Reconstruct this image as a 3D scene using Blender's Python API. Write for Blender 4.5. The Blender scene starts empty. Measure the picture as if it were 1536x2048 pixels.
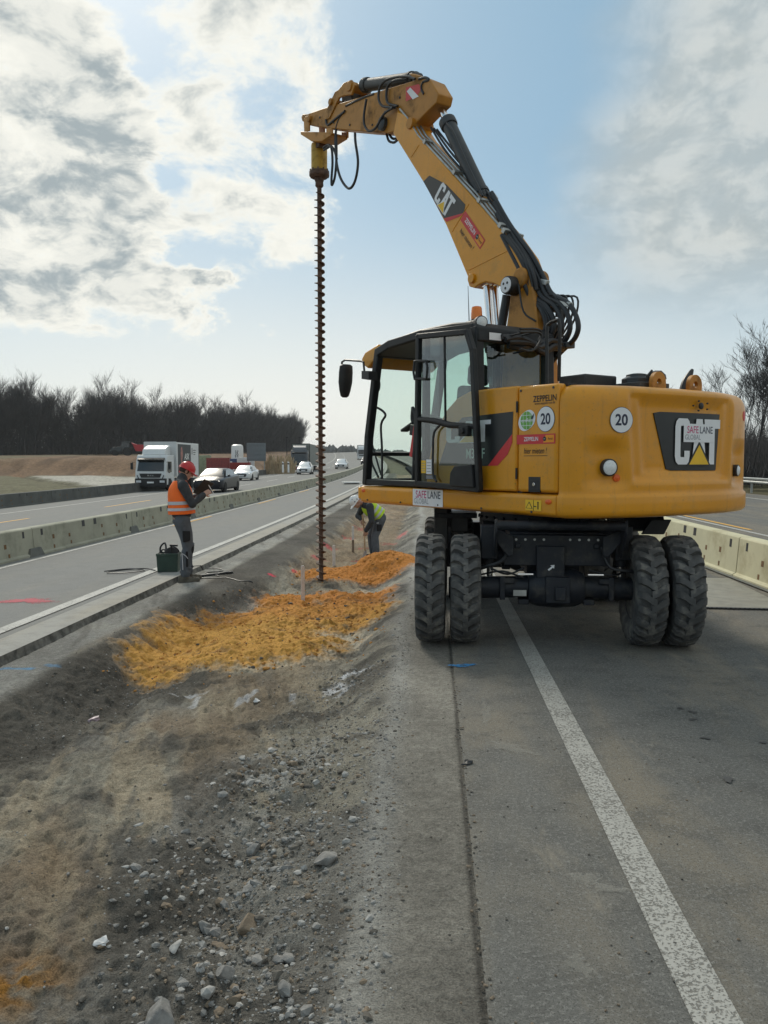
import bpy, bmesh, math, random
import numpy as np
from mathutils import Vector, Matrix, Euler
R = math.radians
SC = bpy.context.scene
COL = SC.collection
rnd = random.Random(7)

# ------------------------------------------------------------------ camera
F_PX, CAM_H = 1650.0, 1.70
PITCH, YAW = math.atan(99 / F_PX), math.atan(102 / F_PX)
cd = bpy.data.cameras.new("camera")
cam = bpy.data.objects.new("camera", cd)
COL.objects.link(cam)
cam.location = (0, 0, CAM_H)
cam.rotation_euler = (math.pi / 2 - PITCH, 0, YAW)
cd.sensor_fit = 'VERTICAL'
cd.sensor_height = 24.0
cd.lens = 24.0 * F_PX / 2048.0
cd.clip_start, cd.clip_end = 0.05, 6000
SC.camera = cam
# ------------------------------------------------------------------ light, sky, exposure
SC.view_settings.view_transform = 'Standard'
SC.view_settings.look = 'None'
SC.view_settings.gamma = 1.0
SC.view_settings.exposure = 0.08
SUN_AZ, SUN_EL = R(-24), R(36)          # azimuth from the road direction (+Y), towards +X
sd = bpy.data.lights.new("sun", 'SUN')
sd.energy, sd.angle, sd.color = 2.2, R(14), (1.0, 0.93, 0.80)
sun = bpy.data.objects.new("sun", sd)
COL.objects.link(sun)
sdir = Vector((math.sin(SUN_AZ) * math.cos(SUN_EL), math.cos(SUN_AZ) * math.cos(SUN_EL), math.sin(SUN_EL)))
sun.rotation_euler = sdir.to_track_quat('Z', 'Y').to_euler()
sun.location = sdir * 50


class NT:
    """small helper to write node trees as expressions"""
    def __init__(s, tree): s.t = tree; s.l = tree.links
    def node(s, typ, **kw):
        n = s.t.nodes.new(typ)
        for k, v in kw.items(): setattr(n, k, v)
        return n
    def put(s, sock, v):
        if hasattr(v, 'is_output'): s.l.new(v, sock)
        elif v is not None: sock.default_value = v
    def m(s, op, a, b=None, c=None, clamp=False):
        n = s.node('ShaderNodeMath', operation=op, use_clamp=clamp)
        for i, v in enumerate((a, b, c)): s.put(n.inputs[i], v)
        return n.outputs[0]
    def v(s, op, a, b=None):
        n = s.node('ShaderNodeVectorMath', operation=op)
        s.put(n.inputs[0], a); s.put(n.inputs[1], b)
        return n.outputs[0]
    def ss(s, x, a, b, lo=0.0, hi=1.0):
        n = s.node('ShaderNodeMapRange', interpolation_type='SMOOTHSTEP')
        for i, v in enumerate((x, a, b, lo, hi)): s.put(n.inputs[i], v)
        return n.outputs[0]
    def mix(s, f, a, b, blend='MIX'):
        n = s.node('ShaderNodeMix', data_type='RGBA', blend_type=blend)
        s.put(n.inputs[0], f); s.put(n.inputs[6], a); s.put(n.inputs[7], b)
        return n.outputs[2]
    def noise(s, vec, scale, detail=4, rough=0.55, dist=0.0, out=0):
        n = s.node('ShaderNodeTexNoise')
        s.put(n.inputs['Vector'], vec); n.inputs['Scale'].default_value = scale
        n.inputs['Detail'].default_value = detail; n.inputs['Roughness'].default_value = rough
        n.inputs['Distortion'].default_value = dist
        return n.outputs[out]
    def xyz(s, vec):
        n = s.node('ShaderNodeSeparateXYZ'); s.put(n.inputs[0], vec); return n.outputs
    def cxyz(s, x, y, z):
        n = s.node('ShaderNodeCombineXYZ')
        for i, v in enumerate((x, y, z)): s.put(n.inputs[i], v)
        return n.outputs[0]


def c4(c): return (c[0], c[1], c[2], 1.0)


w = bpy.data.worlds.new("World")
SC.world = w
w.use_nodes = True
w.node_tree.nodes.clear()
W_ = NT(w.node_tree)
tc = W_.node('ShaderNodeTexCoord')
sky = W_.node('ShaderNodeTexSky', sky_type='NISHITA')
sky.sun_disc = False
sky.sun_elevation, sky.sun_rotation = SUN_EL, SUN_AZ
sky.altitude, sky.air_density, sky.dust_density, sky.ozone_density = 200, 1.0, 1.6, 1.2
D = W_.v('NORMALIZE', tc.outputs['Generated'])
dx, dy, dz = W_.xyz(D)
az = W_.m('MULTIPLY', W_.m('ARCTAN2', dx, dy), 57.29578)        # degrees from the road direction
el = W_.m('MULTIPLY', W_.m('ARCSINE', dz), 57.29578)
inv = W_.m('DIVIDE', 1.0, W_.m('ADD', W_.m('MAXIMUM', dz, 0.0), 0.40))
P = W_.cxyz(W_.m('MULTIPLY', dx, inv), W_.m('MULTIPLY', dy, inv), 0.0)
warp = W_.noise(P, 3.2, 3, 0.5, out=1)
Pw = W_.v('ADD', P, W_.v('SCALE', W_.v('SUBTRACT', warp, (0.5, 0.5, 0.5)), None))
Pw.node.inputs[1].links[0].from_node.inputs['Scale'].default_value = 0.16
n1 = W_.noise(Pw, 5.6, 10, 0.62)
n2 = W_.noise(W_.v('ADD', Pw, (3.1, 7.7, 0.0)), 11.0, 7, 0.62)
n3 = W_.noise(W_.v('ADD', P, (11.0, 2.0, 0.0)), 2.2, 5, 0.5)
nb = W_.m('ADD', W_.m('MULTIPLY', n1, 0.65), W_.m('MULTIPLY', n2, 0.35))
# heavy broken cloud over the left of the road
edge = W_.m('SUBTRACT', W_.m('ADD', W_.m('MULTIPLY', el, -0.34), -9.2), az)
edge = W_.m('ADD', edge, W_.m('MULTIPLY', W_.m('SUBTRACT', n1, 0.5), 10.0))
left = W_.m('MULTIPLY', W_.ss(edge, -4.0, 6.0), W_.ss(el, 4.5, 10.5))
left = W_.m('MULTIPLY', left, W_.ss(az, -110.0, -70.0))
# scattered small clouds between
g = W_.ss(W_.m('ABSOLUTE', W_.m('ADD', az, 13.0)), 14.0, 3.0)
mid = W_.m('MULTIPLY', W_.m('MULTIPLY', g, W_.ss(el, 9.0, 15.0)), 0.78)
# smooth veil on the right
vedge = W_.m('ADD', W_.m('SUBTRACT', az, W_.m('MULTIPLY', W_.m('ABSOLUTE', W_.m('SUBTRACT', el, 17.0)), 0.16)),
             W_.m('MULTIPLY', W_.m('SUBTRACT', n3, 0.5), 14.0))
veil = W_.m('MULTIPLY', W_.ss(vedge, 7.5, 15.0), W_.ss(el, 7.0, 14.0))
veil = W_.m('MULTIPLY', veil, W_.m('ADD', 0.72, W_.m('MULTIPLY', n2, 0.3)))
far = W_.ss(W_.m('ABSOLUTE', az), 60.0, 100.0)                    # broken cloud all round behind
cov = W_.m('MAXIMUM', W_.m('MAXIMUM', W_.m('MULTIPLY', left, 0.98), mid), W_.m('MULTIPLY', far, 0.6))
thr = W_.m('SUBTRACT', 0.78, W_.m('MULTIPLY', cov, 0.50))
dens = W_.m('DIVIDE', W_.m('SUBTRACT', nb, thr), 0.26, clamp=True)
alpha = W_.ss(dens, 0.0, 0.55)
shade = W_.ss(dens, 0.30, 0.95)
tex = W_.ss(W_.noise(W_.v('ADD', Pw, (1.0, 4.0, 0.0)), 10.0, 8, 0.62), 0.40, 0.60)
shade = W_.m('MULTIPLY', shade, W_.m('ADD', 0.25, W_.m('MULTIPLY', tex, 0.75)))
ccol = W_.mix(shade, (9.1, 9.0, 8.2, 1), (3.5, 4.05, 4.25, 1))
base = W_.mix(0.72, sky.outputs[0], (2.2, 4.1, 5.4, 1))
hz = W_.ss(el, 21.0, -1.0)
hz = W_.m('POWER', hz, 1.2)
glow = W_.m('MULTIPLY', hz, W_.m('ADD', 0.55, W_.m('MULTIPLY', W_.ss(W_.m('ABSOLUTE', W_.m('ADD', az, 8.0)), 42.0, 2.0), 0.45)))
base = W_.mix(glow, base, (8.8, 8.75, 8.1, 1))
base = W_.mix(veil, base, W_.mix(tex, (6.0, 6.25, 6.0, 1), (4.3, 4.75, 4.75, 1)))
final = W_.mix(alpha, base, ccol)
bg = W_.node('ShaderNodeBackground')
bg.inputs['Strength'].default_value = 0.105
W_.put(bg.inputs['Color'], final)
wo = W_.node('ShaderNodeOutputWorld')
W_.l.new(bg.outputs[0], wo.inputs[0])
w.cycles.sampling_method = 'MANUAL'
w.cycles.sample_map_resolution = 1024
SC.cycles.use_denoising = True
SC.cycles.max_bounces = 8
SC.cycles.transparent_max_bounces = 16
SC.cycles.caustics_reflective = SC.cycles.caustics_refractive = False

# ------------------------------------------------------------------ materials
def mat(name, col, rough=0.6, metal=0.0, var=0.18, vscale=6.0, bump=0.0, bscale=60.0, dirt=None, dirt_amt=0.35,
        coat=0.0, spec=0.5, dscale=3.0, emit=0.0, streak=0.0, speck=0.0):
    """paint / metal / stone: colour that varies with noise, optional dirt patches and bump"""
    m = bpy.data.materials.new(name); m.use_nodes = True
    t = NT(m.node_tree); p = m.node_tree.nodes['Principled BSDF']
    o = t.node('ShaderNodeTexCoord').outputs['Object']
    n = t.noise(o, vscale, 5, 0.6)
    lo = tuple(c * (1 - var) for c in col); hi = tuple(min(1, c * (1 + var)) for c in col)
    cc = t.mix(t.ss(n, 0.3, 0.7), c4(lo), c4(hi))
    rr = rough
    if streak:
        sv = t.v('MULTIPLY', o, (11.0, 11.0, 0.7)); sn = t.noise(sv, 1.6, 6, .65)
        cc = t.mix(t.m('MULTIPLY', t.ss(sn, .56, .76), streak), cc, c4(tuple(c * .45 + .02 for c in col)))
        rr = t.m('ADD', rough - .06, t.m('MULTIPLY', t.noise(o, 5.0, 5, .7), .16))
    if dirt:
        dn = t.noise(o, dscale, 8, 0.68)
        df = t.m('MULTIPLY', t.ss(dn, 0.48, 0.72), dirt_amt)
        cc = t.mix(df, cc, c4(dirt))
        rr = t.m('ADD', rr, t.m('MULTIPLY', df, 0.4))
    t.put(p.inputs['Base Color'], cc); t.put(p.inputs['Roughness'], rr)
    p.inputs['Metallic'].default_value = metal
    p.inputs['Coat Weight'].default_value = coat
    p.inputs['Specular IOR Level'].default_value = spec
    if emit:
        p.inputs['Emission Color'].default_value = c4(col); p.inputs['Emission Strength'].default_value = emit
    if speck:
        cc = t.mix(t.m('MULTIPLY', t.ss(t.noise(o, 34.0, 4, .7), .60, .70), speck), cc, c4((.16, .11, .06))); t.put(p.inputs['Base Color'], cc)
    if bump:
        b = t.node('ShaderNodeBump'); b.inputs['Strength'].default_value = bump; b.inputs['Distance'].default_value = 0.01
        t.put(b.inputs['Height'], t.noise(o, bscale, 4, 0.6)); t.put(p.inputs['Normal'], b.outputs[0])
    return m


def glass(name, tint, refl=0.0):
    m = bpy.data.materials.new(name); m.use_nodes = True
    t = NT(m.node_tree); m.node_tree.nodes.clear()
    tr = t.node('ShaderNodeBsdfTransparent'); tr.inputs[0].default_value = c4(tint)
    gl = t.node('ShaderNodeBsdfGlossy'); gl.inputs['Roughness'].default_value = 0.02; gl.inputs[0].default_value = (1, 1, 1, 1)
    lw = t.node('ShaderNodeLayerWeight'); lw.inputs[0].default_value = 0.5
    f = t.m('ADD', t.m('MULTIPLY', t.m('POWER', lw.outputs['Facing'], 4.5), 0.9), 0.05 + refl, clamp=True)
    mx = t.node('ShaderNodeMixShader'); t.put(mx.inputs[0], f); t.l.new(tr.outputs[0], mx.inputs[1]); t.l.new(gl.outputs[0], mx.inputs[2])
    o = t.node('ShaderNodeOutputMaterial'); t.l.new(mx.outputs[0], o.inputs[0])
    return m


YEL = mat("machine_yellow", (0.73, 0.305, 0.010), 0.36, var=0.07, vscale=2.0, dirt=(0.36, 0.22, 0.08), dirt_amt=0.40, coat=0.22, spec=.4, dscale=4.0, streak=.35, speck=.35)
YELD = mat("worn_yellow", (0.47, 0.20, 0.02), 0.5, var=0.12, vscale=3.0, dirt=(0.06, 0.04, 0.025), dirt_amt=0.75, dscale=3.2)
BLK = mat("black_plastic", (0.020, 0.021, 0.023), 0.5, dirt=(0.10, 0.09, 0.08), dirt_amt=0.25)
FRM = mat("cab_frame_grey", (0.016, 0.017, 0.019), 0.45, dirt=(0.09, 0.085, 0.08), dirt_amt=0.15, spec=.3)
CHS = mat("chassis_black", (0.015, 0.018, 0.025), 0.5, dirt=(0.11, 0.10, 0.085), dirt_amt=0.45, dscale=7, spec=.35)
CYL = mat("cylinder_grey", (0.035, 0.040, 0.045), 0.45, dirt=(0.12, 0.09, 0.06), dirt_amt=0.25)
CHR = mat("chrome_rod", (0.75, 0.75, 0.76), 0.12, metal=1.0, var=0.03)
STL = mat("galvanised_pipe", (0.42, 0.43, 0.42), 0.4, metal=0.7)
RUST = mat("rusty_steel", (0.115, 0.066, 0.045), 0.72, metal=0.15, var=0.45, vscale=14, bump=0.4, bscale=70)
MOTY = mat("scuffed_yellow", (0.52, 0.31, 0.03), 0.5, dirt=(0.07, 0.04, 0.02), dirt_amt=0.7, dscale=6)
HOSE = mat("rubber_hose", (0.017, 0.018, 0.021), 0.45, var=0.2)
TYR = mat("tyre_rubber", (0.085, 0.085, 0.084), 0.85, var=0.25, vscale=9, bump=0.25, bscale=60, dirt=(0.24, 0.225, 0.195), dirt_amt=0.85, dscale=9)
PAPR = mat("matte_paper", (0.62, 0.62, 0.62), 0.95, var=.15, vscale=50, spec=.1)
WHT = mat("white_paint", (0.78, 0.78, 0.77), 0.4, var=0.03)
STK = mat("white_sticker", (0.80, 0.81, 0.84), 0.45, var=0.02)
INK = mat("black_ink", (0.012, 0.012, 0.015), 0.5, var=0.0)
REDK = mat("red_sticker", (0.62, 0.035, 0.04), 0.45, var=0.04)
ORK = mat("orange_sticker", (0.85, 0.30, 0.01), 0.45, var=0.04)
YLK = mat("yellow_sticker", (0.85, 0.52, 0.02), 0.45, var=0.04)
GRNK = mat("green_sticker", (0.16, 0.42, 0.07), 0.45, var=0.15, vscale=30)
MAGK = mat("magenta_ink", (0.55, 0.01, 0.16), 0.45, var=0.0)
GRYK = mat("grey_ink", (0.30, 0.31, 0.34), 0.5, var=0.0)
NAVK = mat("navy_ink", (0.02, 0.025, 0.06), 0.5, var=0.0)
DECB = mat("charcoal_decal", (0.016, 0.018, 0.020), 0.35, var=0.05)
GLS = glass("tinted_glass", (0.78, 0.90, 0.85))
GLD = glass("door_glass", (0.66, 0.78, 0.74), 0.10)
CARG = mat("dark_glass", (0.012, 0.016, 0.02), 0.08, var=0.0, coat=0.5)
LENS = mat("clear_lens", (0.75, 0.77, 0.78), 0.12, var=0.1, vscale=60)
AMB = mat("amber_lens", (0.85, 0.20, 0.005), 0.2, var=0.1, coat=0.4)
REFL = mat("orange_reflector", (0.75, 0.12, 0.01), 0.3, var=0.15, vscale=60)

# ------------------------------------------------------------------ mesh builder
_txt = {}
def text_mesh(s, bold=0.0):
    k = (s, bold)
    if k not in _txt:
        cu = bpy.data.curves.new("txt", 'FONT'); cu.body = s; cu.size = 1.0; cu.offset = bold; cu.resolution_u = 3
        cu.align_x = 'CENTER'; cu.align_y = 'CENTER'
        ob = bpy.data.objects.new("txt", cu)
        me = bpy.data.meshes.new_from_object(ob)
        _txt[k] = ([v.co.copy() for v in me.vertices], [tuple(p.vertices) for p in me.polygons])
        bpy.data.objects.remove(ob); bpy.data.curves.remove(cu); bpy.data.meshes.remove(me)
    return _txt[k]


def crom(pts, n=6):
    """catmull-rom through points"""
    P = [Vector(p) for p in pts]
    if len(P) < 3: return P
    Q = [P[0] * 2 - P[1]] + P + [P[-1] * 2 - P[-2]]
    out = []
    for i in range(1, len(Q) - 2):
        a, b, c, d = Q[i - 1], Q[i], Q[i + 1], Q[i + 2]
        for k in range(n):
            t = k / n
            out.append(0.5 * ((2 * b) + (c - a) * t + (2 * a - 5 * b + 4 * c - d) * t * t + (3 * b - a - 3 * c + d) * t ** 3))
    return out + [P[-1]]


class MB:
    def __init__(s): s.v = []; s.f = []; s.mi = []; s.X = Matrix.Identity(4)
    def add(s, vs, fs, m=0):
        o = len(s.v); s.v += [s.X @ Vector(v) for v in vs]
        s.f += [tuple(i + o for i in f) for f in fs]; s.mi += [m] * len(fs)
        return s
    def box(s, c, d, m=0, rot=None):
        x, y, z = d[0] / 2, d[1] / 2, d[2] / 2
        vs = [Vector((a, b, e)) for a in (-x, x) for b in (-y, y) for e in (-z, z)]
        if rot: M = Euler(rot).to_matrix(); vs = [M @ v for v in vs]
        c = Vector(c)
        return s.add([v + c for v in vs], [(0, 1, 3, 2), (4, 6, 7, 5), (0, 4, 5, 1), (2, 3, 7, 6), (0, 2, 6, 4), (1, 5, 7, 3)], m)
    def prism(s, poly, a, b, ax='y', m=0):
        def mk(p, t): return {'y': (p[0], t, p[1]), 'x': (t, p[0], p[1]), 'z': (p[0], p[1], t)}[ax]
        n = len(poly); vs = [mk(p, a) for p in poly] + [mk(p, b) for p in poly]
        fs = [tuple(range(n)), tuple(range(2 * n - 1, n - 1, -1))] + [(i, i + n, (i + 1) % n + n, (i + 1) % n) for i in range(n)]
        return s.add(vs, fs, m)
    def tube(s, pts, r, n=8, m=0, smooth=0, caps=True):
        P = crom(pts, smooth) if smooth else [Vector(p) for p in pts]
        k = len(P)
        rs = r if isinstance(r, (list, tuple)) else [r] * k
        if len(rs) != k: rs = [rs[0] + (rs[-1] - rs[0]) * i / (k - 1) for i in range(k)]
        vs = []; fs = []; nrm = None
        for i in range(k):
            t = (P[min(i + 1, k - 1)] - P[max(i - 1, 0)]).normalized()
            if nrm is None:
                nrm = t.cross(Vector((0, 0, 1))) if abs(t.z) < 0.95 else t.cross(Vector((1, 0, 0)))
            nrm = (nrm - t * nrm.dot(t)).normalized(); bn = t.cross(nrm)
            for j in range(n):
                a = 2 * math.pi * j / n
                vs.append(P[i] + (nrm * math.cos(a) + bn * math.sin(a)) * rs[i])
        for i in range(k - 1):
            for j in range(n): fs.append((i * n + j, i * n + (j + 1) % n, (i + 1) * n + (j + 1) % n, (i + 1) * n + j))
        if caps: fs += [tuple(range(n - 1, -1, -1)), tuple(range((k - 1) * n, k * n))]
        return s.add(vs, fs, m)
    def cyl(s, a, b, r, r2=None, n=20, m=0): return s.tube([a, b], [r, r if r2 is None else r2], n, m)
    def lathe(s, prof, o=(0, 0, 0), d=(0, 0, 1), n=24, m=0, caps=True):
        d = Vector(d).normalized(); o = Vector(o)
        u = d.cross(Vector((0, 0, 1))) if abs(d.z) < 0.9 else d.cross(Vector((0, 1, 0)))
        u.normalize(); w_ = d.cross(u); vs = []; fs = []
        for r, h in prof:
            for j in range(n):
                a = 2 * math.pi * j / n; vs.append(o + d * h + (u * math.cos(a) + w_ * math.sin(a)) * r)
        for i in range(len(prof) - 1):
            for j in range(n): fs.append((i * n + j, i * n + (j + 1) % n, (i + 1) * n + (j + 1) % n, (i + 1) * n + j))
        if caps: fs += [tuple(range(n - 1, -1, -1)), tuple(range((len(prof) - 1) * n, len(prof) * n))]
        return s.add(vs, fs, m)
    def loft(s, rings, m=0, caps=True, closed=True):
        n = len(rings[0]); vs = [p for r in rings for p in r]; fs = []
        for i in range(len(rings) - 1):
            for j in range(n if closed else n - 1):
                fs.append((i * n + j, i * n + (j + 1) % n, (i + 1) * n + (j + 1) % n, (i + 1) * n + j))
        if caps: fs += [tuple(range(n - 1, -1, -1)), tuple(range((len(rings) - 1) * n, len(rings) * n))]
        return s.add(vs, fs, m)
    def flat(s, poly, o, xd, yd, off=0.0, m=0):
        """polygon in a plane (o, xd, yd), raised by off"""
        o, xd, yd = Vector(o), Vector(xd).normalized(), Vector(yd).normalized(); nn = xd.cross(yd)
        return s.add([o + xd * p[0] + yd * p[1] + nn * off for p in poly], [tuple(range(len(poly)))], m)
    def text(s, st, size, o, xd, yd, off=0.001, m=0, bold=0.0, sx=1.0, shear=0.0):
        V, Fc = text_mesh(st, bold)
        o, xd, yd = Vector(o), Vector(xd).normalized(), Vector(yd).normalized(); nn = xd.cross(yd)
        return s.add([o + xd * ((v.x * sx + v.y * shear) * size) + yd * (v.y * size) + nn * off for v in V], Fc, m)
    def build(s, name, mats, parent=None, bevel=0.0, smooth=35, loc=None, rotz=None, seg=2):
        me = bpy.data.meshes.new(name)
        me.from_pydata([tuple(v) for v in s.v], [], s.f)
        for q in (mats if isinstance(mats, (list, tuple)) else [mats]): me.materials.append(q)
        me.polygons.foreach_set('material_index', s.mi)
        if smooth:
            me.shade_smooth(); me.set_sharp_from_angle(angle=R(smooth))
        me.update()
        o = bpy.data.objects.new(name, me); COL.objects.link(o)
        if parent is not None: o.parent = parent
        if loc is not None: o.location = loc
        if rotz is not None: o.rotation_euler.z = rotz
        if bevel:
            bm = bmesh.new(); bm.from_mesh(me); bmesh.ops.recalc_face_normals(bm, faces=bm.faces); bm.to_mesh(me); bm.free()
            b = o.modifiers.new("bevel", 'BEVEL'); b.width = bevel; b.segments = seg; b.limit_method = 'ANGLE'; b.angle_limit = R(40)
            b.harden_normals = False
        return o


def tag(o, label=None, cat=None, group=None, kind=None):
    if label: o['label'] = label
    if cat: o['category'] = cat
    if group: o['group'] = group
    if kind: o['kind'] = kind
    return o


def thing(name, label, cat, loc=(0, 0, 0), rotz=0.0, group=None):
    o = bpy.data.objects.new(name, None); COL.objects.link(o)
    o.location = loc; o.rotation_euler.z = rotz; o.empty_display_size = 0.2
    return tag(o, label, cat, group)


_kids = {}
def copy_tree(root, loc, rotz=None, scale=None, label=None):
    if root.name not in _kids:
        _kids[root.name] = [(c, list(c.children)) for c in root.children]
    r = root.copy(); COL.objects.link(r); r.location = loc
    if rotz is not None: r.rotation_euler.z = rotz
    if scale is not None: r.scale = scale if isinstance(scale, tuple) else (scale,) * 3
    if label: r['label'] = label
    for ch, gs in _kids[root.name]:
        c = ch.copy(); COL.objects.link(c); c.parent = r
        for q in gs:
            d = q.copy(); COL.objects.link(d); d.parent = c
    return r


KX, KZ = 2.2e-4, 5.5e-5                 # the motorway bends left and climbs gently ahead
def WP(x, y, z=0.0):
    t = max(0.0, y)
    return Vector((x - KX * t * t, y, z + KZ * t * t))
def heading(y): return math.atan(2 * KX * max(0.0, y))   # rotation about Z that follows the bend

# ------------------------------------------------------------------ noise for terrain
def _hash(ix, iy, seed):
    h = (ix.astype(np.int64) * 374761393 + iy.astype(np.int64) * 668265263 + seed * 1442695041) & 0x7fffffff
    h = ((h ^ (h >> 13)) * 1274126177) & 0x7fffffff
    return ((h ^ (h >> 16)) & 0xffff) / 65535.0
def vnoise(x, y, seed=0):
    ix, iy = np.floor(x), np.floor(y); fx, fy = x - ix, y - iy
    fx = fx * fx * (3 - 2 * fx); fy = fy * fy * (3 - 2 * fy)
    a, b = _hash(ix, iy, seed), _hash(ix + 1, iy, seed); c, d = _hash(ix, iy + 1, seed), _hash(ix + 1, iy + 1, seed)
    return (a + (b - a) * fx) * (1 - fy) + (c + (d - c) * fx) * fy
def fbm(x, y, sc, oct=4, seed=0, gain=0.5):
    s = 0; a = 1; t = 0
    for i in range(oct):
        s = s + a * vnoise(x * sc + 17.3 * i, y * sc + 9.1 * i, seed + i); t += a; a *= gain; sc *= 2.03
    return s / t
def sst(x, a, b):
    t = np.clip((x - a) / (b - a), 0, 1); return t * t * (3 - 2 * t)
# =================================================================== setting: ground, roads, markings
def zslope(x): return -0.03 * min(max(0.0, -x - 5.0), 17.0)
def RZ(x, y): return KZ * min(max(y, 0.0), 330.0) ** 2 + zslope(x)
def RP(x, y, z=0.0): return Vector((x - KX * max(y, 0.0) ** 2, y, RZ(x, y) + z))


def strip(name, xs, ys, z, m, kind='structure'):
    b = MB(); n = len(xs)
    vs = [RP(x, y, z) for y in ys for x in xs]
    fs = [(j * n + i, j * n + i + 1, (j + 1) * n + i + 1, (j + 1) * n + i) for j in range(len(ys) - 1) for i in range(n - 1)]
    b.add(vs, fs); o = b.build(name, m, smooth=0)
    o.data.shade_smooth()
    return tag(o, kind=kind)


def road_mat(name, col, brown, speck=0.5, stain=0.5, bump=0.35, rough=0.9, streak=True):
    m = bpy.data.materials.new(name); m.use_nodes = True
    t = NT(m.node_tree); p = m.node_tree.nodes['Principled BSDF']
    o = t.node('ShaderNodeTexCoord').outputs['Object']
    st = t.v('MULTIPLY', o, (1.0, 0.16, 1.0))
    big = t.noise(st, 1.1, 6, 0.6, 0.6); mid = t.noise(o, 3.3, 8, 0.7); fine = t.noise(o, 48, 6, 0.85); grain = t.noise(o, 130, 4, 0.8)
    cc = t.mix(t.m('MULTIPLY', t.ss(big, 0.42, 0.60), stain), c4(col), c4(brown))
    cc = t.mix(t.m('MULTIPLY', t.ss(mid, 0.44, 0.66), stain * 0.75), cc, c4(tuple(c * 0.62 for c in col)))
    cc = t.mix(t.m('MULTIPLY', t.ss(fine, 0.50, 0.62), speck), cc, c4(tuple(min(1, c * 1.9) for c in col)))
    cc = t.mix(t.m('MULTIPLY', t.ss(grain, 0.51, 0.61), speck), cc, c4(tuple(c * 0.38 for c in col)))
    dust = t.noise(t.v('MULTIPLY', o, (1.4, 0.5, 1.0)), 1.9, 9, 0.72, 0.4)
    cc = t.mix(t.m('MULTIPLY', t.ss(dust, 0.56, 0.74), stain * 0.55), cc, c4(tuple(min(1, c * 1.55) for c in brown)))
    t.put(p.inputs['Base Color'], cc); p.inputs['Roughness'].default_value = rough
    p.inputs['Specular IOR Level'].default_value = 0.3
    b = t.node('ShaderNodeBump'); b.inputs['Strength'].default_value = bump; b.inputs['Distance'].default_value = 0.006
    t.put(b.inputs['Height'], t.m('ADD', fine, grain)); t.put(p.inputs['Normal'], b.outputs[0])
    return m


def line_mat(name, col, under, lo=0.40, hi=0.47, scale=52.0):
    m = bpy.data.materials.new(name); m.use_nodes = True
    t = NT(m.node_tree); p = m.node_tree.nodes['Principled BSDF']
    o = t.node('ShaderNodeTexCoord').outputs['Object']
    n = t.noise(o, scale, 3, 0.62); wear = t.noise(o, 2.3, 5, 0.6)
    f = t.ss(t.m('ADD', n, t.m('MULTIPLY', t.m('SUBTRACT', wear, 0.5), 0.3)), lo, hi)
    cc = t.mix(f, c4(under), t.mix(t.noise(o, 5, 4), c4(tuple(c * 0.8 for c in col)), c4(col)))
    t.put(p.inputs['Base Color'], cc); p.inputs['Roughness'].default_value = 0.75
    b = t.node('ShaderNodeBump'); b.inputs['Strength'].default_value = 0.8; b.inputs['Distance'].default_value = 0.006
    t.put(b.inputs['Height'], f); t.put(p.inputs['Normal'], b.outputs[0])
    return m


ASPH_R = road_mat("dusty_asphalt", (0.140, 0.139, 0.130), (0.215, 0.188, 0.145), speck=.8, stain=0.9, bump=.6)
ASPH_L = road_mat("grey_asphalt", (0.200, 0.202, 0.197), (0.235, 0.222, 0.195), speck=0.3, stain=0.35, bump=0.2)
CONC_L = road_mat("edge_concrete", (0.335, 0.328, 0.305), (0.34, 0.31, 0.255), speck=0.15, stain=0.7, bump=0.2)
LW = line_mat("worn_white_line", (0.41, 0.405, 0.375), (0.17, 0.163, 0.145), .36, .50, 90)
LWS = line_mat("solid_white_line", (0.50, 0.50, 0.47), (0.26, 0.26, 0.245), 0.34, 0.47)
LOR = line_mat("orange_line", (0.75, 0.40, 0.06), (0.4, 0.28, 0.12), 0.22, 0.36)
def spray_mat(name, col, amt=.9, scale=34):
    """paint or chalk that covers the ground only in specks, fading out from the middle of the mark"""
    m = bpy.data.materials.new(name); m.use_nodes = True
    t = NT(m.node_tree); p = m.node_tree.nodes['Principled BSDF']
    o = t.node('ShaderNodeTexCoord').outputs['Object']; at = t.node('ShaderNodeAttribute', attribute_name='fade')
    f = t.m('ADD', t.noise(o, scale, 6, .75), t.m('MULTIPLY', at.outputs['Fac'], .55))
    a = t.m('MULTIPLY', t.ss(f, .62, .86), amt)
    p.inputs['Base Color'].default_value = c4(col); p.inputs['Roughness'].default_value = .85
    t.put(p.inputs['Alpha'], a); return m
PINK = spray_mat("pink_spray", (0.55, 0.10, 0.13), .8); BLUE = spray_mat("blue_spray", (0.05, 0.24, 0.50)); LIME = spray_mat("chalky_stain", (0.33, 0.32, 0.285), .30, 60)

ysn = [0.4 + i * 0.6 for i in range(60)] + [37 + i * 5 for i in range(60)]
strip("right_road", [0.17, 2.0, 4.2, 8.0, 12.0, 16.6], ysn, 0.0, ASPH_R)
strip("left_road", [-20.6, -16, -12, -8, -5.0, -4.14], ysn, 0.0, ASPH_L)
strip("road_edge", [-4.15, -3.78], ysn, 0.004, CONC_L)
b = MB(); EDGE_D = mat("broken_slab_edge", (0.15, 0.143, 0.128), .95, var=.5, vscale=9, bump=.6, bscale=40)
for j, y in enumerate(np.arange(.5, 95, .12)):
    f = rnd.uniform(-.012, .02); b.v += [RP(-3.775 + f * .3, y, .003), RP(-3.765 + f, y, -.05 + f * .5), RP(-3.72 + f * 1.5, y, -.14)]
    if j: k = len(b.v) - 6; b.f += [(k, k + 1, k + 4, k + 3), (k + 1, k + 2, k + 5, k + 4)]; b.mi += [0, 0]
tag(b.build("slab_edge", EDGE_D, smooth=0), kind='structure')
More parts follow.
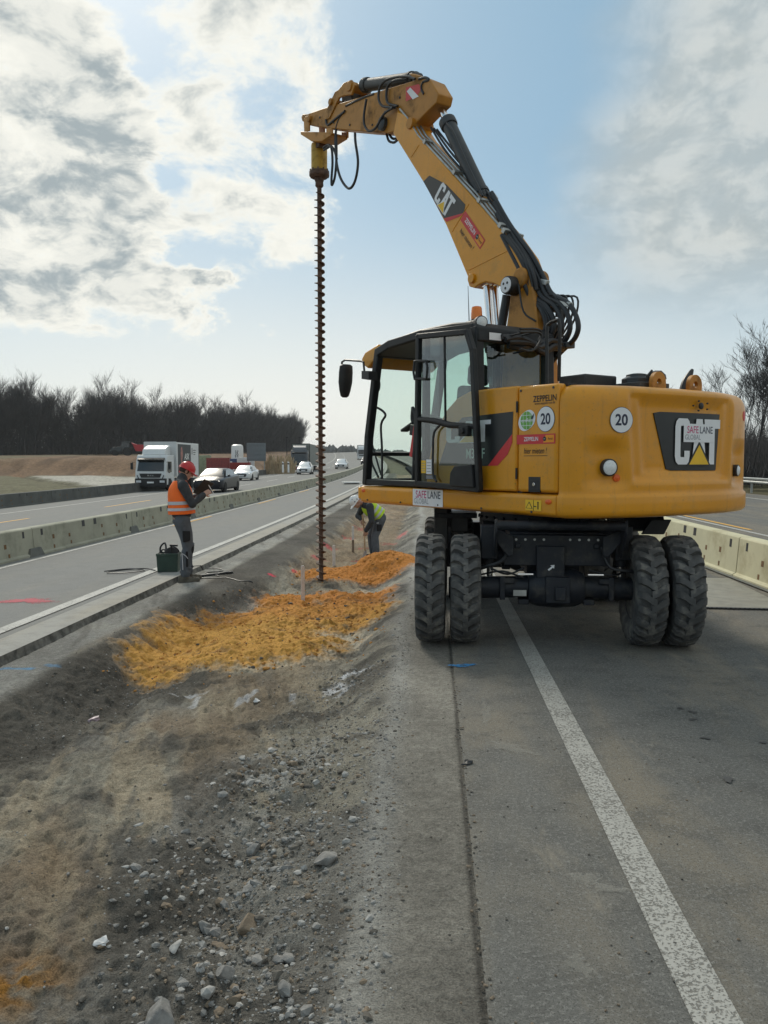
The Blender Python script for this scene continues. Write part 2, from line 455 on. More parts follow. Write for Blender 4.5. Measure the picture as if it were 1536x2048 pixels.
strip("left_edge_line", [-4.42, -4.27], ysn, 0.009, LWS)
strip("right_edge_line", [0.79, 0.94], ysn, 0.004, LW)
strip("far_white_line", [-16.65, -16.5], ysn, 0.005, LWS)
strip("barrier_foot_line", [-7.22, -7.10], ysn, 0.005, LWS)
strip("barrier_foot_line", [7.62, 7.74], ysn, 0.005, LWS)
strip("far_white_line", [14.6, 14.75], ysn, 0.005, LWS)
for k in range(24):
    y = 24.5 + k * 12.8
    strip("lane_dash", [-13.85, -13.70], [y - 3, y, y + 3], 0.005, LOR if y < 60 else LWS)
for y0, y1, x in ((21, 27.5, 7.95), (33, 37, 11.9), (26.5, 29.5, 11.9), (45, 49, 11.9), (57, 61, 11.9)):
    strip("lane_dash", [x - 0.06, x + 0.06], [y0, (y0 + y1) / 2, y1], 0.006, LOR)
# orange dashed line at the foot of the left barrier
for y0 in (22.0, 33.5, 45.0):
    strip("lane_dash", [-7.05, -6.96], [y0, y0 + 2, y0 + 4], 0.008, LOR)


def blob(name, x, y, rx, ry, z, m, seed, rot=0.0, n=26):
    r = random.Random(seed); b = MB(); ph = [r.uniform(0, 6.28) for _ in range(4)]
    pts = []
    for i in range(n):
        a = 2 * math.pi * i / n
        k = 1 + 0.28 * math.sin(2 * a + ph[0]) + 0.2 * math.sin(3 * a + ph[1]) + 0.14 * math.sin(7 * a + ph[2]) + r.uniform(-.1, .1)
        px, py = rx * k * math.cos(a), ry * k * math.sin(a)
        pts.append(RP(x + px * math.cos(rot) - py * math.sin(rot), y + px * math.sin(rot) + py * math.cos(rot), z))
    b.add(pts + [RP(x, y, z)], [(i, (i + 1) % n, n) for i in range(n)]); o = b.build(name, m, smooth=0)
    at = o.data.attributes.new('fade', 'FLOAT', 'POINT'); at.data.foreach_set('value', [0.0] * n + [1.0]); return tag(o, kind='structure')
    return tag(b.build(name, m, smooth=0), kind='structure')


blob("pink_paint_mark", -4.98, 9.75, 0.42, 0.32, 0.005, PINK, 3)
blob("blue_paint_mark", 0.30, 6.86, 0.07, 0.07, 0.005, BLUE, 4)
blob("blue_paint_mark", 0.20, 6.82, 0.14, 0.06, 0.006, BLUE, 5)
blob("chalk_mark", 0.48, 6.86, 0.20, 0.022, 0.005, LIME, 6)
blob("chalk_mark", 0.36, 5.55, 0.05, 0.55, 0.005, LIME, 7, -0.08)
blob("chalk_mark", 0.62, 3.32, 0.08, 0.10, 0.005, LIME, 8)
blob("chalk_mark", 0.70, 3.24, 0.11, 0.05, 0.006, LIME, 9)
blob("chalk_mark", 0.46, 4.85, 0.26, 0.09, 0.005, LIME, 10, -0.5)
blob("chalk_mark", 0.49, 2.73, 0.06, 0.10, 0.005, LIME, 12)
blob("chalk_mark", 1.30, 4.95, 0.04, 0.05, 0.005, LIME, 13)
DRIP = mat("oil_drip", (0.055, 0.055, 0.055), 0.6)
rr = random.Random(21)
for k in range(17):
    x = 1.55 + rr.random() * 1.0; y = 4.6 + (x - 1.5) * -0.6 + rr.uniform(-0.3, 1.6)
    blob("oil_drip", x, y, rr.uniform(0.010, 0.032), rr.uniform(0.012, 0.035), 0.004 + k * 2e-4, DRIP, 100 + k)

# ------------------------------------------------------------------- the dug median strip
def ground_z(x, y):
    x = np.asarray(x, float); y = np.asarray(y, float)
    xs = x + KX * y * y                                         # straightened
    wob = (fbm(xs * 0 + 3, y, 0.7, 4, 5) - 0.5)
    er = -0.30 + wob * 0.22                                     # top of the right bank
    depth = 0.13 + 0.14 * sst(y, 4.0, 7.5) + 0.03 * (fbm(xs, y, 0.5, 3, 9) - 0.5)
    rb = sst(er - xs, 0.0, 0.62 + wob * 0.3)
    el = -3.18 - 0.20 * sst(y, 14, 5) + 0.35 * (fbm(xs * 0 + 8, y, 0.55, 4, 15) - 0.5) + 0.55 * sst(y, 10, 13)   # top of the left bank
    lb = sst(xs - el, 0.0, 0.50)
    shoulder = -0.055 - 0.03 * sst(y, 8, 5)
    z = np.where(xs > -1.9, -0.012 - (depth - 0.012) * rb, shoulder - (depth + shoulder) * lb)
    inside = rb * lb
    mask = np.clip(np.where(xs > -0.22, 0.08, 0.25 + inside), 0, 1.2)
    b1 = fbm(xs, y, 2.2, 5, 31, 0.55) - 0.5
    b2 = fbm(xs, y, 9.0, 4, 47, 0.6) - 0.5
    cl = np.clip(fbm(xs, y, 15.0, 3, 61, 0.6) - 0.52, 0, 1)
    tr_ = fbm((xs + .30 * y) * 1.0, (y - .30 * xs) * .16, 5.0, 5, 73, .62) - .5      # ruts dragged along the strip
    z = z + mask * (0.11 * b1 + 0.045 * b2 + 0.09 * tr_ + 0.028 * np.clip(cl, 0, .2))
    z = z - 0.13 * np.exp(-((xs + 2.62) / 0.36) ** 2) * sst(y, 4.2, 5.6) * sst(y, 12.5, 9.5)
    z = z + mask * (0.022 * (fbm(xs, y, 34, 3, 66, 0.65) - 0.5))
    bank = np.clip(4 * lb * (1 - lb) * (xs < -1.9) + 4 * rb * (1 - rb) * (xs > -1.9), 0, 1)
    z = z + bank * 0.07 * (fbm(xs, y, 6, 4, 71, 0.6) - 0.5)
    z = np.where(xs < -3.72, np.minimum(z, -0.06 - .05 * fbm(xs, y, 2.5, 4, 81)), z)
    return z + KZ * y * y
def gz(x, y): return float(ground_z(np.array([x]), np.array([y]))[0])


SOILC = {'floor': (0.310, 0.288, 0.236), 'grey': (0.222, 0.214, 0.194), 'dark': (0.105, 0.098, 0.086), 'rust': (0.255, 0.180, 0.110),
         'tan': (0.350, 0.295, 0.215), 'pale': (0.31, 0.305, 0.285), 'conc': (0.275, 0.260, 0.228), 'pink': (0.62, 0.06, 0.10),
         'blue': (0.12, 0.34, 0.60), 'chalk': (0.58, 0.59, 0.61), 'sandy': (0.46, 0.225, 0.050)}
def soil_col(x, y):
    xs = x + KX * y * y
    C_ = {k: np.array(v) for k, v in SOILC.items()}
    def lerp(a, c, f): return a + (c - a) * np.clip(f, 0, 1)[..., None]
    one = np.ones(x.shape)
    c = C_['floor'] * one[..., None]
    c = lerp(c, C_['grey'], sst(fbm(xs, y, 0.9, 5, 101), 0.42, 0.60) * 0.9)
    c = lerp(c, C_['tan'], sst(fbm(xs * 1.4 + y * 0.5, y * 0.45 - xs * 0.4, 1.3, 5, 111), 0.50, 0.68) * 0.75 * sst(-xs, 0.7, 1.5))
    c = lerp(c, C_['rust'], sst(fbm(xs * 1.2 + y * 0.3, y * 0.6, 1.0, 5, 121), 0.52, 0.70) * 0.55 * sst(-xs, 0.8, 1.4))
    c = lerp(c, C_['dark'], sst(fbm(xs, y, 1.7, 6, 131, 0.6), 0.50, 0.66) * 0.85)
    # left bank of dark earth and the grey shoulder above it
    c = lerp(c, C_['dark'] * .95, sst(-xs, 2.35, 2.7) * sst(-xs, 3.36 + .2 * (fbm(xs, y, 3, 3, 145) - .5), 3.22) * 0.92 * sst(y, 3.6, 4.6))
    c = lerp(c, C_['pale'] * 0.98, sst(-xs, 3.2, 3.4) * (0.55 + 0.45 * fbm(xs, y, 2.5, 4, 141)))
    # packed strip along the road and its pale dusty lip
    c = lerp(c, C_['conc'], sst(xs, -0.36, -0.24))
    wob = (fbm(xs * 0 + 3, y, 0.7, 4, 5) - 0.5) * 0.22
    lip = np.exp(-((xs + 0.29 - wob) / 0.085) ** 2) * (0.6 + 1.0 * (fbm(xs, y, 1.6, 4, 151) - 0.3))
    c = lerp(c, C_['pale'] * 1.15, lip)
    rut = fbm((xs + .30 * y), (y - .30 * xs) * .14, 4.5, 5, 74, .6)
    c = lerp(c, C_['tan'] * 1.05, sst(rut, .54, .68) * .7 * sst(-xs, .6, 1.0) * sst(-xs, 2.7, 2.35)); c = lerp(c, C_['dark'] * 1.2, sst(rut, .46, .32) * .5 * sst(-xs, .5, .9))
    tr = 0.5 + 0.5 * np.sin(y * 38 + 2 * fbm(xs, y, 3, 2, 161))
    c = lerp(c, C_['conc'] * 0.72, tr * 0.35 * np.exp(-((xs + 0.02) / 0.11) ** 2))
    c = lerp(c, C_['dark'], np.exp(-((xs - 0.155 - 0.01 * (fbm(xs * 0, y, 3, 3, 171) - .5)) / 0.012) ** 2) * 0.9)
    # pale rubble fan
    fan = np.exp(-(((xs + 0.95) / 0.22) ** 2 + ((y - 4.55) / 0.55) ** 2)) + 0.7 * np.exp(-(((xs + 0.85) / 0.2) ** 2 + ((y - 5.2) / .4) ** 2))
    c = lerp(c, C_['pale'] * 1.25, fan * sst(fbm(xs, y, 7, 4, 181), 0.42, 0.62))
    # spray-paint letters and lines
    for (px, py, rx, ry, kk, rot, am) in ((-2.05, 6.75, .17, .03, 'chalk', .1, .8), (-1.93, 6.5, .03, .2, 'chalk', .1, .6), (-1.55, 6.6, .035, .22, 'chalk', -.25, .7),
                                (-1.15, 6.6, .03, .16, 'chalk', .2, .6), (-.85, 6.9, .1, .12, 'chalk', 0, .8), (-.70, 7.2, .14, .1, 'chalk', .5, .9),
                                (-.75, 6.75, .05, .2, 'chalk', -.3, .6), (-3.52, 6.75, .2, .03, 'blue', .15, .8), (-3.30, 6.9, .07, .04, 'blue', 0, .5),
                                (-2.55, 12.9, .06, .1, 'pink', 0, 1), (-2.35, 13.9, .06, .12, 'pink', .3, 1), (-2.2, 16.2, .2, .2, 'pink', .2, .8), (-2.3, 18.4, .2, .2, 'pink', 0, .8),
                                (-1.45, 16.4, .22, .09, 'pink', 0, 1), (-1.50, 18.2, .2, .1, 'pink', .1, 1), (-1.2, 14.6, .14, .1, 'pink', 0, .8), (-2.1, 21, .15, .4, 'pink', .2, .8),
                                (-1.0, 19.5, .2, .3, 'pink', .2, .5), (-.7, 14.0, .1, .3, 'pink', 0, .4), (-1.9, 24, .3, .5, 'pink', 0, .6), (-.75, 21.5, .15, .5, 'pink', 0, .5)):
        ux, uy = xs - px, y - py
        a_, b_ = ux * math.cos(rot) + uy * math.sin(rot), -ux * math.sin(rot) + uy * math.cos(rot)
        d = np.sqrt((a_ / rx) ** 2 + (b_ / ry) ** 2) + 1.3 * (fbm(xs, y, 14, 3, 191) - 0.5)
        c = lerp(c, C_[kk], sst(d, 1.15, 0.65) * am)
    c = lerp(c, C_['rust'] * 1.1, sst(y, 12.5, 14.5) * sst(-xs, .75, 1.0) * sst(-xs, 2.5, 2.2) * (0.3 + 0.5 * fbm(xs, y, 3, 4, 201)))
    c = lerp(c, C_['sandy'] * 0.8, np.exp(-(((xs + 1.48) / .16) ** 2 + ((y - 2.72) / .16) ** 2)) * 1.1 * sst(fbm(xs, y, 9, 4, 211), .4, .6))
    c = c * (0.55 + 0.9 * fbm(xs + .2 * y, y * .7, 1.4, 5, 231, .6))[..., None]
    return c * (0.82 + 0.66 * fbm(xs, y, 24, 4, 221, 0.75))[..., None]


def soil_mat(name, rough=0.95, bump=0.6, bs=140):
    m = bpy.data.materials.new(name); m.use_nodes = True
    t = NT(m.node_tree); p = m.node_tree.nodes['Principled BSDF']
    at = t.node('ShaderNodeAttribute', attribute_name='col')
    o = t.node('ShaderNodeTexCoord').outputs['Object']
    f = t.noise(o, bs, 5, 0.75); g_ = t.noise(o, 38, 4, 0.7)
    k = t.m('ADD', t.ss(f, 0.3, 0.7, 0.62, 1.36), t.ss(g_, 0.3, 0.7, -0.18, 0.18))
    cc = t.v('SCALE', at.outputs['Color']); t.put(cc.node.inputs['Scale'], k)
    t.put(p.inputs['Base Color'], cc); p.inputs['Roughness'].default_value = rough; p.inputs['Specular IOR Level'].default_value = 0.15
    b = t.node('ShaderNodeBump'); b.inputs['Strength'].default_value = min(1, bump * 1.6); b.inputs['Distance'].default_value = 0.022
    t.put(b.inputs['Height'], t.m('ADD', f, t.m('MULTIPLY', g_, 1.5))); t.put(p.inputs['Normal'], b.outputs[0])
    return m


def grid_mesh(name, X, Y, Z, C_, m, keep=None):
    ny, nx = X.shape
    co = np.stack([X, Y, Z], -1).reshape(-1, 3).astype(np.float32)
    i = np.arange(ny * nx).reshape(ny, nx)
    q = np.stack([i[:-1, :-1], i[:-1, 1:], i[1:, 1:], i[1:, :-1]], -1).reshape(-1, 4)
    if keep is not None: q = q[keep[:-1, :-1].reshape(-1)]
    me = bpy.data.meshes.new(name)
    me.vertices.add(len(co)); me.vertices.foreach_set('co', co.ravel())
    me.loops.add(q.size); me.loops.foreach_set('vertex_index', q.ravel().astype(np.int32))
    me.polygons.add(len(q)); me.polygons.foreach_set('loop_start', np.arange(0, q.size, 4, dtype=np.int32))
    me.polygons.foreach_set('use_smooth', np.ones(len(q), bool))
    me.update(calc_edges=True)
    if C_ is not None:
        a = me.color_attributes.new('col', 'FLOAT_COLOR', 'POINT')
        a.data.foreach_set('color', np.concatenate([C_.reshape(-1, 3), np.ones((len(co), 1))], 1).astype(np.float32).ravel())
    me.materials.append(m)
    o = bpy.data.objects.new(name, me); COL.objects.link(o); return o


SOIL = soil_mat("median_soil")
gy = 1.4 * np.exp(np.linspace(0, math.log(95 / 1.4), 940))
gx = np.linspace(-3.79, 0.172, 400)
XS, Y = np.meshgrid(gx, gy)
X = XS - KX * Y * Y
tag(grid_mesh("median_ground", X, Y, ground_z(X, Y), soil_col(X, Y), SOIL), kind='structure')

# loose sand thrown over the strip: a layer of its own that thins out to nothing
def sand_t(x, y):
    xs = x + KX * y * y
    e = fbm(xs, y, 1.6, 5, 301, 0.6) - 0.5
    def reg(cx, cy, rx, ry, rot, k):
        ux, uy = xs - cx, y - cy
        a_, b_ = ux * math.cos(rot) + uy * math.sin(rot), -ux * math.sin(rot) + uy * math.cos(rot)
        return k * (1 - np.sqrt((a_ / rx) ** 2 + (b_ / ry) ** 2))
    A = np.maximum.reduce([reg(-2.05, 8.6, 1.15, 1.0, 0.25, .16), reg(-1.75, 10.1, 1.25, 1.35, 0.1, .20), reg(-1.15, 10.4, .78, 1.4, 0, .18), reg(-2.75, 8.0, .5, .75, .2, .12),
                           reg(-2.0, 11.3, .75, .75, 0, .14), reg(-1.3, 11.6, .9, .8, 0, .15), reg(-2.5, 9.3, .7, .8, .2, .13)])
    B = np.maximum.reduce([reg(-1.75, 14.0, .75, .8, 0, .14), reg(-.95, 14.05, .75, 1.0, 0, .20)])
    heap = 0.34 * np.exp(-(((xs + .92) / .42) ** 2 + ((y - 14.3) / .55) ** 2))
    t = np.maximum(A, B) + 0.11 * e - 0.004
    t = np.minimum(t, 0.075 + 0.05 * e) + heap
    return t + 0.034 * (fbm(xs, y, 5, 3, 311, .5) - .5) + 0.010 * (fbm(xs, y, 24, 4, 321, .65) - .5)
sy = np.linspace(6.6, 16.0, 620); sx = np.linspace(-3.45, -0.28, 330)
XS, Y = np.meshgrid(sx, sy); X = XS - KX * Y * Y
T = sand_t(X, Y)
n_ = fbm(XS, Y, 1.3, 5, 331)
cs = np.array((0.49, 0.262, 0.062)) + (np.array((0.47, 0.190, 0.042)) - np.array((0.49, 0.262, 0.062))) * sst(Y + 2 * (n_ - .5), 9.0, 11.5)[..., None]
cs = cs * (0.84 + 0.34 * fbm(XS, Y, 6, 5, 341))[..., None]
dk = sst(fbm(XS, Y, 3.2, 5, 351, .65), .60, .74)[..., None]
cs = cs + (np.array((0.13, 0.085, 0.045)) - cs) * dk * 0.55
th_ = sst(T + .07 * (fbm(XS, Y, 11, 5, 361, .65) - .5), .055, .0)[..., None]; cs = cs + (soil_col(X, Y) - cs) * th_ * .9
keep = T > -0.02
tag(grid_mesh("sand", X, Y, ground_z(X, Y) + T, cs, soil_mat("orange_sand", 0.95, 0.10, 160), keep), kind='stuff',
    label="orange sand spread and heaped over the dug median strip", cat="sand")

# rubble: loose stones too many to count
def stone(b, c, r, rs, m=0, flat=0.7, sub=0):
    ph = [rs.uniform(0, 6.28) for _ in range(6)]
    g = (1 + 5 ** .5) / 2
    V = [(-1, g, 0), (1, g, 0), (-1, -g, 0), (1, -g, 0), (0, -1, g), (0, 1, g), (0, -1, -g), (0, 1, -g), (g, 0, -1), (g, 0, 1), (-g, 0, -1), (-g, 0, 1)]
    Fc = [(0, 11, 5), (0, 5, 1), (0, 1, 7), (0, 7, 10), (0, 10, 11), (1, 5, 9), (5, 11, 4), (11, 10, 2), (10, 7, 6), (7, 1, 8), (3, 9, 4), (3, 4, 2), (3, 2, 6), (3, 6, 8), (3, 8, 9), (4, 9, 5), (2, 4, 11), (6, 2, 10), (8, 6, 7), (9, 8, 1)]
    V = [Vector(v).normalized() for v in V]
    for _ in range(sub):
        cache = {}; F2 = []
        def mid(i, j):
            k = (min(i, j), max(i, j))
            if k not in cache: V.append((V[i] + V[j]).normalized()); cache[k] = len(V) - 1
            return cache[k]
        for a, c_, d in Fc:
            x, y, z = mid(a, c_), mid(c_, d), mid(d, a); F2 += [(a, x, z), (c_, y, x), (d, z, y), (x, y, z)]
        Fc = F2
    sx, sy, sz = r * rs.uniform(.8, 1.35), r * rs.uniform(.7, 1.1), r * rs.uniform(.5, .8) * flat / .7
    cuts = [(Vector((rs.gauss(0, 1), rs.gauss(0, 1), rs.gauss(0, 1))).normalized(), rs.uniform(.48, .80)) for _ in range(10 if sub else 2)]
    rz = rs.uniform(0, 6.28); M = Euler((rs.uniform(-.3, .3), rs.uniform(-.3, .3), rz)).to_matrix(); out = []
    for v in V:
        k = 1 + .14 * math.sin(3 * v.x + ph[0]) + .14 * math.sin(3.4 * v.y + ph[1]) + .1 * math.sin(5 * v.z + ph[2]) + .03 * math.sin(11 * v.x + ph[3]) * math.sin(9 * v.y + ph[4])
        q = v * k
        for n_, d_ in cuts:
            e = q.dot(n_) - d_
            if e > 0: q = q - n_ * e * .97
        q = Vector((q.x * sx, q.y * sy, q.z * sz))
        out.append(M @ q + Vector(c))
    b.add(out, Fc, m)


STN = [mat("grey_stone", (0.215, 0.210, 0.200), 0.85, var=0.3, vscale=20, bump=.4, bscale=120), mat("pale_stone", (0.33, 0.325, 0.31), 0.85, var=0.25, vscale=20, bump=.3, bscale=120),
       mat("brown_stone", (0.20, 0.155, 0.11), 0.9, var=0.3, vscale=20, bump=.4, bscale=120), mat("dark_clod", (0.11, 0.10, 0.085), 0.95, var=0.3, vscale=20, bump=.5, bscale=120)]
rs = random.Random(5); b = MB(); b2 = MB(); cand = []
for k in range(9500):
    q = rs.random()
    if q < .62:
        y = 2.3 * math.exp(rs.random() * math.log(7.5 / 2.3)); x = -0.62 + rs.gauss(0, .26) - 0.03 * (y - 3)
    elif q < .80:
        y = rs.uniform(5.2, 12); x = -2.75 + rs.gauss(0, .25)
    elif q < .9:
        y = rs.uniform(3, 9); x = rs.uniform(-3.4, -.35)
    else:
        y = 2.3 * math.exp(rs.random() * math.log(6)); x = rs.uniform(-.42, -.2)
    cand.append((x, y, min(0.017, 0.0031 * math.exp(abs(rs.gauss(0, .62))))))
for cx, cy, sg, n in ((-.95, 4.6, .16, 260), (-.78, 3.75, .17, 330), (-.9, 3.1, .2, 200), (-1.25, 3.6, .15, 90), (-.65, 2.75, .2, 220), (-.72, 5.0, .18, 160), (-.8, 7.1, .15, 120)):
    for k in range(n): cand.append((rs.gauss(cx, sg), rs.gauss(cy, sg * 1.6), min(.030, 0.0066 * math.exp(abs(rs.gauss(0, .6))))))
cand = [c for c in cand if -3.6 < c[0] < -.12 and c[1] > 2.0]
zz = ground_z(np.array([c[0] for c in cand]), np.array([c[1] for c in cand]))
for (x, y, r), z in zip(cand, zz):
    k = rs.random(); stone(b, (x, y, z + r * .10), r, rs, 0 if k < .36 else 1 if k < .55 else 2 if k < .75 else 3)
xs_ = np.array([rs.uniform(-3.1, -.5) for _ in range(2600)]); ys_ = np.array([rs.uniform(7.2, 15.2) for _ in range(2600)]); tt = sand_t(xs_, ys_); gg = ground_z(xs_, ys_)
for x, y, t_, g_ in zip(xs_, ys_, tt, gg):
    if t_ > .015 or (t_ > -.05 and rs.random() < .35):
        r = min(.035, .007 * math.exp(abs(rs.gauss(0, .6)))); stone(b, (x, y, g_ + max(t_, 0) + r * .1), r, rs, 4 if rs.random() < .86 else 3)
STN.append(mat("sand_clod", (0.45, 0.215, 0.052), .95, var=.25, vscale=9, bump=.3, bscale=90))
tag(b.build("rubble", STN, smooth=0), kind='stuff', label="loose grey rubble and clods scattered over the dug strip", cat="rubble")
rs = random.Random(9); b = MB()
for k in range(420):
    y = 2.2 * math.exp(rs.random() * math.log(4.2)); x = rs.uniform(-.2, 1.6) if k % 3 else 0.165 + rs.gauss(0, .014)
    stone(b, (x, y, .003), rs.uniform(.0025, .0065) * (1 + (k % 3 == 0) * .5), rs, 3 if rs.random() < .6 else 2)
tag(b.build("grit", STN, smooth=0), kind='stuff', label="fine grit lying on the dusty asphalt and in its joint", cat="grit")

rocks = [(505, 1706, .075, 0, "broad flat grey concrete lump, largest rock of the rubble band"), (655, 1722, .062, 0, "pointed pale grey rock at the right edge of the rubble"),
         (498, 1855, .085, 2, "large rounded brown-grey rock in the lower rubble"), (560, 1925, .045, 0, "grey rock pair's left stone in the lower rubble, standing upright"),
         (578, 1920, .042, 0, "smooth grey rock leaning on an upright stone in the lower rubble"), (448, 1953, .055, 0, "squarish grey rock near the bottom of the rubble"),
         (408, 1856, .042, 0, "small blue-grey stone above a pale pebble, left of the brown rock"), (405, 1894, .032, 1, "pale pebble just below a blue-grey stone"),
         (440, 1896, .034, 2, "tan round stone touching a slanted brown stone"), (290, 1752, .036, 1, "light grey stone alone left of the rubble band"),
         (325, 2036, .085, 0, "big grey rock cut off by the bottom edge"), (640, 1655, .05, 0, "angular grey stone at the top right of the rubble pile"),
         (515, 1566, .028, 1, "small white stone left of the pale rubble fan"), (485, 1518, .035, 1, "smooth oval pale stone on dark soil above the rubble"),
         (350, 1895, .035, 1, "pale lump beside a torn white scrap"), (572, 1985, .05, 0, "grey cracked stone at the bottom right of the rubble"), (475, 2005, .042, 2, "brown flat stone near the bottom edge")]
def pix_ground(u, v, dz=0.0):
    """where the line of sight through a picture point meets the dug ground"""
    M = cam.rotation_euler.to_matrix()
    d = M @ Vector(((u - 768) / F_PX, (1024 - v) / F_PX, -1)); o = Vector((0, 0, CAM_H)); t = 1.0
    for _ in range(60):
        p = o + d * t; h = p.z - (gz(p.x, p.y) + dz); t += h * 0.8 / max(.15, -d.z + .1)
        if abs(h) < 5e-4: break
    return o + d * t
for u, v, r, k, lb in rocks:
    p = pix_ground(u, v); b = MB(); r *= .8; stone(b, (0, 0, r * .18), r, rs, 0, sub=2)
    tag(b.build("rock", STN[k], loc=p, smooth=40), lb, "rock", "rocks in the rubble")

# ------------------------------------------------------------------- far ground
def terr_mat():
    return soil_mat("verge_ground", 0.95, 0.3, 3.0)
gxx = np.concatenate([-20.4 - np.linspace(0, 50, 110), -72 - np.linspace(0, 200, 40)])[::-1]
gyy = np.concatenate([np.linspace(0, 150, 240), np.linspace(153, 520, 60)])
XS, Y = np.meshgrid(gxx, gyy); X = XS - KX * Y * Y
base = KZ * np.minimum(Y, 330) ** 2 - 0.46
foot = 97 + 0.12 * (-XS - 40) + 3 * (fbm(XS, Y, .05, 3, 401) - .5)
emb = sst(Y, foot, foot + 11) * sst(-XS, 22, 29)
lin = (Y - 62) - (-XS - 25.5) * 1.6 + 6 * (fbm(XS, Y, .12, 4, 411) - .5)
Z = base + emb * (2.25 - base * .3) + 0.5 * (fbm(XS, Y, .12, 5, 421) - .5) * (0.4 + sst(Y, 40, 100)) + .10 * (fbm(XS, Y, 1.0, 3, 431) - .5)
Z = Z - 0.35 * np.exp(-((lin + 1.5) / 1.2) ** 2)
gcol = np.array((0.125, 0.118, 0.070)); dcol = np.array((0.42, 0.40, 0.35)); ecol = np.array((0.155, 0.095, 0.055)); kcol = np.array((0.07, 0.06, 0.045))
CC = gcol * (0.7 + .6 * fbm(XS, Y, .5, 5, 441))[..., None]
d_ = (sst(lin, 0, 1.2) * sst(foot - Y, -1, 3))[..., None]; CC = CC + (dcol * (0.75 + .4 * fbm(XS, Y, .3, 4, 451))[..., None] - CC) * d_
CC = CC + (kcol - CC) * (np.exp(-((lin + 1.5) / .9) ** 2))[..., None] * .8
str_ = fbm(XS * 1.0, Y * .15, .8, 4, 461)
e_ = sst(Y, foot - 1, foot + 1)[..., None]; CC = CC + (ecol * (0.35 + 1.3 * str_)[..., None] - CC) * e_
gr = (sst(-XS, 52, 62) * sst(fbm(XS, Y, .12, 4, 471), .4, .6))[..., None] * e_; CC = CC + (gcol - CC) * gr * .8
tag(grid_mesh("left_verge", X, Y, Z, CC, terr_mat()), kind='structure')
gxx = np.concatenate([16.5 + np.linspace(0, 14, 30), 34 + np.linspace(0, 250, 30)]); gyy = np.linspace(-5, 400, 130)
XS, Y = np.meshgrid(gxx, gyy); X = XS - KX * Y * Y
Z = KZ * np.minimum(Y, 330) ** 2 - .08 + .5 * sst(XS, 18, 26) + .3 * (fbm(XS, Y, .3, 4, 481) - .5)
CC = np.array((0.11, 0.10, 0.055)) * (0.7 + .6 * fbm(XS, Y, .5, 4, 491))[..., None]
tag(grid_mesh("right_verge", X, Y, Z, CC, terr_mat()), kind='structure')
rad = np.concatenate([[0.0], np.geomspace(8, 3500, 60)]); th = np.linspace(0, 2 * math.pi, 73)
RR, TH = np.meshgrid(rad, th); X, Y = RR * np.sin(TH), RR * np.cos(TH)
Z = KZ * np.clip(Y, 0, 330) ** 2 - 1.0
CC = np.array((0.12, 0.11, 0.07)) * (0.7 + .6 * fbm(X, Y, .02, 4, 501))[..., None]
tag(grid_mesh("ground", X, Y, Z, CC, soil_mat("field_ground", .95, .1, 1.0)), kind='structure')
# =================================================================== excavator
EXO, EXH = Vector((1.16, 9.08, 0)), R(126)
exf, exl = Vector((math.cos(EXH), math.sin(EXH), 0)), Vector((-math.sin(EXH), math.cos(EXH), 0))
CAMM = cam.rotation_euler.to_matrix()
def sight(u, v): return CAMM @ Vector(((u - 768) / F_PX, (1024 - v) / F_PX, -1))
def UL(u, v, y):
    """machine-frame point on the lengthwise plane y that a measured outline point stands on"""
    d = sight(u, v); o = Vector((0, 0, CAM_H)) - EXO; t = (y - o.dot(exl)) / d.dot(exl); p = o + d * t
    return Vector((p.dot(exf), y, p.z))
def UX(u, v, x):
    d = sight(u, v); o = Vector((0, 0, CAM_H)) - EXO; t = (x - o.dot(exf)) / d.dot(exf); p = o + d * t
    return Vector((x, p.dot(exl), p.z))
def xz(pts, y): return [(q.x, q.z) for q in (UL(u, v, y) for u, v in pts)]
def on(pts, y): return [UL(u, v, y) for u, v in pts]

EX = thing("wheeled_excavator", "yellow wheeled excavator with raised boom, open cab door and dual tyres standing on the asphalt", "excavator", EXO, EXH)
SIDE = 1.25

# ---- upper frame, skirts, panels
b = MB(); b.box((0.05, 0, 1.285), (3.2, 2.3, 0.12)); b.build("deck_plate", CHS, EX, .01)
b = MB(); b.prism([(1.20, 1.225), (1.245, 1.25), (1.25, 1.33), (1.25, 1.40), (1.225, 1.425), (.45, 1.425), (.45, 1.225)], 1.77, -1.503, 'x')
sk = b.build("side_skirt", YEL, EX, .018, seg=3)
b = MB(); b.box((1.79, .82, 1.34), (.06, .86, .14)); b.build("front_bumper", YEL, EX, .015)
for x, z in ((1.70, 1.375), (-1.40, 1.375)):
    q = UL(727, 981, SIDE) if x > 0 else UL(1097, 1004, SIDE)
    b = MB(); b.lathe([(.0, 0), (.040, 0), (.040, .004), (.03, .008), (.0, .009)], (q.x, SIDE, q.z), (0, 1, 0), 20, caps=False)
    for i in range(len(b.v)): b.v[i].z = q.z + (b.v[i].z - q.z) * .55
    b.build("reflector", REFL, sk)

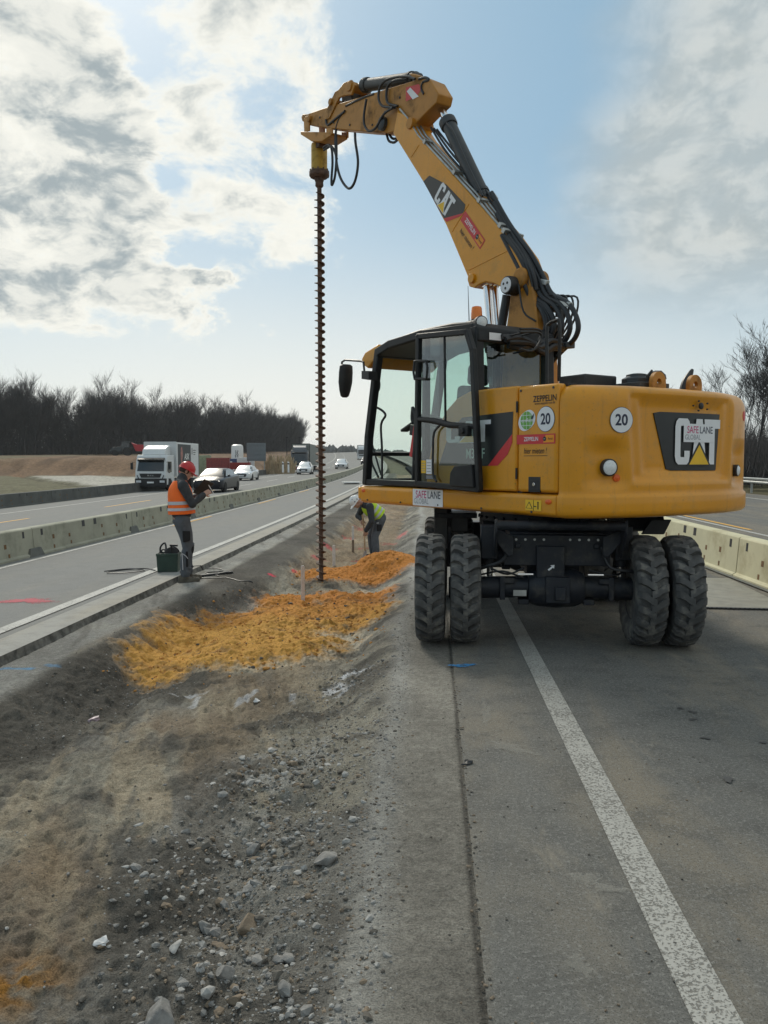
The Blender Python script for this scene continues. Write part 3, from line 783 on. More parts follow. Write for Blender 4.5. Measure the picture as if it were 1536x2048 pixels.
pan = [(.42, 1.437), (.40, 1.62), (.33, 1.87), (.22, 2.06), (.08, 2.22), (-.10, 2.335), (-.30, 2.39), (-.55, 2.395), (-.995, 2.39), (-.995, 1.437)]
b = MB(); b.prism(pan, 1.25, 1.17, 'y'); sp = b.build("side_panel", YEL, EX, .022, seg=3)
b = MB(); b.prism([(-1.005, 1.437), (-1.005, 2.385), (-1.505, 2.375), (-1.505, 1.437)], 1.25, 1.0, 'y'); sd_ = b.build("service_door", YEL, EX, .03, seg=3)
b = MB(); b.box((-.97, 0, 1.86), (1.12, 2.2, .98)); b.box((.55, -.78, 1.75), (1.9, .85, .9)); b.build("engine_hood", YEL, EX, .04)
b = MB(); b.box((-1.0, 1.16, 1.9), (.06, .1, .96)); b.box((-1.507, 1.1, 1.9), (.05, .1, .96)); b.build("panel_seal", INK, EX)
# lock recess on the service door
q = UL(1069, 969, SIDE); b = MB()
b.box((q.x, 1.247, q.z), (.15, .016, .135), 0); b.box((q.x + .0, 1.254, q.z - .008), (.12, .006, .095), 1)
b.cyl((q.x, 1.25, q.z), (q.x, 1.265, q.z), .017, n=12, m=2); b.build("door_latch", [BLK, INK, CHR], sd_, .006)

# ---- counterweight: plan outline swept over height, with a recessed rear panel
plan = [(-1.515, 1.25), (-1.575, 1.242), (-1.635, 1.205), (-1.69, 1.14), (-1.735, 1.06), (-1.77, .97), (-1.805, .86), (-1.84, .74), (-1.868, .62), (-1.89, .45), (-1.905, .2), (-1.91, 0)]
plan = plan + [(x, -y) for x, y in plan[-2::-1]]
P2 = [Vector((p[0], p[1], 0)) for p in plan]; P2 = [Vector((p.x, p.y, 0)) for p in crom(P2, 6)]
nP = len(P2); nrm2 = []
for i in range(nP):
    t = (P2[min(i + 1, nP - 1)] - P2[max(i - 1, 0)]).normalized(); nrm2.append(Vector((-t.y, t.x, 0)) if (Vector((-t.y, t.x, 0))).dot(P2[i] + Vector((1, 0, 0))) > 0 else Vector((t.y, -t.x, 0)))
def smooth(a, c, x): t = min(1, max(0, (x - a) / (c - a))); return t * t * (3 - 2 * t)
ztab = [(1.222, .075), (1.228, .045), (1.24, .02), (1.26, .004), (1.29, 0), (1.395, 0), (1.412, .004), (1.425, .02), (1.44, .024)] + [(1.44 + .02 * k, .024) for k in range(1, 38)] + \
       [(2.215, .024), (2.24, .027), (2.265, .033), (2.29, .043), (2.315, .058), (2.335, .078), (2.352, .105), (2.362, .14), (2.366, .2)]
rings = []
for z, ins in ztab:
    rg = []
    for i in range(nP):
        p, n = P2[i], nrm2[i]; y = p.y
        hw = .66 + .05 * smooth(1.5, 2.2, z)
        d = .045 * smooth(hw + .03, hw - .04, abs(y)) * smooth(1.515, 1.575, z) * smooth(2.32, 2.25, z)      # outer rear recess
        hw2 = .52 + .05 * (z - 1.62) / .5
        d += .03 * smooth(hw2 + .035, hw2 - .025, abs(y)) * smooth(1.585, 1.635, z) * smooth(2.27, 2.20, z)    # inner recess
        d += .045 * smooth(.24, .0, abs(y - .92)) * smooth(1.93, 1.78, z) * smooth(1.45, 1.54, z)              # lamp hollow
        d += .045 * smooth(.24, .0, abs(y + .92)) * smooth(1.93, 1.78, z) * smooth(1.45, 1.54, z)
        rg.append(Vector((p.x, p.y, z)) - n * (ins + d))
    rings.append(rg)
b = MB(); b.loft(rings, closed=False, caps=False)
top = rings[-1]; b.add(top, [tuple(range(nP))]); b.add(rings[0], [tuple(range(nP))])
b.add([rings[k][0] for k in range(len(rings))] + [rings[k][-1] for k in range(len(rings))], [tuple(range(len(rings))) + tuple(range(2 * len(rings) - 1, len(rings) - 1, -1))])
cw = b.build("counterweight", YEL, EX, smooth=50)
# dark plate with the big letters, let into the rear
def cat_letters(b, o, xd, yd, h, wd, m_w=0, m_y=1, off=.002, k=.045):
    """bold condensed C A T with the triangle under the A"""
    S = wd / 3.05
    def pl(p, m, e=0): b.flat([(x * S, y * h) for x, y in p], o, xd, yd, off + e, m)
    # C
    r = .22
    out = [(.98, .30), (.98, .18), (.93, .06), (.80, 0), (.22, 0), (.07, .06), (0, .18), (0, .82), (.07, .94), (.22, 1), (.80, 1), (.93, .94), (.98, .82), (.98, .70)]
    inn = [(.62, .70), (.62, .84), (.38, .84), (.36, .80), (.36, .20), (.38, .16), (.62, .16), (.62, .30)]
    pl(out[0:3] + [(.80, 0), (.62, 0)][:1] + [(.62, .0), (.62, .16), (.62, .30)], m_w)
    pl([(.62, 0), (.22, 0), (.07, .06), (0, .18), (.36, .20), (.38, .16), (.62, .16)], m_w)
    pl([(0, .18), (0, .82), (.36, .80), (.36, .20)], m_w)
    pl([(0, .82), (.07, .94), (.22, 1), (.62, 1), (.62, .84), (.38, .84), (.36, .80)], m_w)
    pl([(.62, 1), (.80, 1), (.93, .94), (.98, .82), (.98, .70), (.62, .70)], m_w)
    # A (two legs and a top), its counter filled by the triangle
    pl([(1.12, .0), (1.40, 1), (1.82, 1), (2.12, 0), (1.80, 0), (1.62, .62), (1.60, .62), (1.45, .0)], m_w)
    # T
    pl([(1.95, 1), (3.05, 1), (3.05, .80), (2.68, .80), (2.68, 0), (2.32, 0), (2.32, .80), (1.98, .80)], m_w)
    # triangle with dark edge
    pl([(.82, -.03), (1.62, .52), (2.44, -.03)], 2, .0012); pl([(.95, 0), (1.62, .43), (2.29, 0)], m_y, .0024)
xr = -1.91 + .024 + .045 + .03
pl_ = [UX(u, v, -1.82) for u, v in ((1314, 822), (1454, 829), (1458, 835), (1447, 935), (1440, 941), (1338, 941), (1328, 932), (1309, 828))]
def backx(y):
    for i in range(nP - 1):
        a, c = P2[i], P2[i + 1]
        if (a.y - y) * (c.y - y) <= 0 and abs(a.y - c.y) > 1e-6: return a.x + (c.x - a.x) * (a.y - y) / (a.y - c.y)
    return -1.9
def dep_(y): return backx(y) + .024 + .075
ys_ = [p.y for p in pl_]; zs_ = [p.z for p in pl_]
b = MB(); xp = dep_(0) - .016; cs_ = [UX(u, v, -1.82) for u, v in ((1310, 823), (1457, 829), (1444, 941), (1333, 941))]; NC = 14; cols = []
for i in range(NC + 1):
    f = i / NC; tp_, bt_ = cs_[0].lerp(cs_[1], f), cs_[3].lerp(cs_[2], f); k_ = .012 if i in (0, NC) else 0
    cols.append([Vector((dep_(tp_.y) - .010, tp_.y, tp_.z - k_)), Vector((dep_(bt_.y) - .010, bt_.y, bt_.z + k_)), Vector((dep_(bt_.y) + .03, bt_.y, bt_.z + k_)), Vector((dep_(tp_.y) + .03, tp_.y, tp_.z - k_))])
b.loft(cols); pb = b.build("rear_plate", DECB, cw)
b = MB(); a0 = UX(1349, 929, xp); a1 = UX(1438, 929, xp); a2 = UX(1349, 836, xp)
cat_letters(b, (xp, a0.y, a0.z), (0, -1, 0), (0, 0, 1), a2.z - a0.z, a0.y - a1.y)
b.build("letter_decal", [STK, YLK, DECB], cw, smooth=0)
def safelane(b, o, xd, yd, wd, h, off):
    b.flat([(0, 0), (wd, 0), (wd, h), (0, h)], o, xd, yd, off, 0)
    o2 = Vector(o); xd, yd = Vector(xd).normalized(), Vector(yd).normalized()
    t = wd * .205
    b.text("SAFE", t, o2 + xd * wd * .285 + yd * h * .66, xd, yd, off + .0012, 1, .004, .86); b.text("LANE", t, o2 + xd * wd * .715 + yd * h * .66, xd, yd, off + .0012, 2, .004, .86)
    b.text("GLOBAL", t * .72, o2 + xd * wd * .29 + yd * h * .26, xd, yd, off + .0012, 3, 0, .9)
b = MB(); s0 = UX(1366, 884, xp); s1 = UX(1428, 884, xp); s2 = UX(1366, 847, xp)
safelane(b, (xp, s0.y, s0.z), (0, -1, 0), (0, 0, 1), s0.y - s1.y, s2.z - s0.z, .0060); b.build("paper_sticker", [STK, MAGK, NAVK, GRYK], cw, smooth=0)
# lamps, reflectors and round stickers on the counterweight
def cw_point(u, v):
    """first hit of a line of sight on the counterweight's plan outline at that height"""
    d = sight(u, v); o = Vector((0, 0, CAM_H)) - EXO; best = None
    for i in range(nP - 1):
        a, c = P2[i] - nrm2[i] * .024, P2[i + 1] - nrm2[i + 1] * .024
        ox, oy, ddx, ddy = o.dot(exf), o.dot(exl), d.dot(exf), d.dot(exl)
        ex_, ey_ = c.x - a.x, c.y - a.y; den = ddx * ey_ - ddy * ex_
        if abs(den) < 1e-9: continue
        t = ((a.x - ox) * ey_ - (a.y - oy) * ex_) / den; s = ((a.x - ox) * ddy - (a.y - oy) * ddx) / den
        if 0 <= s <= 1 and t > 0 and (best is None or t < best[0]): best = (t, nrm2[i].lerp(nrm2[i + 1], s).normalized())
    t, n = best; p = o + d * t
    return Vector((p.dot(exf), p.dot(exl), p.z)), n
def disc20(b, o, n, r):
    xd = Vector((0, 0, 1)).cross(n).normalized(); yd = Vector((0, 0, 1))
    N = 36; cir = [(math.cos(6.2832 * i / N), math.sin(6.2832 * i / N)) for i in range(N)]
    b.flat([(x * r * .99, y * r * .99) for x, y in cir], o, xd, yd, .0035, 1); b.flat([(x * r * .95, y * r * .95) for x, y in cir], o, xd, yd, .005, 0)
    b.text("20", r * 1.18, Vector(o) - yd * r * .03, xd, yd, .0064, 2, .025, .92)
p, n = cw_point(1242, 840); b = MB(); disc20(b, p + n * .004, n, .112); b.build("round_sticker", [STK, NAVK, NAVK], cw, smooth=0)
def lamp(u, v, r, par):
    p, n = cw_point(u, v); p = p - n * .03; b = MB()
    b.lathe([(r * 1.14, -.02), (r * 1.14, .03), (r * 1.03, .036), (r, .03), (r, .02)], p, n, 24, 0); b.lathe([(r, .02), (r * .98, .032), (r * .7, .042), (0.001, .046)], p, n, 24, 1, caps=False)
    return b.build("work_lamp", [BLK, LENS], par)
lamp(1220, 935, .065, cw); lamp(1476, 941, .05, cw)
for u, v, r in ((1236, 956, .032), (1488, 832, .05)):
    p, n = cw_point(u, v); b = MB(); b.lathe([(r, -.06), (r, .003), (0.001, .006)], p - n * (.02 if u < 1300 else 0), n, 18, 0, caps=False); b.build("reflector", REDK if u > 1300 else REFL, cw)
b = MB(); q = UX(1403, 812, -1.855)
b.lathe([(.03, 0), (.03, .012), (.015, .02), (.001, .02)], (-1.845, q.y, q.z), (-1, 0, 0), 14, 0)
for k in range(0): b.cyl((-1.845, q.y + .11 * math.cos(k * 1.26), q.z + .045 * math.sin(k * 1.26)), (-1.858, q.y + .11 * math.cos(k * 1.26), q.z + .045 * math.sin(k * 1.26)), .008, n=8)
b.build("camera_boss", BLK, cw)
for k in range(5): b = MB(); b.cyl((-1.845, q.y + .11 * math.cos(k * 1.26), q.z + .045 * math.sin(k * 1.26)), (-1.858, q.y + .11 * math.cos(k * 1.26), q.z + .045 * math.sin(k * 1.26)), .008, n=8); b.build("bolt", BLK, cw)

# ---- decals on the left flank
XD, YD = (-1, 0, 0), (0, 0, 1)
def flank(pts, off, m, b): b.add([(p.x, SIDE + off, p.z) for p in on(pts, SIDE)], [tuple(range(len(pts)))], m)
b = MB()
flank([(1027, 823), (1025, 868), (976, 932), (878, 931), (893, 885), (905, 858), (925, 835)], .0025, 0, b)
flank([(1025, 868), (1025, 885), (1016, 908), (996, 931), (976, 932)], .0035, 1, b)
a0 = UL(893, 886, SIDE); a1 = UL(982, 886, SIDE); a2 = UL(940, 842, SIDE)
cat_letters(b, (a0.x, SIDE, a0.z), XD, YD, a2.z - a0.z, a0.x - a1.x, 2, 3, .004)
q = UL(951, 908, SIDE); b.text("M314F", .135, (q.x, SIDE, q.z), XD, YD, .0045, 4, .012, .78)
b.mi = [0 if (m == 2 and False) else m for m in b.mi]
PALEG = mat("pale_green_letters", (0.50, 0.66, 0.58), .5, var=0)
b.build("side_decal", [DECB, REDK, STK, YLK, PALEG], sp, smooth=0)
# service door stickers
b = MB(); q = UL(1090, 797, SIDE); b.text("ZEPPELIN", .076, (q.x, SIDE, q.z), XD, YD, .003, 0, .012, .92, .0); b.build("lettering_decal", INK, sd_, smooth=0); b = MB()
q = UL(1090, 806, SIDE); b.text("www.zeppelin-cat.de", .030, (q.x, SIDE, q.z), XD, YD, .003, 0, .004, 1.0); b.build("web_address_decal", INK, sd_, smooth=0); b = MB()
q = UL(1071, 902, SIDE); b.text("hier mieten !", .072, (q.x, SIDE, q.z), XD, YD, .003, 0, .004, .78, .15)
b.box((q.x, SIDE + .002, q.z - .042), (.30, .002, .004), 0); b.build("slogan_decal", INK, sd_, smooth=0)
def zeppelin(b, o, xd, yd, wd, h, off):
    """red strip with white name and the orange tab"""
    b.flat([(0, 0), (wd, 0), (wd, h), (0, h)], o, xd, yd, off, 0)
    o = Vector(o); xd, yd = Vector(xd).normalized(), Vector(yd).normalized()
    b.text("ZEPPELIN", h * .60, o + xd * wd * .385 + yd * h * .5, xd, yd, off + .0012, 1, .012, .86)
    b.flat([(wd * .70, h * .12), (wd * .97, h * .12), (wd * .97, h * .88), (wd * .76, h * .88)], o, xd, yd, off + .0012, 2)
    b.flat([(wd * .735 + h * .24 * math.cos(t * .5236), h * .5 + h * .24 * math.sin(t * .5236)) for t in range(12)], o, xd, yd, off + .0020, 3)
    b.text("Rental", h * .30, o + xd * wd * .88 + yd * h * .5, xd, yd, off + .0024, 3, .004, .85)
    b.text("CAT", h * .17, o + xd * wd * .735 + yd * h * .5, xd, yd, off + .0028, 1, .0, .85)
b = MB(); q0 = UL(1034, 889, SIDE); q1 = UL(1111, 889, SIDE); q2 = UL(1034, 870, SIDE)
zeppelin(b, (q0.x, SIDE, q0.z), XD, YD, q0.x - q1.x, q2.z - q0.z, .003); b.build("red_sticker", [REDK, STK, ORK, INK], sd_, smooth=0)
q = UL(1092, 838, SIDE); b = MB(); disc20(b, Vector((q.x, SIDE, q.z)), Vector((0, 1, 0)), .112); b.build("round_sticker", [STK, NAVK, NAVK], sd_, smooth=0)
q = UL(1054, 841, SIDE); b = MB(); N = 40
def blobp(r, k=0): return [((r + .016 * math.cos(2 * (6.2832 * i / N) - .9)) * math.cos(6.2832 * i / N), (r + .016 * math.cos(2 * (6.2832 * i / N) - .9)) * math.sin(6.2832 * i / N)) for i in range(N)]
b.flat(blobp(.098), (q.x, SIDE, q.z), XD, YD, .003, 0); b.flat([(.080 * math.cos(6.2832 * i / N), .080 * math.sin(6.2832 * i / N)) for i in range(N)], (q.x, SIDE, q.z), XD, YD, .0042, 1)
for k in (-.045, 0, .045):
    hw = math.sqrt(.08 ** 2 - k * k); b.flat([(-hw, k - .002), (hw, k - .002), (hw, k + .002), (-hw, k + .002)], (q.x, SIDE, q.z), XD, YD, .0050, 0); b.flat([(k - .002, -hw), (k + .002, -hw), (k + .002, hw), (k - .002, hw)], (q.x, SIDE, q.z), XD, YD, .0052, 0)
b.flat([(.055, .02), (.095, .06), (.09, .03), (.075, .0)], (q.x, SIDE, q.z), XD, YD, .0056, 2)
b.text("ecoRent", .048, (q.x - .01, SIDE, q.z), XD, YD, .006, 0, .004, .95); b.build("green_sticker", [STK, GRNK, NAVK], sd_, smooth=0)
# skirt stickers
b = MB(); q0 = UL(826, 1010, SIDE); q1 = UL(886, 1010, SIDE); q2 = UL(826, 980, SIDE)
safelane(b, (q0.x, SIDE, q0.z), XD, YD, q0.x - q1.x, .175, .003); b.build("paper_sticker", [STK, MAGK, NAVK, GRYK], sk, smooth=0)
b = MB(); q0 = UL(1051, 1020, SIDE); q1 = UL(1083, 1020, SIDE); wd = q0.x - q1.x; h = .093
b.flat([(0, 0), (wd, 0), (wd, h), (0, h)], (q0.x, SIDE, q0.z), XD, YD, .003, 0)
for s in (0, 1):
    tri = [(.03 * wd, .18 * h), (.47 * wd, .18 * h), (.25 * wd, .86 * h)]
    if s: tri = [(x * .78 + .055 * wd, y * .78 + .07 * h) for x, y in tri]
    b.flat(tri, (q0.x, SIDE, q0.z), XD, YD, .0042 + s * .001, 0 if s else 1)
b.box((q0.x - wd * .52, SIDE + .0042, q0.z + h * .5), (.004, .002, h), 1); b.box((q0.x - wd * .8, SIDE + .0042, q0.z + h * .42), (.012, .002, h * .55), 1); b.box((q0.x - wd * .62, SIDE + .0042, q0.z + h * .4), (.03, .002, .008), 1)
b.lathe([(.009, 0), (.009, .002), (.001, .002)], (q0.x - wd * .8, SIDE + .0032, q0.z + h * .78), (0, 1, 0), 10, 1)
b.build("warning_sticker", [YLK, INK], sk, smooth=0)

# ---- cab
CY0, CY1 = .27, 1.19
def frame_tube(b, pts, wx, m=0):
    """square section bar through points"""
    for a, c in zip(pts[:-1], pts[1:]):
        a, c = Vector(a), Vector(c); d = (c - a); L = d.length; M = d.to_track_quat('X', 'Z').to_matrix()
        h = wx / 2; vs = [M @ Vector((x, y, z)) + (a + c) / 2 for x in (-L / 2 - h * .6, L / 2 + h * .6) for y in (-h, h) for z in (-h, h)]
        b.add(vs, [(0, 1, 3, 2), (4, 6, 7, 5), (0, 4, 5, 1), (2, 3, 7, 6), (0, 2, 6, 4), (1, 5, 7, 3)], m)
b = MB()
for y in (CY1, CY0):
    frame_tube(b, [(1.71, y, 1.46), (1.66, y, 2.0), (1.44, y, 2.96)], .085)
    frame_tube(b, [(1.44, y, 2.96), (1.18, y, 3.02), (.55, y, 3.05), (-.30, y, 3.0)], .09)
    frame_tube(b, [(-.34, y, 2.98), (-.36, y, 2.35), (-.30, y, 1.46)], .10)
    frame_tube(b, [(1.71, y, 1.47), (-.30, y, 1.47)], .07)
for x, z in ((1.70, 1.47), (1.44, 2.95), (-.34, 2.96), (-.34, 1.47)): frame_tube(b, [(x, CY1, z), (x, CY0, z)], .08)
frame_tube(b, [(1.665, CY1, 1.80), (1.665, CY0, 1.80)], .045)
frame_tube(b, [(.50, CY1, 1.48), (.50, CY1, 3.03)], .07); frame_tube(b, [(.45, CY0, 1.48), (.45, CY0, 3.03)], .07)
b.box((.68, .73, 1.46), (2.06, .90, .05)); b.box((.10, .22, 2.0), (.8, .03, 1.05)); b.box((-.33, .73, 1.9), (.04, .9, .9))
cabf = b.build("cab_frame", FRM, EX, .012)
b = MB(); b.prism([(1.50, 2.965), (1.22, 3.06), (.60, 3.105), (.0, 3.095), (-.30, 3.06), (-.40, 3.0), (-.41, 2.86), (-.36, 2.86), (-.32, 2.97), (.5, 3.0), (1.2, 2.97), (1.47, 2.90)], CY1 + .04, CY0 - .04, 'y')
b.box((.55, .73, 3.115), (.75, .62, .04)); roof = b.build("cab_roof", FRM, EX, .02)
q = [UX(962, 675, -.412)]; b = MB(); b.flat([(-.075, -.035), (.075, -.035), (.075, .035), (-.075, .035)], (-.412, 1.02, 2.92), (0, -1, 0), (0, 0, 1), .003); b.build("roof_sticker", STK, roof, smooth=0)
b = MB(); b.prism([(1.78, 2.86), (1.80, 2.92), (1.72, 2.99), (1.42, 3.055), (1.40, 3.0), (1.48, 2.90), (1.66, 2.80)], CY1 + .02, CY0, 'y'); b.build("front_visor", YEL, roof, .015)
# beacon and lamps on the roof
bx, by, bz = -.10, 1.0, 3.09
b = MB(); b.lathe([(.062, 0), (.062, .035), (.052, .04)], (bx, by, bz), n=20, m=1); b.lathe([(.056, .04), (.058, .07), (.052, .15), (.046, .165), (.02, .172)], (bx, by, bz), n=20, m=0); b.build("beacon", [AMB, BLK], roof)
b = MB(); o_ = Vector((-.33, 1.13, 3.06)); dn = Vector((-.9, .35, -.05)); b.lathe([(.055, -.09), (.062, -.02), (.062, .02), (.055, .025)], o_, dn, 20, 1); b.lathe([(.052, .026), (.03, .034), (.001, .036)], o_, dn, 20, 0, caps=False)
b.cyl((-.1, 1.12, 3.065), (-.3, 1.12, 3.06), .035, n=10, m=1); b.build("roof_lamp", [LENS, BLK], roof)
b = MB(); p0, p1 = UL(938.5, 650, .75), UL(936, 572, .75); b.tube([p0, p1], [.006, .0025], 6); b.build("antenna", BLK, EX)
# rolled rain cover and guard rails behind the roof
b = MB(); r5 = random.Random(3)
for k in range(5):
    y0 = .95 - k * .02; b.tube([(-.43 - .03 * (k % 2), y0 - .15 * j, 2.93 - .02 * k + r5.uniform(-.02, .02) - (.05 if j == 3 else 0)) for j in range(6)], .028, 7, smooth=4)
b.build("rolled_cover", HOSE, EX)
b = MB(); pts = [(1040, 664), (1072, 664), (1083, 672), (1076, 690), (1062, 702), (1040, 698)]
b.tube([UX(u, v, -.62) for u, v in pts], .012, 6, smooth=5); b.tube([UX(u, v - 6, -.5) for u, v in pts[:4]], .012, 6, smooth=5)
for u, v in ((1050, 664), (1072, 664), (1065, 698)): q_ = UX(u, v, -.62); b.tube([q_, (-.40, q_.y + .05, q_.z - .02)], .010, 6)
b.build("guard_rail", BLK, EX)
# panes
def pane(name, pts, m, par): b = MB(); b.add([Vector(p) for p in pts], [tuple(range(len(pts)))]); return b.build(name, m, par, smooth=0)
pane("windscreen", [(1.655, CY1 - .04, 1.83), (1.655, CY0 + .04, 1.83), (1.445, CY0 + .04, 2.92), (1.445, CY1 - .04, 2.92)], GLS, cabf)
pane("lower_windscreen", [(1.70, CY1 - .04, 1.5), (1.70, CY0 + .04, 1.5), (1.665, CY0 + .04, 1.78), (1.665, CY1 - .04, 1.78)], GLS, cabf)
GLR = glass("rear_glass", (.66, .84, .78), .05)
pane("rear_window", [(-.345, CY1 - .05, 2.37), (-.345, CY0 + .05, 2.37), (-.335, CY0 + .05, 2.92), (-.335, CY1 - .05, 2.92)], GLR, cabf)
pane("side_window", [(1.64, CY0, 1.52), (.49, CY0, 1.52), (.49, CY0, 3.0), (1.2, CY0, 2.97), (1.42, CY0, 2.9)], GLS, cabf)
pane("rear_quarter_window", [(.46, CY1, 1.52), (-.30, CY1, 1.52), (-.31, CY1, 2.95), (.46, CY1, 3.0)], GLS, cabf)
b = MB(); b.tube(on([(748, 717), (747, 760), (742, 800), (741, 850), (745, 880)], 1.1), .012, 6); b.tube(on([(738, 900), (745, 930), (757, 955)], 1.0), .014, 6); b.tube(on([(742, 880), (752, 915), (762, 950)], .9), .012, 6); b.build("wiper", BLK, cabf)
b = MB(); b.tube(on([(740, 812), (758, 817), (771, 830), (762, 850), (764, 900), (764, 958)], 1.12), .014, 7, smooth=4); b.tube(on([(750, 755), (758, 763), (757, 780), (748, 786)], 1.12), .015, 7, smooth=4); b.build("grab_rail", BLK, cabf)
# seat, console, levers, steering column
b = MB(); b.box((.42, .80, 1.92), (.52, .5, .14)); b.box((.16, .80, 2.22), (.14, .46, .55), rot=(0, -.12, 0)); b.box((.06, .84, 2.60), (.10, .26, .22), rot=(0, -.1, 0)); b.box((.3, .78, 1.68), (.4, .4, .38)); b.build("operator_seat", mat("seat_cloth", (.03, .03, .032), .85), EX, .05, seg=3)
for y in (1.02, .44):
    b = MB(); b.box((.66, y, 2.02), (.62, .13, .12), rot=(0, -.15, 0)); b.box((.54, y, 1.78), (.34, .14, .5)); b.tube([(.94, y, 2.08), (1.0, y, 2.18), (.98, y, 2.30)], [.02, .018, .032], 8, smooth=3); b.box((1.06, y, 2.10), (.24, .10, .03), rot=(0, .35, 0)); b.build("control_console", BLK, EX, .02)
b = MB(); b.tube([(1.22, .73, 1.48), (1.12, .73, 1.8), (1.02, .73, 2.10)], [.09, .06, .05], 10); 
ring = [Vector((1.0, .73, 2.15)) + Vector((.19 * math.cos(t) * .85, .19 * math.sin(t), .1 * math.cos(t))) for t in [6.2832 * i / 24 for i in range(25)]]
b.tube(ring, .016, 7); b.tube([ring[0], ring[12]], .014, 6); b.box((1.2, .60, 1.58), (.25, .1, .03), rot=(0, -.5, 0)); b.box((1.2, .86, 1.58), (.25, .1, .03), rot=(0, -.5, 0)); b.build("steering_wheel", BLK, EX)
b = MB(); b.tube(on([(825, 815), (831, 835), (829, 900), (826, 965)], 1.16), .02, 7, smooth=3); b.build("entry_handrail", BLK, EX)
b = MB(); b.box((.86, 1.10, 1.93), (.05, .03, .34), rot=(0, -.25, 0)); b.build("seat_belt", REDK, EX)

# ---- door, folded back along the flank
DY = 1.345
dfr = [Vector((p.x, DY, p.z)) for p in on([(838, 673), (935, 664), (946, 700), (959, 979), (836, 967), (836, 820)], DY)]
b = MB(); frame_tube(b, dfr + [dfr[0]], .055); md = [UL(837, 838, DY), UL(870, 842, DY), UL(900, 850, DY), UL(950, 853, DY)]
b.tube(md, [.028, .034, .034, .028], 8); dv = [UL(889, 669, DY), UL(891, 845, DY)]; frame_tube(b, dv, .022)
q = UL(935, 862, DY); b.box((q.x, DY + .03, q.z), (.14, .06, .10)); b.cyl((q.x, DY + .05, q.z), (q.x, DY + .08, q.z), .03)
c0 = [(906, 972), (908, 945), (916, 932), (950, 929), (955, 975)]; b.prism([(p.x, p.z) for p in on(c0, DY)], DY + .05, DY - .04, 'y')
b.tube([(.5, CY1 + .02, 1.7), (.47, DY, 1.7)], .03, 8); b.tube([(.5, CY1 + .02, 2.8), (.45, DY, 2.8)], .03, 8)
door = b.build("cab_door", FRM, EX, .008)
b = MB(); hp = on([(831, 722), (852, 722), (855, 735), (853, 757), (829, 758), (827, 745), (829, 722)], DY + .05); b.tube(hp + [hp[0]], .013, 7); b.build("door_grip", BLK, door)
b = MB(); b.tube(on([(880, 850), (868, 866), (866, 900), (866, 948), (873, 963)], DY + .03), .012, 7, smooth=4); b.build("door_handle", BLK, door)
pane("door_pane", [dfr[0], dfr[1], dfr[2], Vector((md[-1].x, DY, md[-1].z)), Vector((md[0].x, DY, md[0].z))], GLD, door)
pane("lower_door_pane", [Vector((md[0].x, DY - .002, md[0].z)), Vector((md[-1].x, DY - .002, md[-1].z)), dfr[3], dfr[4]], GLD, door)
b = MB()
for (u0, u1, v0, v1, m) in ((843, 852, 921, 946, 0), (853, 864, 919, 948, 1), (850, 873, 950, 958, 2)):
    p0, p1 = UL(u0, v1, DY), UL(u1, v0, DY); b.flat([(0, 0), (p0.x - p1.x, 0), (p0.x - p1.x, p1.z - p0.z), (0, p1.z - p0.z)], (p0.x, DY, p0.z), XD, YD, .004, m)
    for k in range(4): zz_ = p0.z + (p1.z - p0.z) * (.18 + .2 * k); b.box(((p0.x + p1.x) / 2, DY + .006, zz_), ((p0.x - p1.x) * .7, .001, .006), 3)
b.build("door_sticker", [YLK, STK, BLK, GRYK], door, smooth=0)
# ---- mirror
MY = 1.32
b = MB(); b.tube(on([(737, 757), (729, 745), (727, 724), (720, 722), (690, 720), (684, 724), (684, 735)], MY), .013, 7); b.prism([(p.x, p.z) for p in on([(726, 742), (740, 742), (740, 760), (726, 758)], MY)], MY - .1, MY + .02, 'y')
arm = b.build("mirror_arm", BLK, EX)
rg = []
for v, hw in ((729, 8), (732, 11.5), (745, 12.5), (765, 12.5), (782, 10), (792, 7.5), (795, 4)):
    c_ = UL(691 - (v - 760) * .05, v, MY); r_ = hw / F_PX * 10.6; rg.append([c_ + Vector((r_ * .55 * math.cos(t) - .0, r_ * 1.15 * math.sin(t), 0)) for t in [6.2832 * i / 14 for i in range(14)]])
b = MB(); b.loft(rg); b.build("mirror", BLK, arm)

# ---- boom base, boom, stick
BW = .20
b = MB(); b.prism([(.50, 2.1), (.43, 3.0), (.36, 3.35), (.30, 3.70), (.16, 3.82), (.02, 3.74), (-.06, 3.45), (-.12, 3.0), (-.25, 2.1)], BW - .01, -.07, 'y')
q = UL(1040, 575, BW); b.cyl((.14, .235, 3.68), (.14, -.115, 3.68), .11, n=24)
bb = b.build("boom_foot", YELD, EX, .02)
b = MB(); r6 = random.Random(4)
for k in range(9): b.box((-.13 - .02 * (k % 3), -.15 + .04 * (k % 5) + .05, 3.0 + .055 * k), (.10, .09, .05))
for k in range(5): b.tube([(-.16, .12 - .05 * k, 3.45), (-.30 - .02 * k, .13 - .06 * k, 3.42), (-.36, .1 - .05 * k, 3.2), (-.18, .1 - .04 * k, 2.95)], .011, 6, smooth=4)
b.tube([(.10, .27, 3.60), (.02, .27, 3.30), (-.12, .22, 3.18)], .010, 6, smooth=4)
b.build("valve_block", BLK, bb)
bo = xz([(786, 267), (795, 222), (812, 232), (838, 274), (938, 386), (1005, 462), (1040, 512), (1051, 543), (1052, 560), (1044, 582), (1028, 588), (1012, 580), (1000, 573), (985, 566), (970, 564), (958, 569), (948, 576), (938, 573), (935, 562), (935, 553), (908, 488), (892, 450), (850, 370)], BW)
b = MB(); b.prism(bo, BW, -.08, 'y'); boom = b.build("boom", YEL, EX, .012)
b = MB()
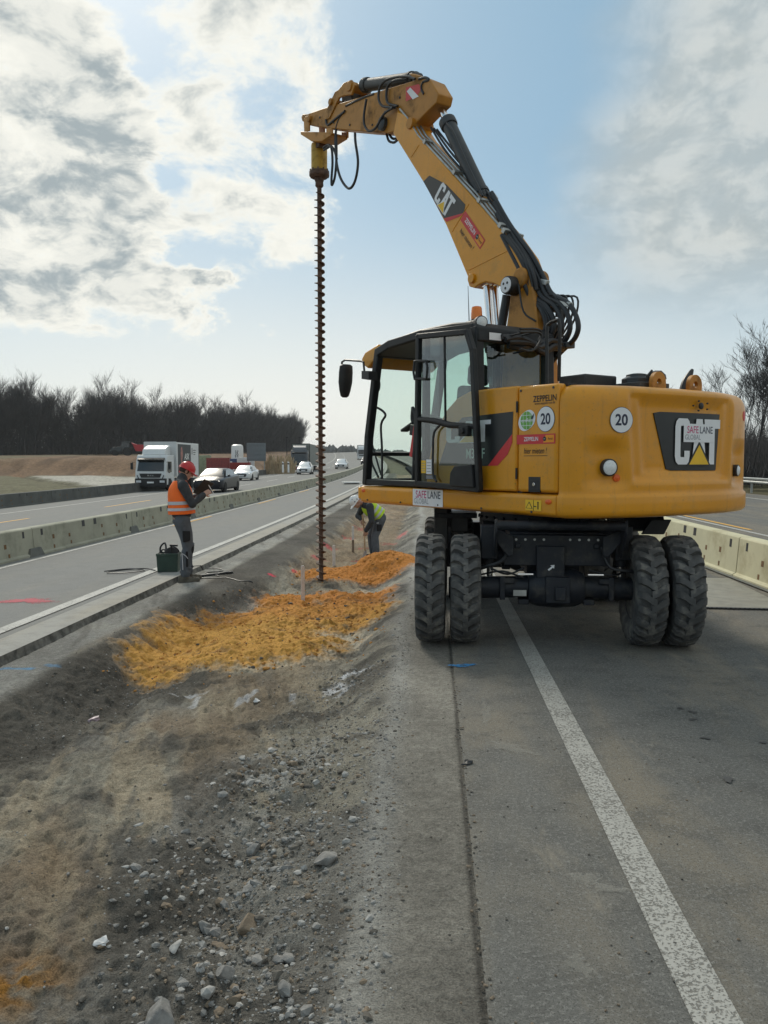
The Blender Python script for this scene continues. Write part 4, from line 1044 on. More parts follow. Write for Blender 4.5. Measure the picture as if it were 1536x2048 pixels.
for u, v, r in ((945, 557, .055), (1018, 578, .045)): q = UL(u, v, BW); b1 = MB(); b1.cyl((q.x, BW + .03, q.z), (q.x, -.11, q.z), r, n=20); b1.build("boom_pin", YEL, boom, .004)
for p in (((838, 290), (822, 315)), ((938, 408), (904, 464)), ((1018, 500), (938, 540))):       # weld seams
    a_, c_ = UL(*p[0], BW), UL(*p[1], BW); b = MB(); b.tube([a_, c_], .006, 6); b.build("weld_seam", YEL, boom)
q = UL(1012, 570, .33); b = MB(); b.lathe([(.10, -.16), (.10, -.02), (.092, 0)], q, (0, 1, 0), 24, 0); b.lathe([(.082, .001), (.08, .008), (.0, .009)], q, (0, 1, 0), 24, 1, caps=False)
for k in range(3): t = k * 2.094 + .5; p_ = q + Vector((.035 * math.cos(t), .009, .035 * math.sin(t))); b.cyl(p_, p_ + Vector((0, .003, 0)), .014, n=10, m=0)
b.build("swivel_cap", [BLK, STK], boom)
# boom lettering
e0, e1 = UL(850, 300, BW), UL(1000, 520, BW); ex_ = Vector((e1.x - e0.x, 0, e1.z - e0.z)).normalized(); ey_ = Vector((ex_.z, 0, -ex_.x))
b = MB(); b.add([Vector((p.x, BW + .003, p.z)) for p in on([(847, 363), (859, 351), (893, 369), (931, 409), (928, 426), (888, 437)], BW)], [tuple(range(6))], 0)
b.add([Vector((p.x, BW + .0035, p.z)) for p in on([(928, 426), (927, 430), (893, 444), (888, 437)], BW)], [(0, 1, 2, 3)], 1)
a0 = UL(868, 398, BW); cat_letters(b, (a0.x, BW, a0.z), ex_, ey_, .245, .40, 2, 3, .005); b.build("boom_decal", [DECB, REDK, STK, YLK], boom, smooth=0)
b = MB(); a0, a1 = UL(921, 440, BW), UL(962, 496, BW); zeppelin(b, (a0.x, BW, a0.z), ex_, ey_, (a1 - a0).length, .125, .003); b.build("boom_red_sticker", [REDK, STK, ORK, INK], boom, smooth=0)
b = MB(); q = UL(934, 479, BW); b.text("hier mieten !", .082, (q.x, BW, q.z), ex_, ey_, .003, 0, .004, .85, .15); b.build("boom_lettering", INK, boom, smooth=0)
# boom tip and stick
SW = .17
so = xz([(612, 244), (610, 236), (613, 230), (622, 230), (650, 220), (673, 213), (723, 198), (798, 175), (838, 163), (826, 149), (838, 150), (870, 163), (886, 190), (882, 208), (857, 232), (840, 250), (812, 262), (786, 268), (736, 265), (669, 259), (625, 252)], .10)
b = MB(); b.prism(so, .17, -.06, 'y'); stick = b.build("stick", YELD, EX, .012)
for u, v, y, r in ((616, 237, .21, .05), (818, 246, .225, .07)): q = UL(u, v, y); b = MB(); b.cyl((q.x, y, q.z), (q.x, .11 - y, q.z), r, n=20); b.build("stick_pin", YELD, stick, .004)
q = UL(776, 243, SW); b = MB(); b.lathe([(.09, 0), (.09, .05), (.05, .07)], (q.x + .1, SW, q.z), (0, 1, 0), 16); b.build("hose_manifold", CYL, stick)
b = MB(); wr = [UL(u, v, SW) for u, v in ((812, 175), (838, 168), (843, 178), (834, 193), (812, 203))]
b.add([Vector((p.x, SW + .003, p.z)) for p in wr], [tuple(range(5))], 0)
w2 = [UL(u, v, SW) for u, v in ((814, 183), (821, 175), (838, 193), (826, 199))]; b.add([Vector((p.x, SW + .0045, p.z)) for p in w2], [(0, 1, 2, 3)], 1); b.build("hazard_sticker", [REDK, STK], stick, smooth=0)

# ---- hydraulic cylinders (rod is a sub-part of each barrel)
def cylinder(name, a, c, r, rr_, split, y=None, end=.06):
    a, c = Vector(a), Vector(c); d = (c - a); s = a + d * split
    b = MB(); b.cyl(a, s, r, n=20); b.lathe([(r * 1.15, -.10), (r * 1.22, -.08), (r * 1.22, 0), (r * .8, .02)], s, d, 20); b.cyl(a - Vector((0, .06, 0)), a + Vector((0, .06, 0)), r * .9, n=16)
    b.lathe([(r * 1.12, 0), (r * 1.12, .05)], a + d.normalized() * r, d, 20)
    o = b.build(name, CYL, EX)
    b = MB(); b.cyl(s, c, rr_, n=16); b.cyl(c - Vector((0, .045, 0)), c + Vector((0, .045, 0)), rr_ * 1.3, n=16); b.build("piston_rod", CHR, o); return o
sc_ = cylinder("stick_cylinder", UL(969, 400, .03), UL(877, 206, .03), .088, .048, .80)
b = MB(); dd = (UL(877, 206, .03) - UL(969, 400, .03)).normalized(); 
for o2 in (.13, .16): b.tube([UL(965, 392, o2), UL(935, 330, o2), UL(905, 262, o2), UL(893, 246, o2 - .05)], .014, 7, smooth=3)
b.build("cylinder_pipe", BLK, sc_)
b = MB(); b.prism(xz([(958, 405), (962, 394), (972, 391), (982, 396), (986, 405), (1030, 470), (1048, 520), (1000, 475)], .0), .10, -.06, 'y'); q = UL(971, 402, .0); b.cyl((q.x, .14, q.z), (q.x, -.10, q.z), .062, n=20); b.build("cylinder_bracket", YELD, boom, .01)
cylinder("bucket_cylinder", UL(832, 157, .05), UL(692, 176, .05), .085, .045, .70)
for y in (.07, .0):
    cylinder("boom_cylinder", (.62, y * 1.6, 2.3), (UL(962, 566, .15).x - .05, y * 1.6, UL(962, 566, .15).z), .07, .042, .52)
b = MB(); b.cyl(UL(1014, 590, .16), UL(1002, 660, .16), .05, n=16); b.build("hose_post", CYL, EX)
b = MB(); b.prism(xz([(652, 240), (648, 234), (672, 184), (679, 180), (690, 166), (704, 160), (712, 170), (705, 190), (690, 192), (680, 196), (660, 238)], .17), .19, .155, 'y'); b.prism(xz([(652, 240), (648, 234), (672, 184), (679, 180), (690, 166), (704, 160), (712, 170), (705, 190), (690, 192), (680, 196), (660, 238)], .17), -.10, -.065, 'y')
b.cyl(UL(697, 172, .21), UL(697, 172, .21) - Vector((0, .34, 0)), .07, n=18); b.cyl(UL(659, 203, .22), UL(659, 203, .22) - Vector((0, .36, 0)), .05, n=16)
b.build("tipping_link", YELD, EX, .008)
b = MB(); b.prism(xz([(696, 222), (694, 185), (712, 182), (718, 210), (712, 224)], 0), .10, -.10, 'y'); b.build("link_rod", CYL, EX, .01)

# ---- pipes and hoses
def pipes(name, paths, r, m, par, n=7, sm=4):
    b = MB()
    for p in paths: b.tube(p, r, n, smooth=sm)
    return b.build(name, m, par)
pp = []
for k in range(3):
    y = .185 - .05 * k; e = 3 + 8 * k
    pp.append([UL(797 + e, 218, y), UL(812 + e, 236, y), UL(834 + e, 272, y), UL(846 + e, 284, y), UL(940 + e, 385, y), UL(1004 + e, 461, y)])
pipes("steel_pipe", pp, .014, STL, boom, sm=0)
b = MB()
for u, v in ((853, 285), (912, 346), (962, 402), (1004, 452), (1012, 463)): q = UL(u + 4, v, .14); b = MB(); b.box(q, (.05, .14, .05), rot=(0, .8, 0)); b.build("pipe_clamp", STL, boom)
pipes("boom_hose", [[UL(862 + k * 6, 255 + k * 2, .06 - .03 * k), UL(890 + 8 * k, 300, .06 - .03 * k), UL(928 + 8 * k, 345, .05 - .03 * k), UL(966 + 7 * k, 392, .05), UL(1000 + 6 * k, 432, .05)] for k in range(3)], .014, HOSE, boom)
pipes("stick_hose", [on([(790, 215), (765, 212), (757, 195), (762, 170), (780, 157), (812, 153), (830, 158)], .22), on([(795, 212), (775, 205), (774, 178), (785, 163), (815, 157)], .2),
     on([(733, 198), (728, 230), (729, 250), (738, 262), (752, 255), (768, 228), (786, 215)], .24), on([(773, 268), (778, 282), (788, 285), (795, 280)], .1), on([(778, 268), (785, 277), (793, 277)], .06),
     on([(692, 212), (712, 202), (735, 192), (748, 188)], .17), on([(690, 222), (668, 240), (655, 250), (652, 240)], .18), on([(838, 158), (850, 155), (858, 160), (846, 165), (843, 178), (848, 188)], .17)], .017, HOSE, stick)
outer = [(983, 385), (1020, 450), (1062, 508), (1086, 552), (1104, 588), (1138, 608), (1156, 645), (1150, 676), (1122, 704), (1086, 745), (1075, 775)]
inner = [(1004, 470), (1022, 505), (1042, 545), (1052, 575), (1064, 600), (1082, 618), (1092, 650), (1082, 680), (1068, 705), (1052, 740), (1050, 775)]
for k in range(5):
    f = k / 4; pts = []
    for i, ((a, c), (d, e)) in enumerate(zip(outer, inner)):
        y = .09 + .10 * f if i < 4 else .10 + .05 * f ; pts.append(UL(a + (d - a) * f, c + (e - c) * f, y))
    pipes("main_hose", [pts], .027, HOSE, EX, 10, 6)
for k in range(3):
    pts = on([(1050 + 3 * k, 560), (1062 + 4 * k, 600), (1082 + 4 * k, 615), (1094 + 5 * k, 640), (1090 + 4 * k, 665), (1075, 680 + 3 * k)], .16); pipes("thin_hose", [pts], .011, HOSE, EX, 6, 5)
for k in range(3):
    pipes("side_hose", [[UL(1008 + 6 * k, 470 + 2 * k, .19 - .03 * k), UL(1034 + 6 * k, 505, .19 - .03 * k), UL(1054 + 6 * k, 545, .18), UL(1062 + 6 * k, 580, .16)]], .024, HOSE, EX, 8, 5)
b = MB()
for (u0, v0, u1, v1, y) in ((1044, 556, 1096, 566, .10), (1084, 600, 1142, 610, .1), (1024, 466, 1044, 474, -.02), (1060, 746, 1096, 750, .14), (984, 388, 992, 400, -.1)):
    a_, c_ = UL(u0, v0, y), UL(u1, v1, y); d = c_ - a_; b = MB(); b.box((a_ + c_) / 2, (d.length, .05, .055), rot=(0, -math.atan2(d.z, d.x), 0)); b.build("hose_clamp", STL, EX, .008)
b = MB(); a_, c_ = UL(1104, 694, .1), UL(1142, 690, .1); d = c_ - a_; b.box((a_ + c_) / 2, (d.length, .12, .06), rot=(0, -math.atan2(d.z, d.x), 0)); b.build("hose_clamp", CYL, EX, .008)
b = MB(); q = UL(1066, 735, .1); b.box((q.x - .06, .02, 2.62), (.16, .30, .55)); b.build("hose_tower", BLK, EX, .02)
# ---- things on the hood
b = MB(); b.tube([UL(1094, 772, .7), UL(1094, 664, .7), UL(1098, 648, .7), UL(1110, 642, .7), UL(1119, 650, .7), UL(1118, 762, .62)], .017, 8, smooth=3); b.build("hood_handrail", BLK, EX)
q = UL(1160, 768, .55); b = MB(); b.box((q.x, .45, 2.435), (.34, .42, .15)); b.build("air_intake", BLK, EX, .015)
q = UL(1257, 765, .1); b = MB(); b.box((q.x - .1, .1, 2.40), (.42, .4, .06)); b.lathe([(.14, 0), (.14, .06), (.1, .08), (.1, .10), (.05, .11)], (q.x - .1, .1, 2.42), n=8); b.build("filter_cap", CYL, EX, .006)
for u, y in ((1315, -.05), (1388, -.55)):
    q = UL(u, 775, y); x = -1.62; y = UX(u, 770, x).y
    b = MB(); N = 28; inn, out_ = [], []
    for k in range(N):
        t = 6.2832 * k / N; c_, s_ = math.cos(t), math.sin(t); ro = .092 if s_ > -.05 else min(.14, .10 / max(-s_, .01)); xo = max(-.092, min(.092, ro * c_))
        out_.append((y + xo, 2.432 + ro * s_)); inn.append((y + .030 * c_, 2.432 + .030 * s_))
    rgs = [[Vector((xx, a, c)) for a, c in pl] for xx, pl in ((x - .02, inn), (x - .02, out_), (x + .02, out_), (x + .02, inn))]
    b.loft(rgs + [rgs[0]], caps=False)
    le = b.build("lifting_eye", YELD, cw)
q = UX(1308, 752, -1.5); b = MB(); b.lathe([(.10, 0), (.105, .04), (.08, .09), (.03, .11)], (-1.5, q.y - .03, 2.44), (.2, .3, 1), 14); b.tube([(-1.5, q.y + .08, 2.36), (-1.5, q.y + .09, 2.50), (-1.5, q.y + .03, 2.55)], .012, 6); b.build("dark_cap", BLK, EX)
b = MB(); p0 = UX(1368, 772, -1.45); b.tube([(-1.45, p0.y, 2.34), (-1.45, p0.y - .02, 2.46), (-1.45, p0.y - .09, 2.56), (-1.45, p0.y - .12, 2.60)], [.055, .05, .035, .015], 10, smooth=3); b.build("exhaust_pipe", BLK, EX)

# ---- undercarriage (its own heading along the road)
UR = -EXH + R(-1.2)
def ub(b, name, m, par=None, bevel=0, smooth=35):
    o = b.build(name, m, EX if par is None else par, bevel, smooth)
    if par is None: o.rotation_euler.z = UR
    return o
b = MB(); b.lathe([(.62, 1.0), (.66, 1.02), (.66, 1.18), (.62, 1.225)], n=40)
for k in range(30): a = 6.2832 * k / 30; b.cyl((.63 * math.cos(a), .63 * math.sin(a), 1.12), (.685 * math.cos(a), .685 * math.sin(a), 1.12), .018, n=6)
ub(b, "slew_ring", CHS)
b = MB(); b.box((0, 0, .90), (.86, 2.6, .30)); b.box((0, -1.32, .885), (.98, .10, .29)); b.box((0, 0, 1.02), (1.3, 1.3, .12))
b.cyl((-.58, -1.62, 1.135), (.58, -1.62, 1.135), .043, n=14)
for s in (-1, 1):
    b.prism([(-1.66, 1.19), (-1.58, 1.19), (-1.38, 1.02), (-1.38, .82), (-1.44, .82), (-1.66, 1.07)], s * .56, s * .585, 'x'); b.prism([(s * .58, 1.10), (s * .40, 1.02), (s * .40, .85), (s * .45, .83), (s * .58, .98)], -1.45, -1.47, 'y')
    b.box((s * .62, -1.22, .95), (.16, .20, .32)); b.cyl((s * .61, -1.22, .85), (s * .61, -1.22, .72), .055, n=14); b.box((s * .36, -1.385, .93), (.05, .03, .05))
b.box((-.06, -1.40, .78), (.26, .04, .30)); b.box((0, 1.5, .8), (1.5, .3, .3)); b.box((-.93, 1.0, 1.08), (.5, .9, .06)); b.box((.95, 1.0, 1.08), (.5, .9, .06))
b.box((0, -.65, .70), (.5, .9, .2))
ch = ub(b, "chassis", CHS, None, .012)
b = MB()
for s in (-1, 1): b = MB(); b.cyl((s * .61, -1.22, .73), (s * .61, -1.22, .62), .030, n=12); ub(b, "support_rod", CHR)
for x0 in (-.36, .28): b = MB(); b.cyl((x0, -1.42, .665), (x0 + .14, -1.42, .665), .012, n=8); ub(b, "steering_rod", CHR)
b = MB(); b.flat([(-.028, -.018), (.008, .012), (-.004, .022), (.034, .026), (.03, -.010), (.02, .0), (-.016, -.03)], (-.06, -1.4215, .73), (1, 0, 0), (0, 0, 1), .002, 1); ub(b, "arrow_mark", [STL, STK], None, 0, 0); b = MB(); b.flat([(-.06, -.028), (.06, -.028), (.06, .028), (-.06, .028)], (-.34, -1.42, .49), (1, 0, 0), (0, 0, 1), .003, 0); ub(b, "type_plate", STL, None, 0, 0)
for ya, nm in ((-1.28, "rear_axle"), (1.27, "front_axle")):
    b = MB(); b.tube([(-1.0, ya, .515), (-.62, ya, .52), (-.30, ya, .53), (-.16, ya, .53)], [.10, .105, .10, .13], 14); b.tube([(1.0, ya, .515), (.62, ya, .52), (.30, ya, .53), (.16, ya, .53)], [.10, .105, .10, .13], 14)
    b.lathe([(.14, -.26), (.175, -.18), (.19, 0), (.175, .18), (.14, .26)], (0, ya, .525), (1, 0, 0), 18); b.box((0, ya - .12, .53), (.22, .2, .24)); b.box((.02, ya - .22, .50), (.10, .06, .12))
    for s in (-1, 1): b.lathe([(.145, -.02), (.145, .02)], (s * .20, ya, .525), (1, 0, 0), 18); b.box((s * .30, ya - .02, .40), (.10, .16, .05))
    ub(b, nm, CHS, None, .008)
pipes_ = [[(-.60, -1.3, .70), (-.45, -1.38, .66), (-.30, -1.38, .72)], [(-.72, -1.32, .64), (-.5, -1.4, .69), (-.3, -1.36, .62)], [(.3, -1.36, .7), (.5, -1.4, .66), (.62, -1.3, .68)]]
for p in pipes_: b = MB(); b.tube(p, .010, 6, smooth=4); ub(b, "brake_hose", HOSE)
b = MB(); b.prism([(-.62, 1.02), (-.50, 1.16), (.35, 1.16), (.5, 1.0), (.42, 1.0), (.3, 1.10), (-.45, 1.10), (-.55, 1.0)], .78, 1.18, 'x'); b.prism([(.92, .98), (1.02, 1.13), (1.22, 1.13), (1.15, .98)], -.66, -.64, 'y'); ub(b, "tool_box", BLK, None, .01)
b = MB(); b.box((-1.08, .98, 1.04), (.20, .50, .22)); b.box((-1.10, .62, .95), (.16, .10, .55)); b.box((-.88, .70, .98), (.2, .06, .2)); ub(b, "access_step", BLK, None, .01)
b = MB(); b.prism([(1.93, .30), (2.0, .32), (1.97, .55), (2.0, .85), (1.93, .85), (1.90, .55)], -1.24, 1.24, 'x'); b.box((-.55, 1.75, .6), (.12, .4, .2)); b.box((.55, 1.75, .6), (.12, .4, .2)); ub(b, "dozer_blade", CHS, None, .01)

def tyre_mesh():
    b = MB(); Rr, hw = .462, .128
    prof = [(.27, -.10), (.285, -.115), (.33, -.135), (.40, -.140), (.442, -.132), (.455, -.115), (.462, -.08), (.464, 0), (.462, .08), (.455, .115), (.442, .132), (.40, .140), (.33, .135), (.285, .115), (.27, .10)]
    b.lathe(prof, (0, 0, 0), (1, 0, 0), 72)
    N = 24; rt = random.Random(2)
    def P(a, x, r): return (x, r * math.cos(a), r * math.sin(a))
    for s in (-1, 1):
        for k in range(N):
            a0 = 6.2832 * (k + (0 if s < 0 else .5)) / N; L = 6.2832 / N * .57
            secs = []
            for x, sh, ro in ((-.022, .00, .513), (.02, .02, .514), (.065, .085, .511), (.105, .115, .502), (.132, .125, .470), (.137, .125, .435)):
                a1 = a0 - sh * 1.05; jr = rt.uniform(-.0025, .0015); j1 = rt.uniform(-.006, .006); lo = .445 if x < .13 else .42
                if x > .125: lo = ro - .012
                secs.append([P(a1 + j1, s * x, lo), P(a1 + .012 + j1, s * x, ro + jr), P(a1 + L - .012 + j1, s * x, ro + jr), P(a1 + L + j1, s * x, lo)])
            b.loft(secs)
    return b
tb = tyre_mesh(); tb.build
tmesh = None
for ya, nm in ((-1.28, 0), (1.27, 0)):
    for x in (-1.17, -.845, .80, 1.125):
        if tmesh is None:
            o = tb.build("wheel", TYR, EX, 0, 28); tmesh = o.data
            b = MB(); b.lathe([(.285, -.11), (.265, -.10), (.26, -.05), (.255, .02), (.12, .03), (.10, -.03), (.001, -.03)], d=(1, 0, 0), n=32, caps=False); b.lathe([(.285, .11), (.265, .10), (.255, .02)], d=(1, 0, 0), n=32, caps=False)
            for k in range(8): t = 6.2832 * k / 8; b.cyl((-.01, .16 * math.cos(t), .16 * math.sin(t)), (.05, .16 * math.cos(t), .16 * math.sin(t)), .018, n=6)
            rim = b.build("rim", CHS, o); first = o
        else:
            o = first.copy(); COL.objects.link(o); o.parent = EX; r_ = rim.copy(); COL.objects.link(r_); r_.parent = o
        v_ = Vector((x, ya, .512)); v_.rotate(Euler((0, 0, UR))); o.location = v_; o.rotation_euler = (0, 0, UR)
        if x > 0: o.rotation_euler = (0, 0, UR); o.scale = (1, 1, 1)
        o.rotation_euler.rotate_axis('X', rnd.uniform(0, 6.28))

# =================================================================== auger hanging from the stick
ax_ = 5.10
hp_ = UL(614, 237, 0); DR = thing("auger_drill", "long rusty earth auger with yellow drive head hanging from the excavator stick", "auger", EXO + exf * ax_, EXH)
def A_(p): return (p[0] - ax_, p[1], p[2])
b = MB(); c3 = [(p[0] - ax_, p[1]) for p in xz([(609, 240), (609, 264), (613, 272), (660, 262), (665, 252), (668, 268), (652, 279), (628, 285), (606, 268)], 0)]
for s in (-1, 1):
    b.prism([(p[0] - ax_, p[1]) for p in xz([(607, 238), (611, 232), (618, 234), (618, 262), (608, 264)], .195)], s * .145 + .05, s * .12 + .05, 'y'); b.prism([(p[0] - ax_, p[1]) for p in xz([(652, 256), (664, 256), (664, 268), (652, 268)], .195)], s * .145 + .05, s * .12 + .05, 'y')
b.prism([(p[0] - ax_, p[1]) for p in xz([(606, 264), (667, 266), (667, 272), (648, 284), (628, 284), (606, 270)], .15)], .195, -.095, 'y')
q = UL(637, 286, 0); b.cyl((q.x - ax_, 0, q.z + .02), (q.x - ax_, 0, q.z - .06), .08); b.cyl(A_(UL(614, 237, .21)), A_(UL(614, 237, .21) - Vector((0, .32, 0))), .04); b.build("hanger_bracket", YELD, DR, .008)
zt, zf, zb = UL(637, 290, 0).z, UL(637, 345, 0).z, UL(637, 353, 0).z
b = MB(); rm = 15.5 / F_PX * 13.4; b.lathe([(rm * .55, zt + .03), (rm * .95, zt + .01), (rm, zt - .02), (rm, zf + .01)], n=28, m=0); b.lathe([(rm * 1.22, zf + .01), (rm * 1.26, zf), (rm * 1.26, zb), (rm * 1.0, zb - .03)], n=28, m=1)
for k in range(10): t = k * .628; b.cyl((rm * 1.12 * math.cos(t), rm * 1.12 * math.sin(t), zb - .02), (rm * 1.12 * math.cos(t), rm * 1.12 * math.sin(t), zf + .035), .014, n=6, m=1)
b.box((-.12, .04, zt - .04), (.14, .12, .12), 1); b.build("drive_motor", [MOTY, RUST], DR, .004)
zs0, ze = UL(638, 375, 0).z, -.42
b = MB(); b.lathe([(.070, zb - .02), (.076, zb - .06), (.062, zb - .10), (.066, zs0 + .02), (.05, zs0)], n=18); b.lathe([(.036, zs0 + .02), (.036, ze)], n=12)
pitch, rf = .1175, .083; nt = int((zs0 - .05 - ze) / pitch); st = 18; vs, fs = [], []
rj = random.Random(8)
for i in range(nt * st + 1):
    t = 6.2832 * i / st; z = zs0 - .06 - pitch * i / st; r2 = rf + rj.uniform(-.003, .003)
    if i < 8: r2 = .036 + (r2 - .036) * i / 8
    c_, s_ = math.cos(t), math.sin(t); vs += [(.030 * c_, .030 * s_, z + .012), (r2 * c_, r2 * s_, z + .006), (r2 * c_, r2 * s_, z - .006), (.030 * c_, .030 * s_, z - .012)]
for i in range(nt * st):
    for j in range(3): fs.append((4 * i + j, 4 * i + j + 1, 4 * i + 5 + j, 4 * i + 4 + j))
b.add(vs, fs); b.build("auger_flight", RUST, DR, smooth=30)
def dh(pts): return [A_(p) for p in on(pts, .16)]
b = MB(); b.tube(dh([(690, 222), (678, 240), (672, 262), (671, 290), (674, 330), (683, 360), (698, 377), (710, 362), (716, 325), (711, 285), (710, 266)]), .019, 8, smooth=6)
b.tube(dh([(647, 296), (656, 290), (663, 297), (665, 325), (663, 358), (664, 370), (670, 352), (673, 310), (672, 270)]), .019, 8, smooth=6); b.tube(dh([(648, 300), (655, 296), (662, 292), (668, 300), (674, 318)]), .017, 8, smooth=5); b.build("feed_hose", HOSE, DR)
# small fixings: hinges, bolts, vents and seams on the panels
for z in (1.60, 2.20): b = MB(); b.cyl((-1.0, 1.252, z - .05), (-1.0, 1.252, z + .05), .010, n=8); b.build("hinge", BLK, sd_)
for x in (-1.46, -1.05): b = MB(); b.cyl((x, 1.245, 2.34), (x, 1.256, 2.34), .012, n=6); b.build("bolt", CYL, sd_)
for x in (1.60, .9, .2, -.5, -1.2): b = MB(); b.cyl((x, 1.24, 1.262), (x, 1.254, 1.262), .011, n=6); b.build("bolt", CYL, sk)
for u, v in ((640, 235), (668, 245), (700, 250), (745, 250), (770, 225), (800, 195)): q = UL(u, v, .17); b = MB(); b.lathe([(.016, 0), (.016, .012), (.008, .016)], (q.x, .168, q.z), (0, 1, 0), 6); b.build("bolt", CYL, stick)
# mud lumps packed round the axle and the frame
b = MB(); b.cyl((-.98, -1.36, .62), (-.75, -1.40, .60), .014, n=6); b.tube([(-.9, -1.30, .64), (-.7, -1.44, .72), (-.5, -1.44, .80), (-.45, -1.38, .95)], .016, 7, smooth=4); ub(b, "axle_hose", HOSE)
b = MB(); b.tube([(.9, -1.30, .62), (.7, -1.44, .70), (.48, -1.44, .74), (.40, -1.38, .92)], .016, 7, smooth=4); ub(b, "axle_hose", HOSE)
for s in (-1, 1):
    b = MB(); b.box((s * .50, -1.385, .53), (.05, .03, .22)); b.box((s * .44, -1.39, .60), (.10, .02, .05)); ub(b, "axle_bracket", CHS, None, .006)
    for k in range(4): b = MB(); b.cyl((s * (.12 + .085 * k), -1.375, .985), (s * (.12 + .085 * k), -1.36, .985), .012, n=6); ub(b, "bolt", STL)
# =================================================================== barriers along the works
CONG = mat("weathered_concrete", (0.35, 0.345, 0.275), 0.9, var=.12, vscale=1.3, bump=.25, bscale=60, dirt=(0.115, 0.125, 0.09), dirt_amt=.55, dscale=1.1)
CONY = mat("cream_concrete", (0.56, 0.53, 0.36), 0.85, var=.06, vscale=1.5, bump=.15, bscale=60, dirt=(0.26, 0.21, 0.11), dirt_amt=.5, dscale=1.4)
COND = mat("dark_concrete", (0.105, 0.11, 0.105), 0.9, var=.2, vscale=1.5, dirt=(.05, .05, .045), dirt_amt=.5)
RSTP = mat("rusty_pocket", (0.16, 0.085, 0.035), .9, var=.4, vscale=30)
SHOE = mat("steel_shoe", (0.15, 0.155, 0.145), .7, metal=.3, dirt=(.1, .09, .07))
TOPC = mat("concrete_top", (0.36, 0.36, 0.31), .9, var=.1, dirt=(.2, .19, .16), dirt_amt=.4)


def barrier(m, L, face, h=.54, shoe=True):
    """one precast length; face = +1 when the side seen looks towards +x"""
    root = thing("concrete_barrier", "x", "barrier")
    b = MB(); w0, w1 = .15, .11
    b.prism([(-w0 - .05, 0), (w0 + .05, 0), (w0 + .05, .045), (w0, .07), (w1, h - .02), (w1 - .02, h), (-w1 + .02, h), (-w1, h - .02), (-w0, .07), (-w0 - .05, .045)], .012, L - .012, 'y', 0)
    b.build("barrier_body", m, root, .006, 30)
    for fy, fz, sx, sz, rs_ in ((.07, .80, .085, .12, 0), (.16, .56, .085, .085, 1), (.16, .20, .06, .07, 1), (.30, .50, .075, .075, 1), (.31, .22, .06, .07, 1), (.44, .84, .14, .13, 0), (.56, .84, .14, .13, 0), (.63, .60, .075, .075, 1), (.64, .24, .07, .07, 1), (.80, .52, .08, .08, 1), (.82, .2, .06, .07, 1), (.93, .80, .07, .12, 0)):
        z = fz * h; x = face * (w0 + (w1 - w0) * (z - .07) / (h - .09)); b = MB(); yc = fy * L
        t = .006
        b.box((x - face * .004, yc, z), (.014, sx, sz), 0, rot=(0, -face * math.atan2(w0 - w1, h - .09), 0))  # proud plate, no recess: shade of a hole put into its colour, some rusty
        b.build("hole_plate", RSTP if rs_ else INK, root, 0, 0)
    if shoe:
        b = MB(); b.prism([(-.30, .0), (.30, 0), (.20, .16), (-.20, .16)], .0, .05, 'x'); 
        for i in range(len(b.v)): v = b.v[i]; b.v[i] = Vector((face * (w0 + .012 + v.x - (v.z - .0) * .18), v.y, v.z))
        b.build("joint_shoe", SHOE, root, .006)
    return root


def row(m, x, y0, L, n, face, group, labels, h=.54, shoe=True):
    src = barrier(m, L, face, h, shoe)
    for k in range(n):
        y = y0 + k * L; p = RP(x, y); r = src if k == 0 else copy_tree(src, p, heading(y))
        r.location = p; r.rotation_euler = (0, 0, heading(y + L / 2)); r['group'] = group
        q = RP(x, y + L); r.rotation_euler.x = math.atan2(q.z - p.z, L); r['label'] = labels[min(k, len(labels) - 1)]


row(CONG, -7.63, 9.85, 5.2, 31, 1, "concrete barriers left of the closed lane",
    ["grey concrete barrier length cut off by the left picture edge", "first joint-to-joint barrier length, left of the man in the orange vest",      "concrete barrier length directly behind the orange-vested worker", "concrete barrier length right of the worker's clipboard, below the black car", "second concrete barrier length beyond the clipboard, left of the auger",
     "far concrete barrier length in the left row beyond the black car"])
row(CONY, 4.62, 7.8, 4.6, 14, -1, "cream barriers right of the excavator",
    ["nearest cream barrier length with two square holes, at the right picture edge", "cream barrier length beside the excavator's right dual tyres", "cream barrier length in the right row behind the excavator"], .60, False)
row(COND, -19.3, 17, 6.0, 16, 1, "dark barriers on the far road edge", ["dark concrete barrier length along the far edge of the opposite lanes"], .62, False)
# foot strips under the right barrier
strip("barrier_footing", [4.34, 4.45], [6, 12, 18, 24, 40], 0.02, SHOE)

# steel guard rail, right
GAL = mat("galvanised_rail", (0.36, 0.38, 0.37), .45, metal=.5, dirt=(.16, .15, .13), dirt_amt=.4)
gr = thing("guard_rail", "galvanised steel guard rail on posts along the right road edge", "guard rail", (0, 0, 0))
for y0 in np.arange(20, 120, 10):
    b = MB(); rg = []
    for y in np.linspace(y0, y0 + 9.99, 5):
        rg.append([RP(17.1 + o_, y, z + .05) for o_, z in ((0, .45), (-.05, .48), (-.05, .54), (.02, .60), (-.05, .66), (-.05, .72), (0, .75), (.03, .75), (.05, .60), (.03, .45))])
    b.loft(rg); b.build("rail", GAL, gr, 0, 0)
for y in np.arange(21, 118, 4.0):
    b = MB(); p = RP(17.25, y); b.box(p + Vector((0, 0, .36)), (.10, .06, .76)); b.build("post", GAL, gr)

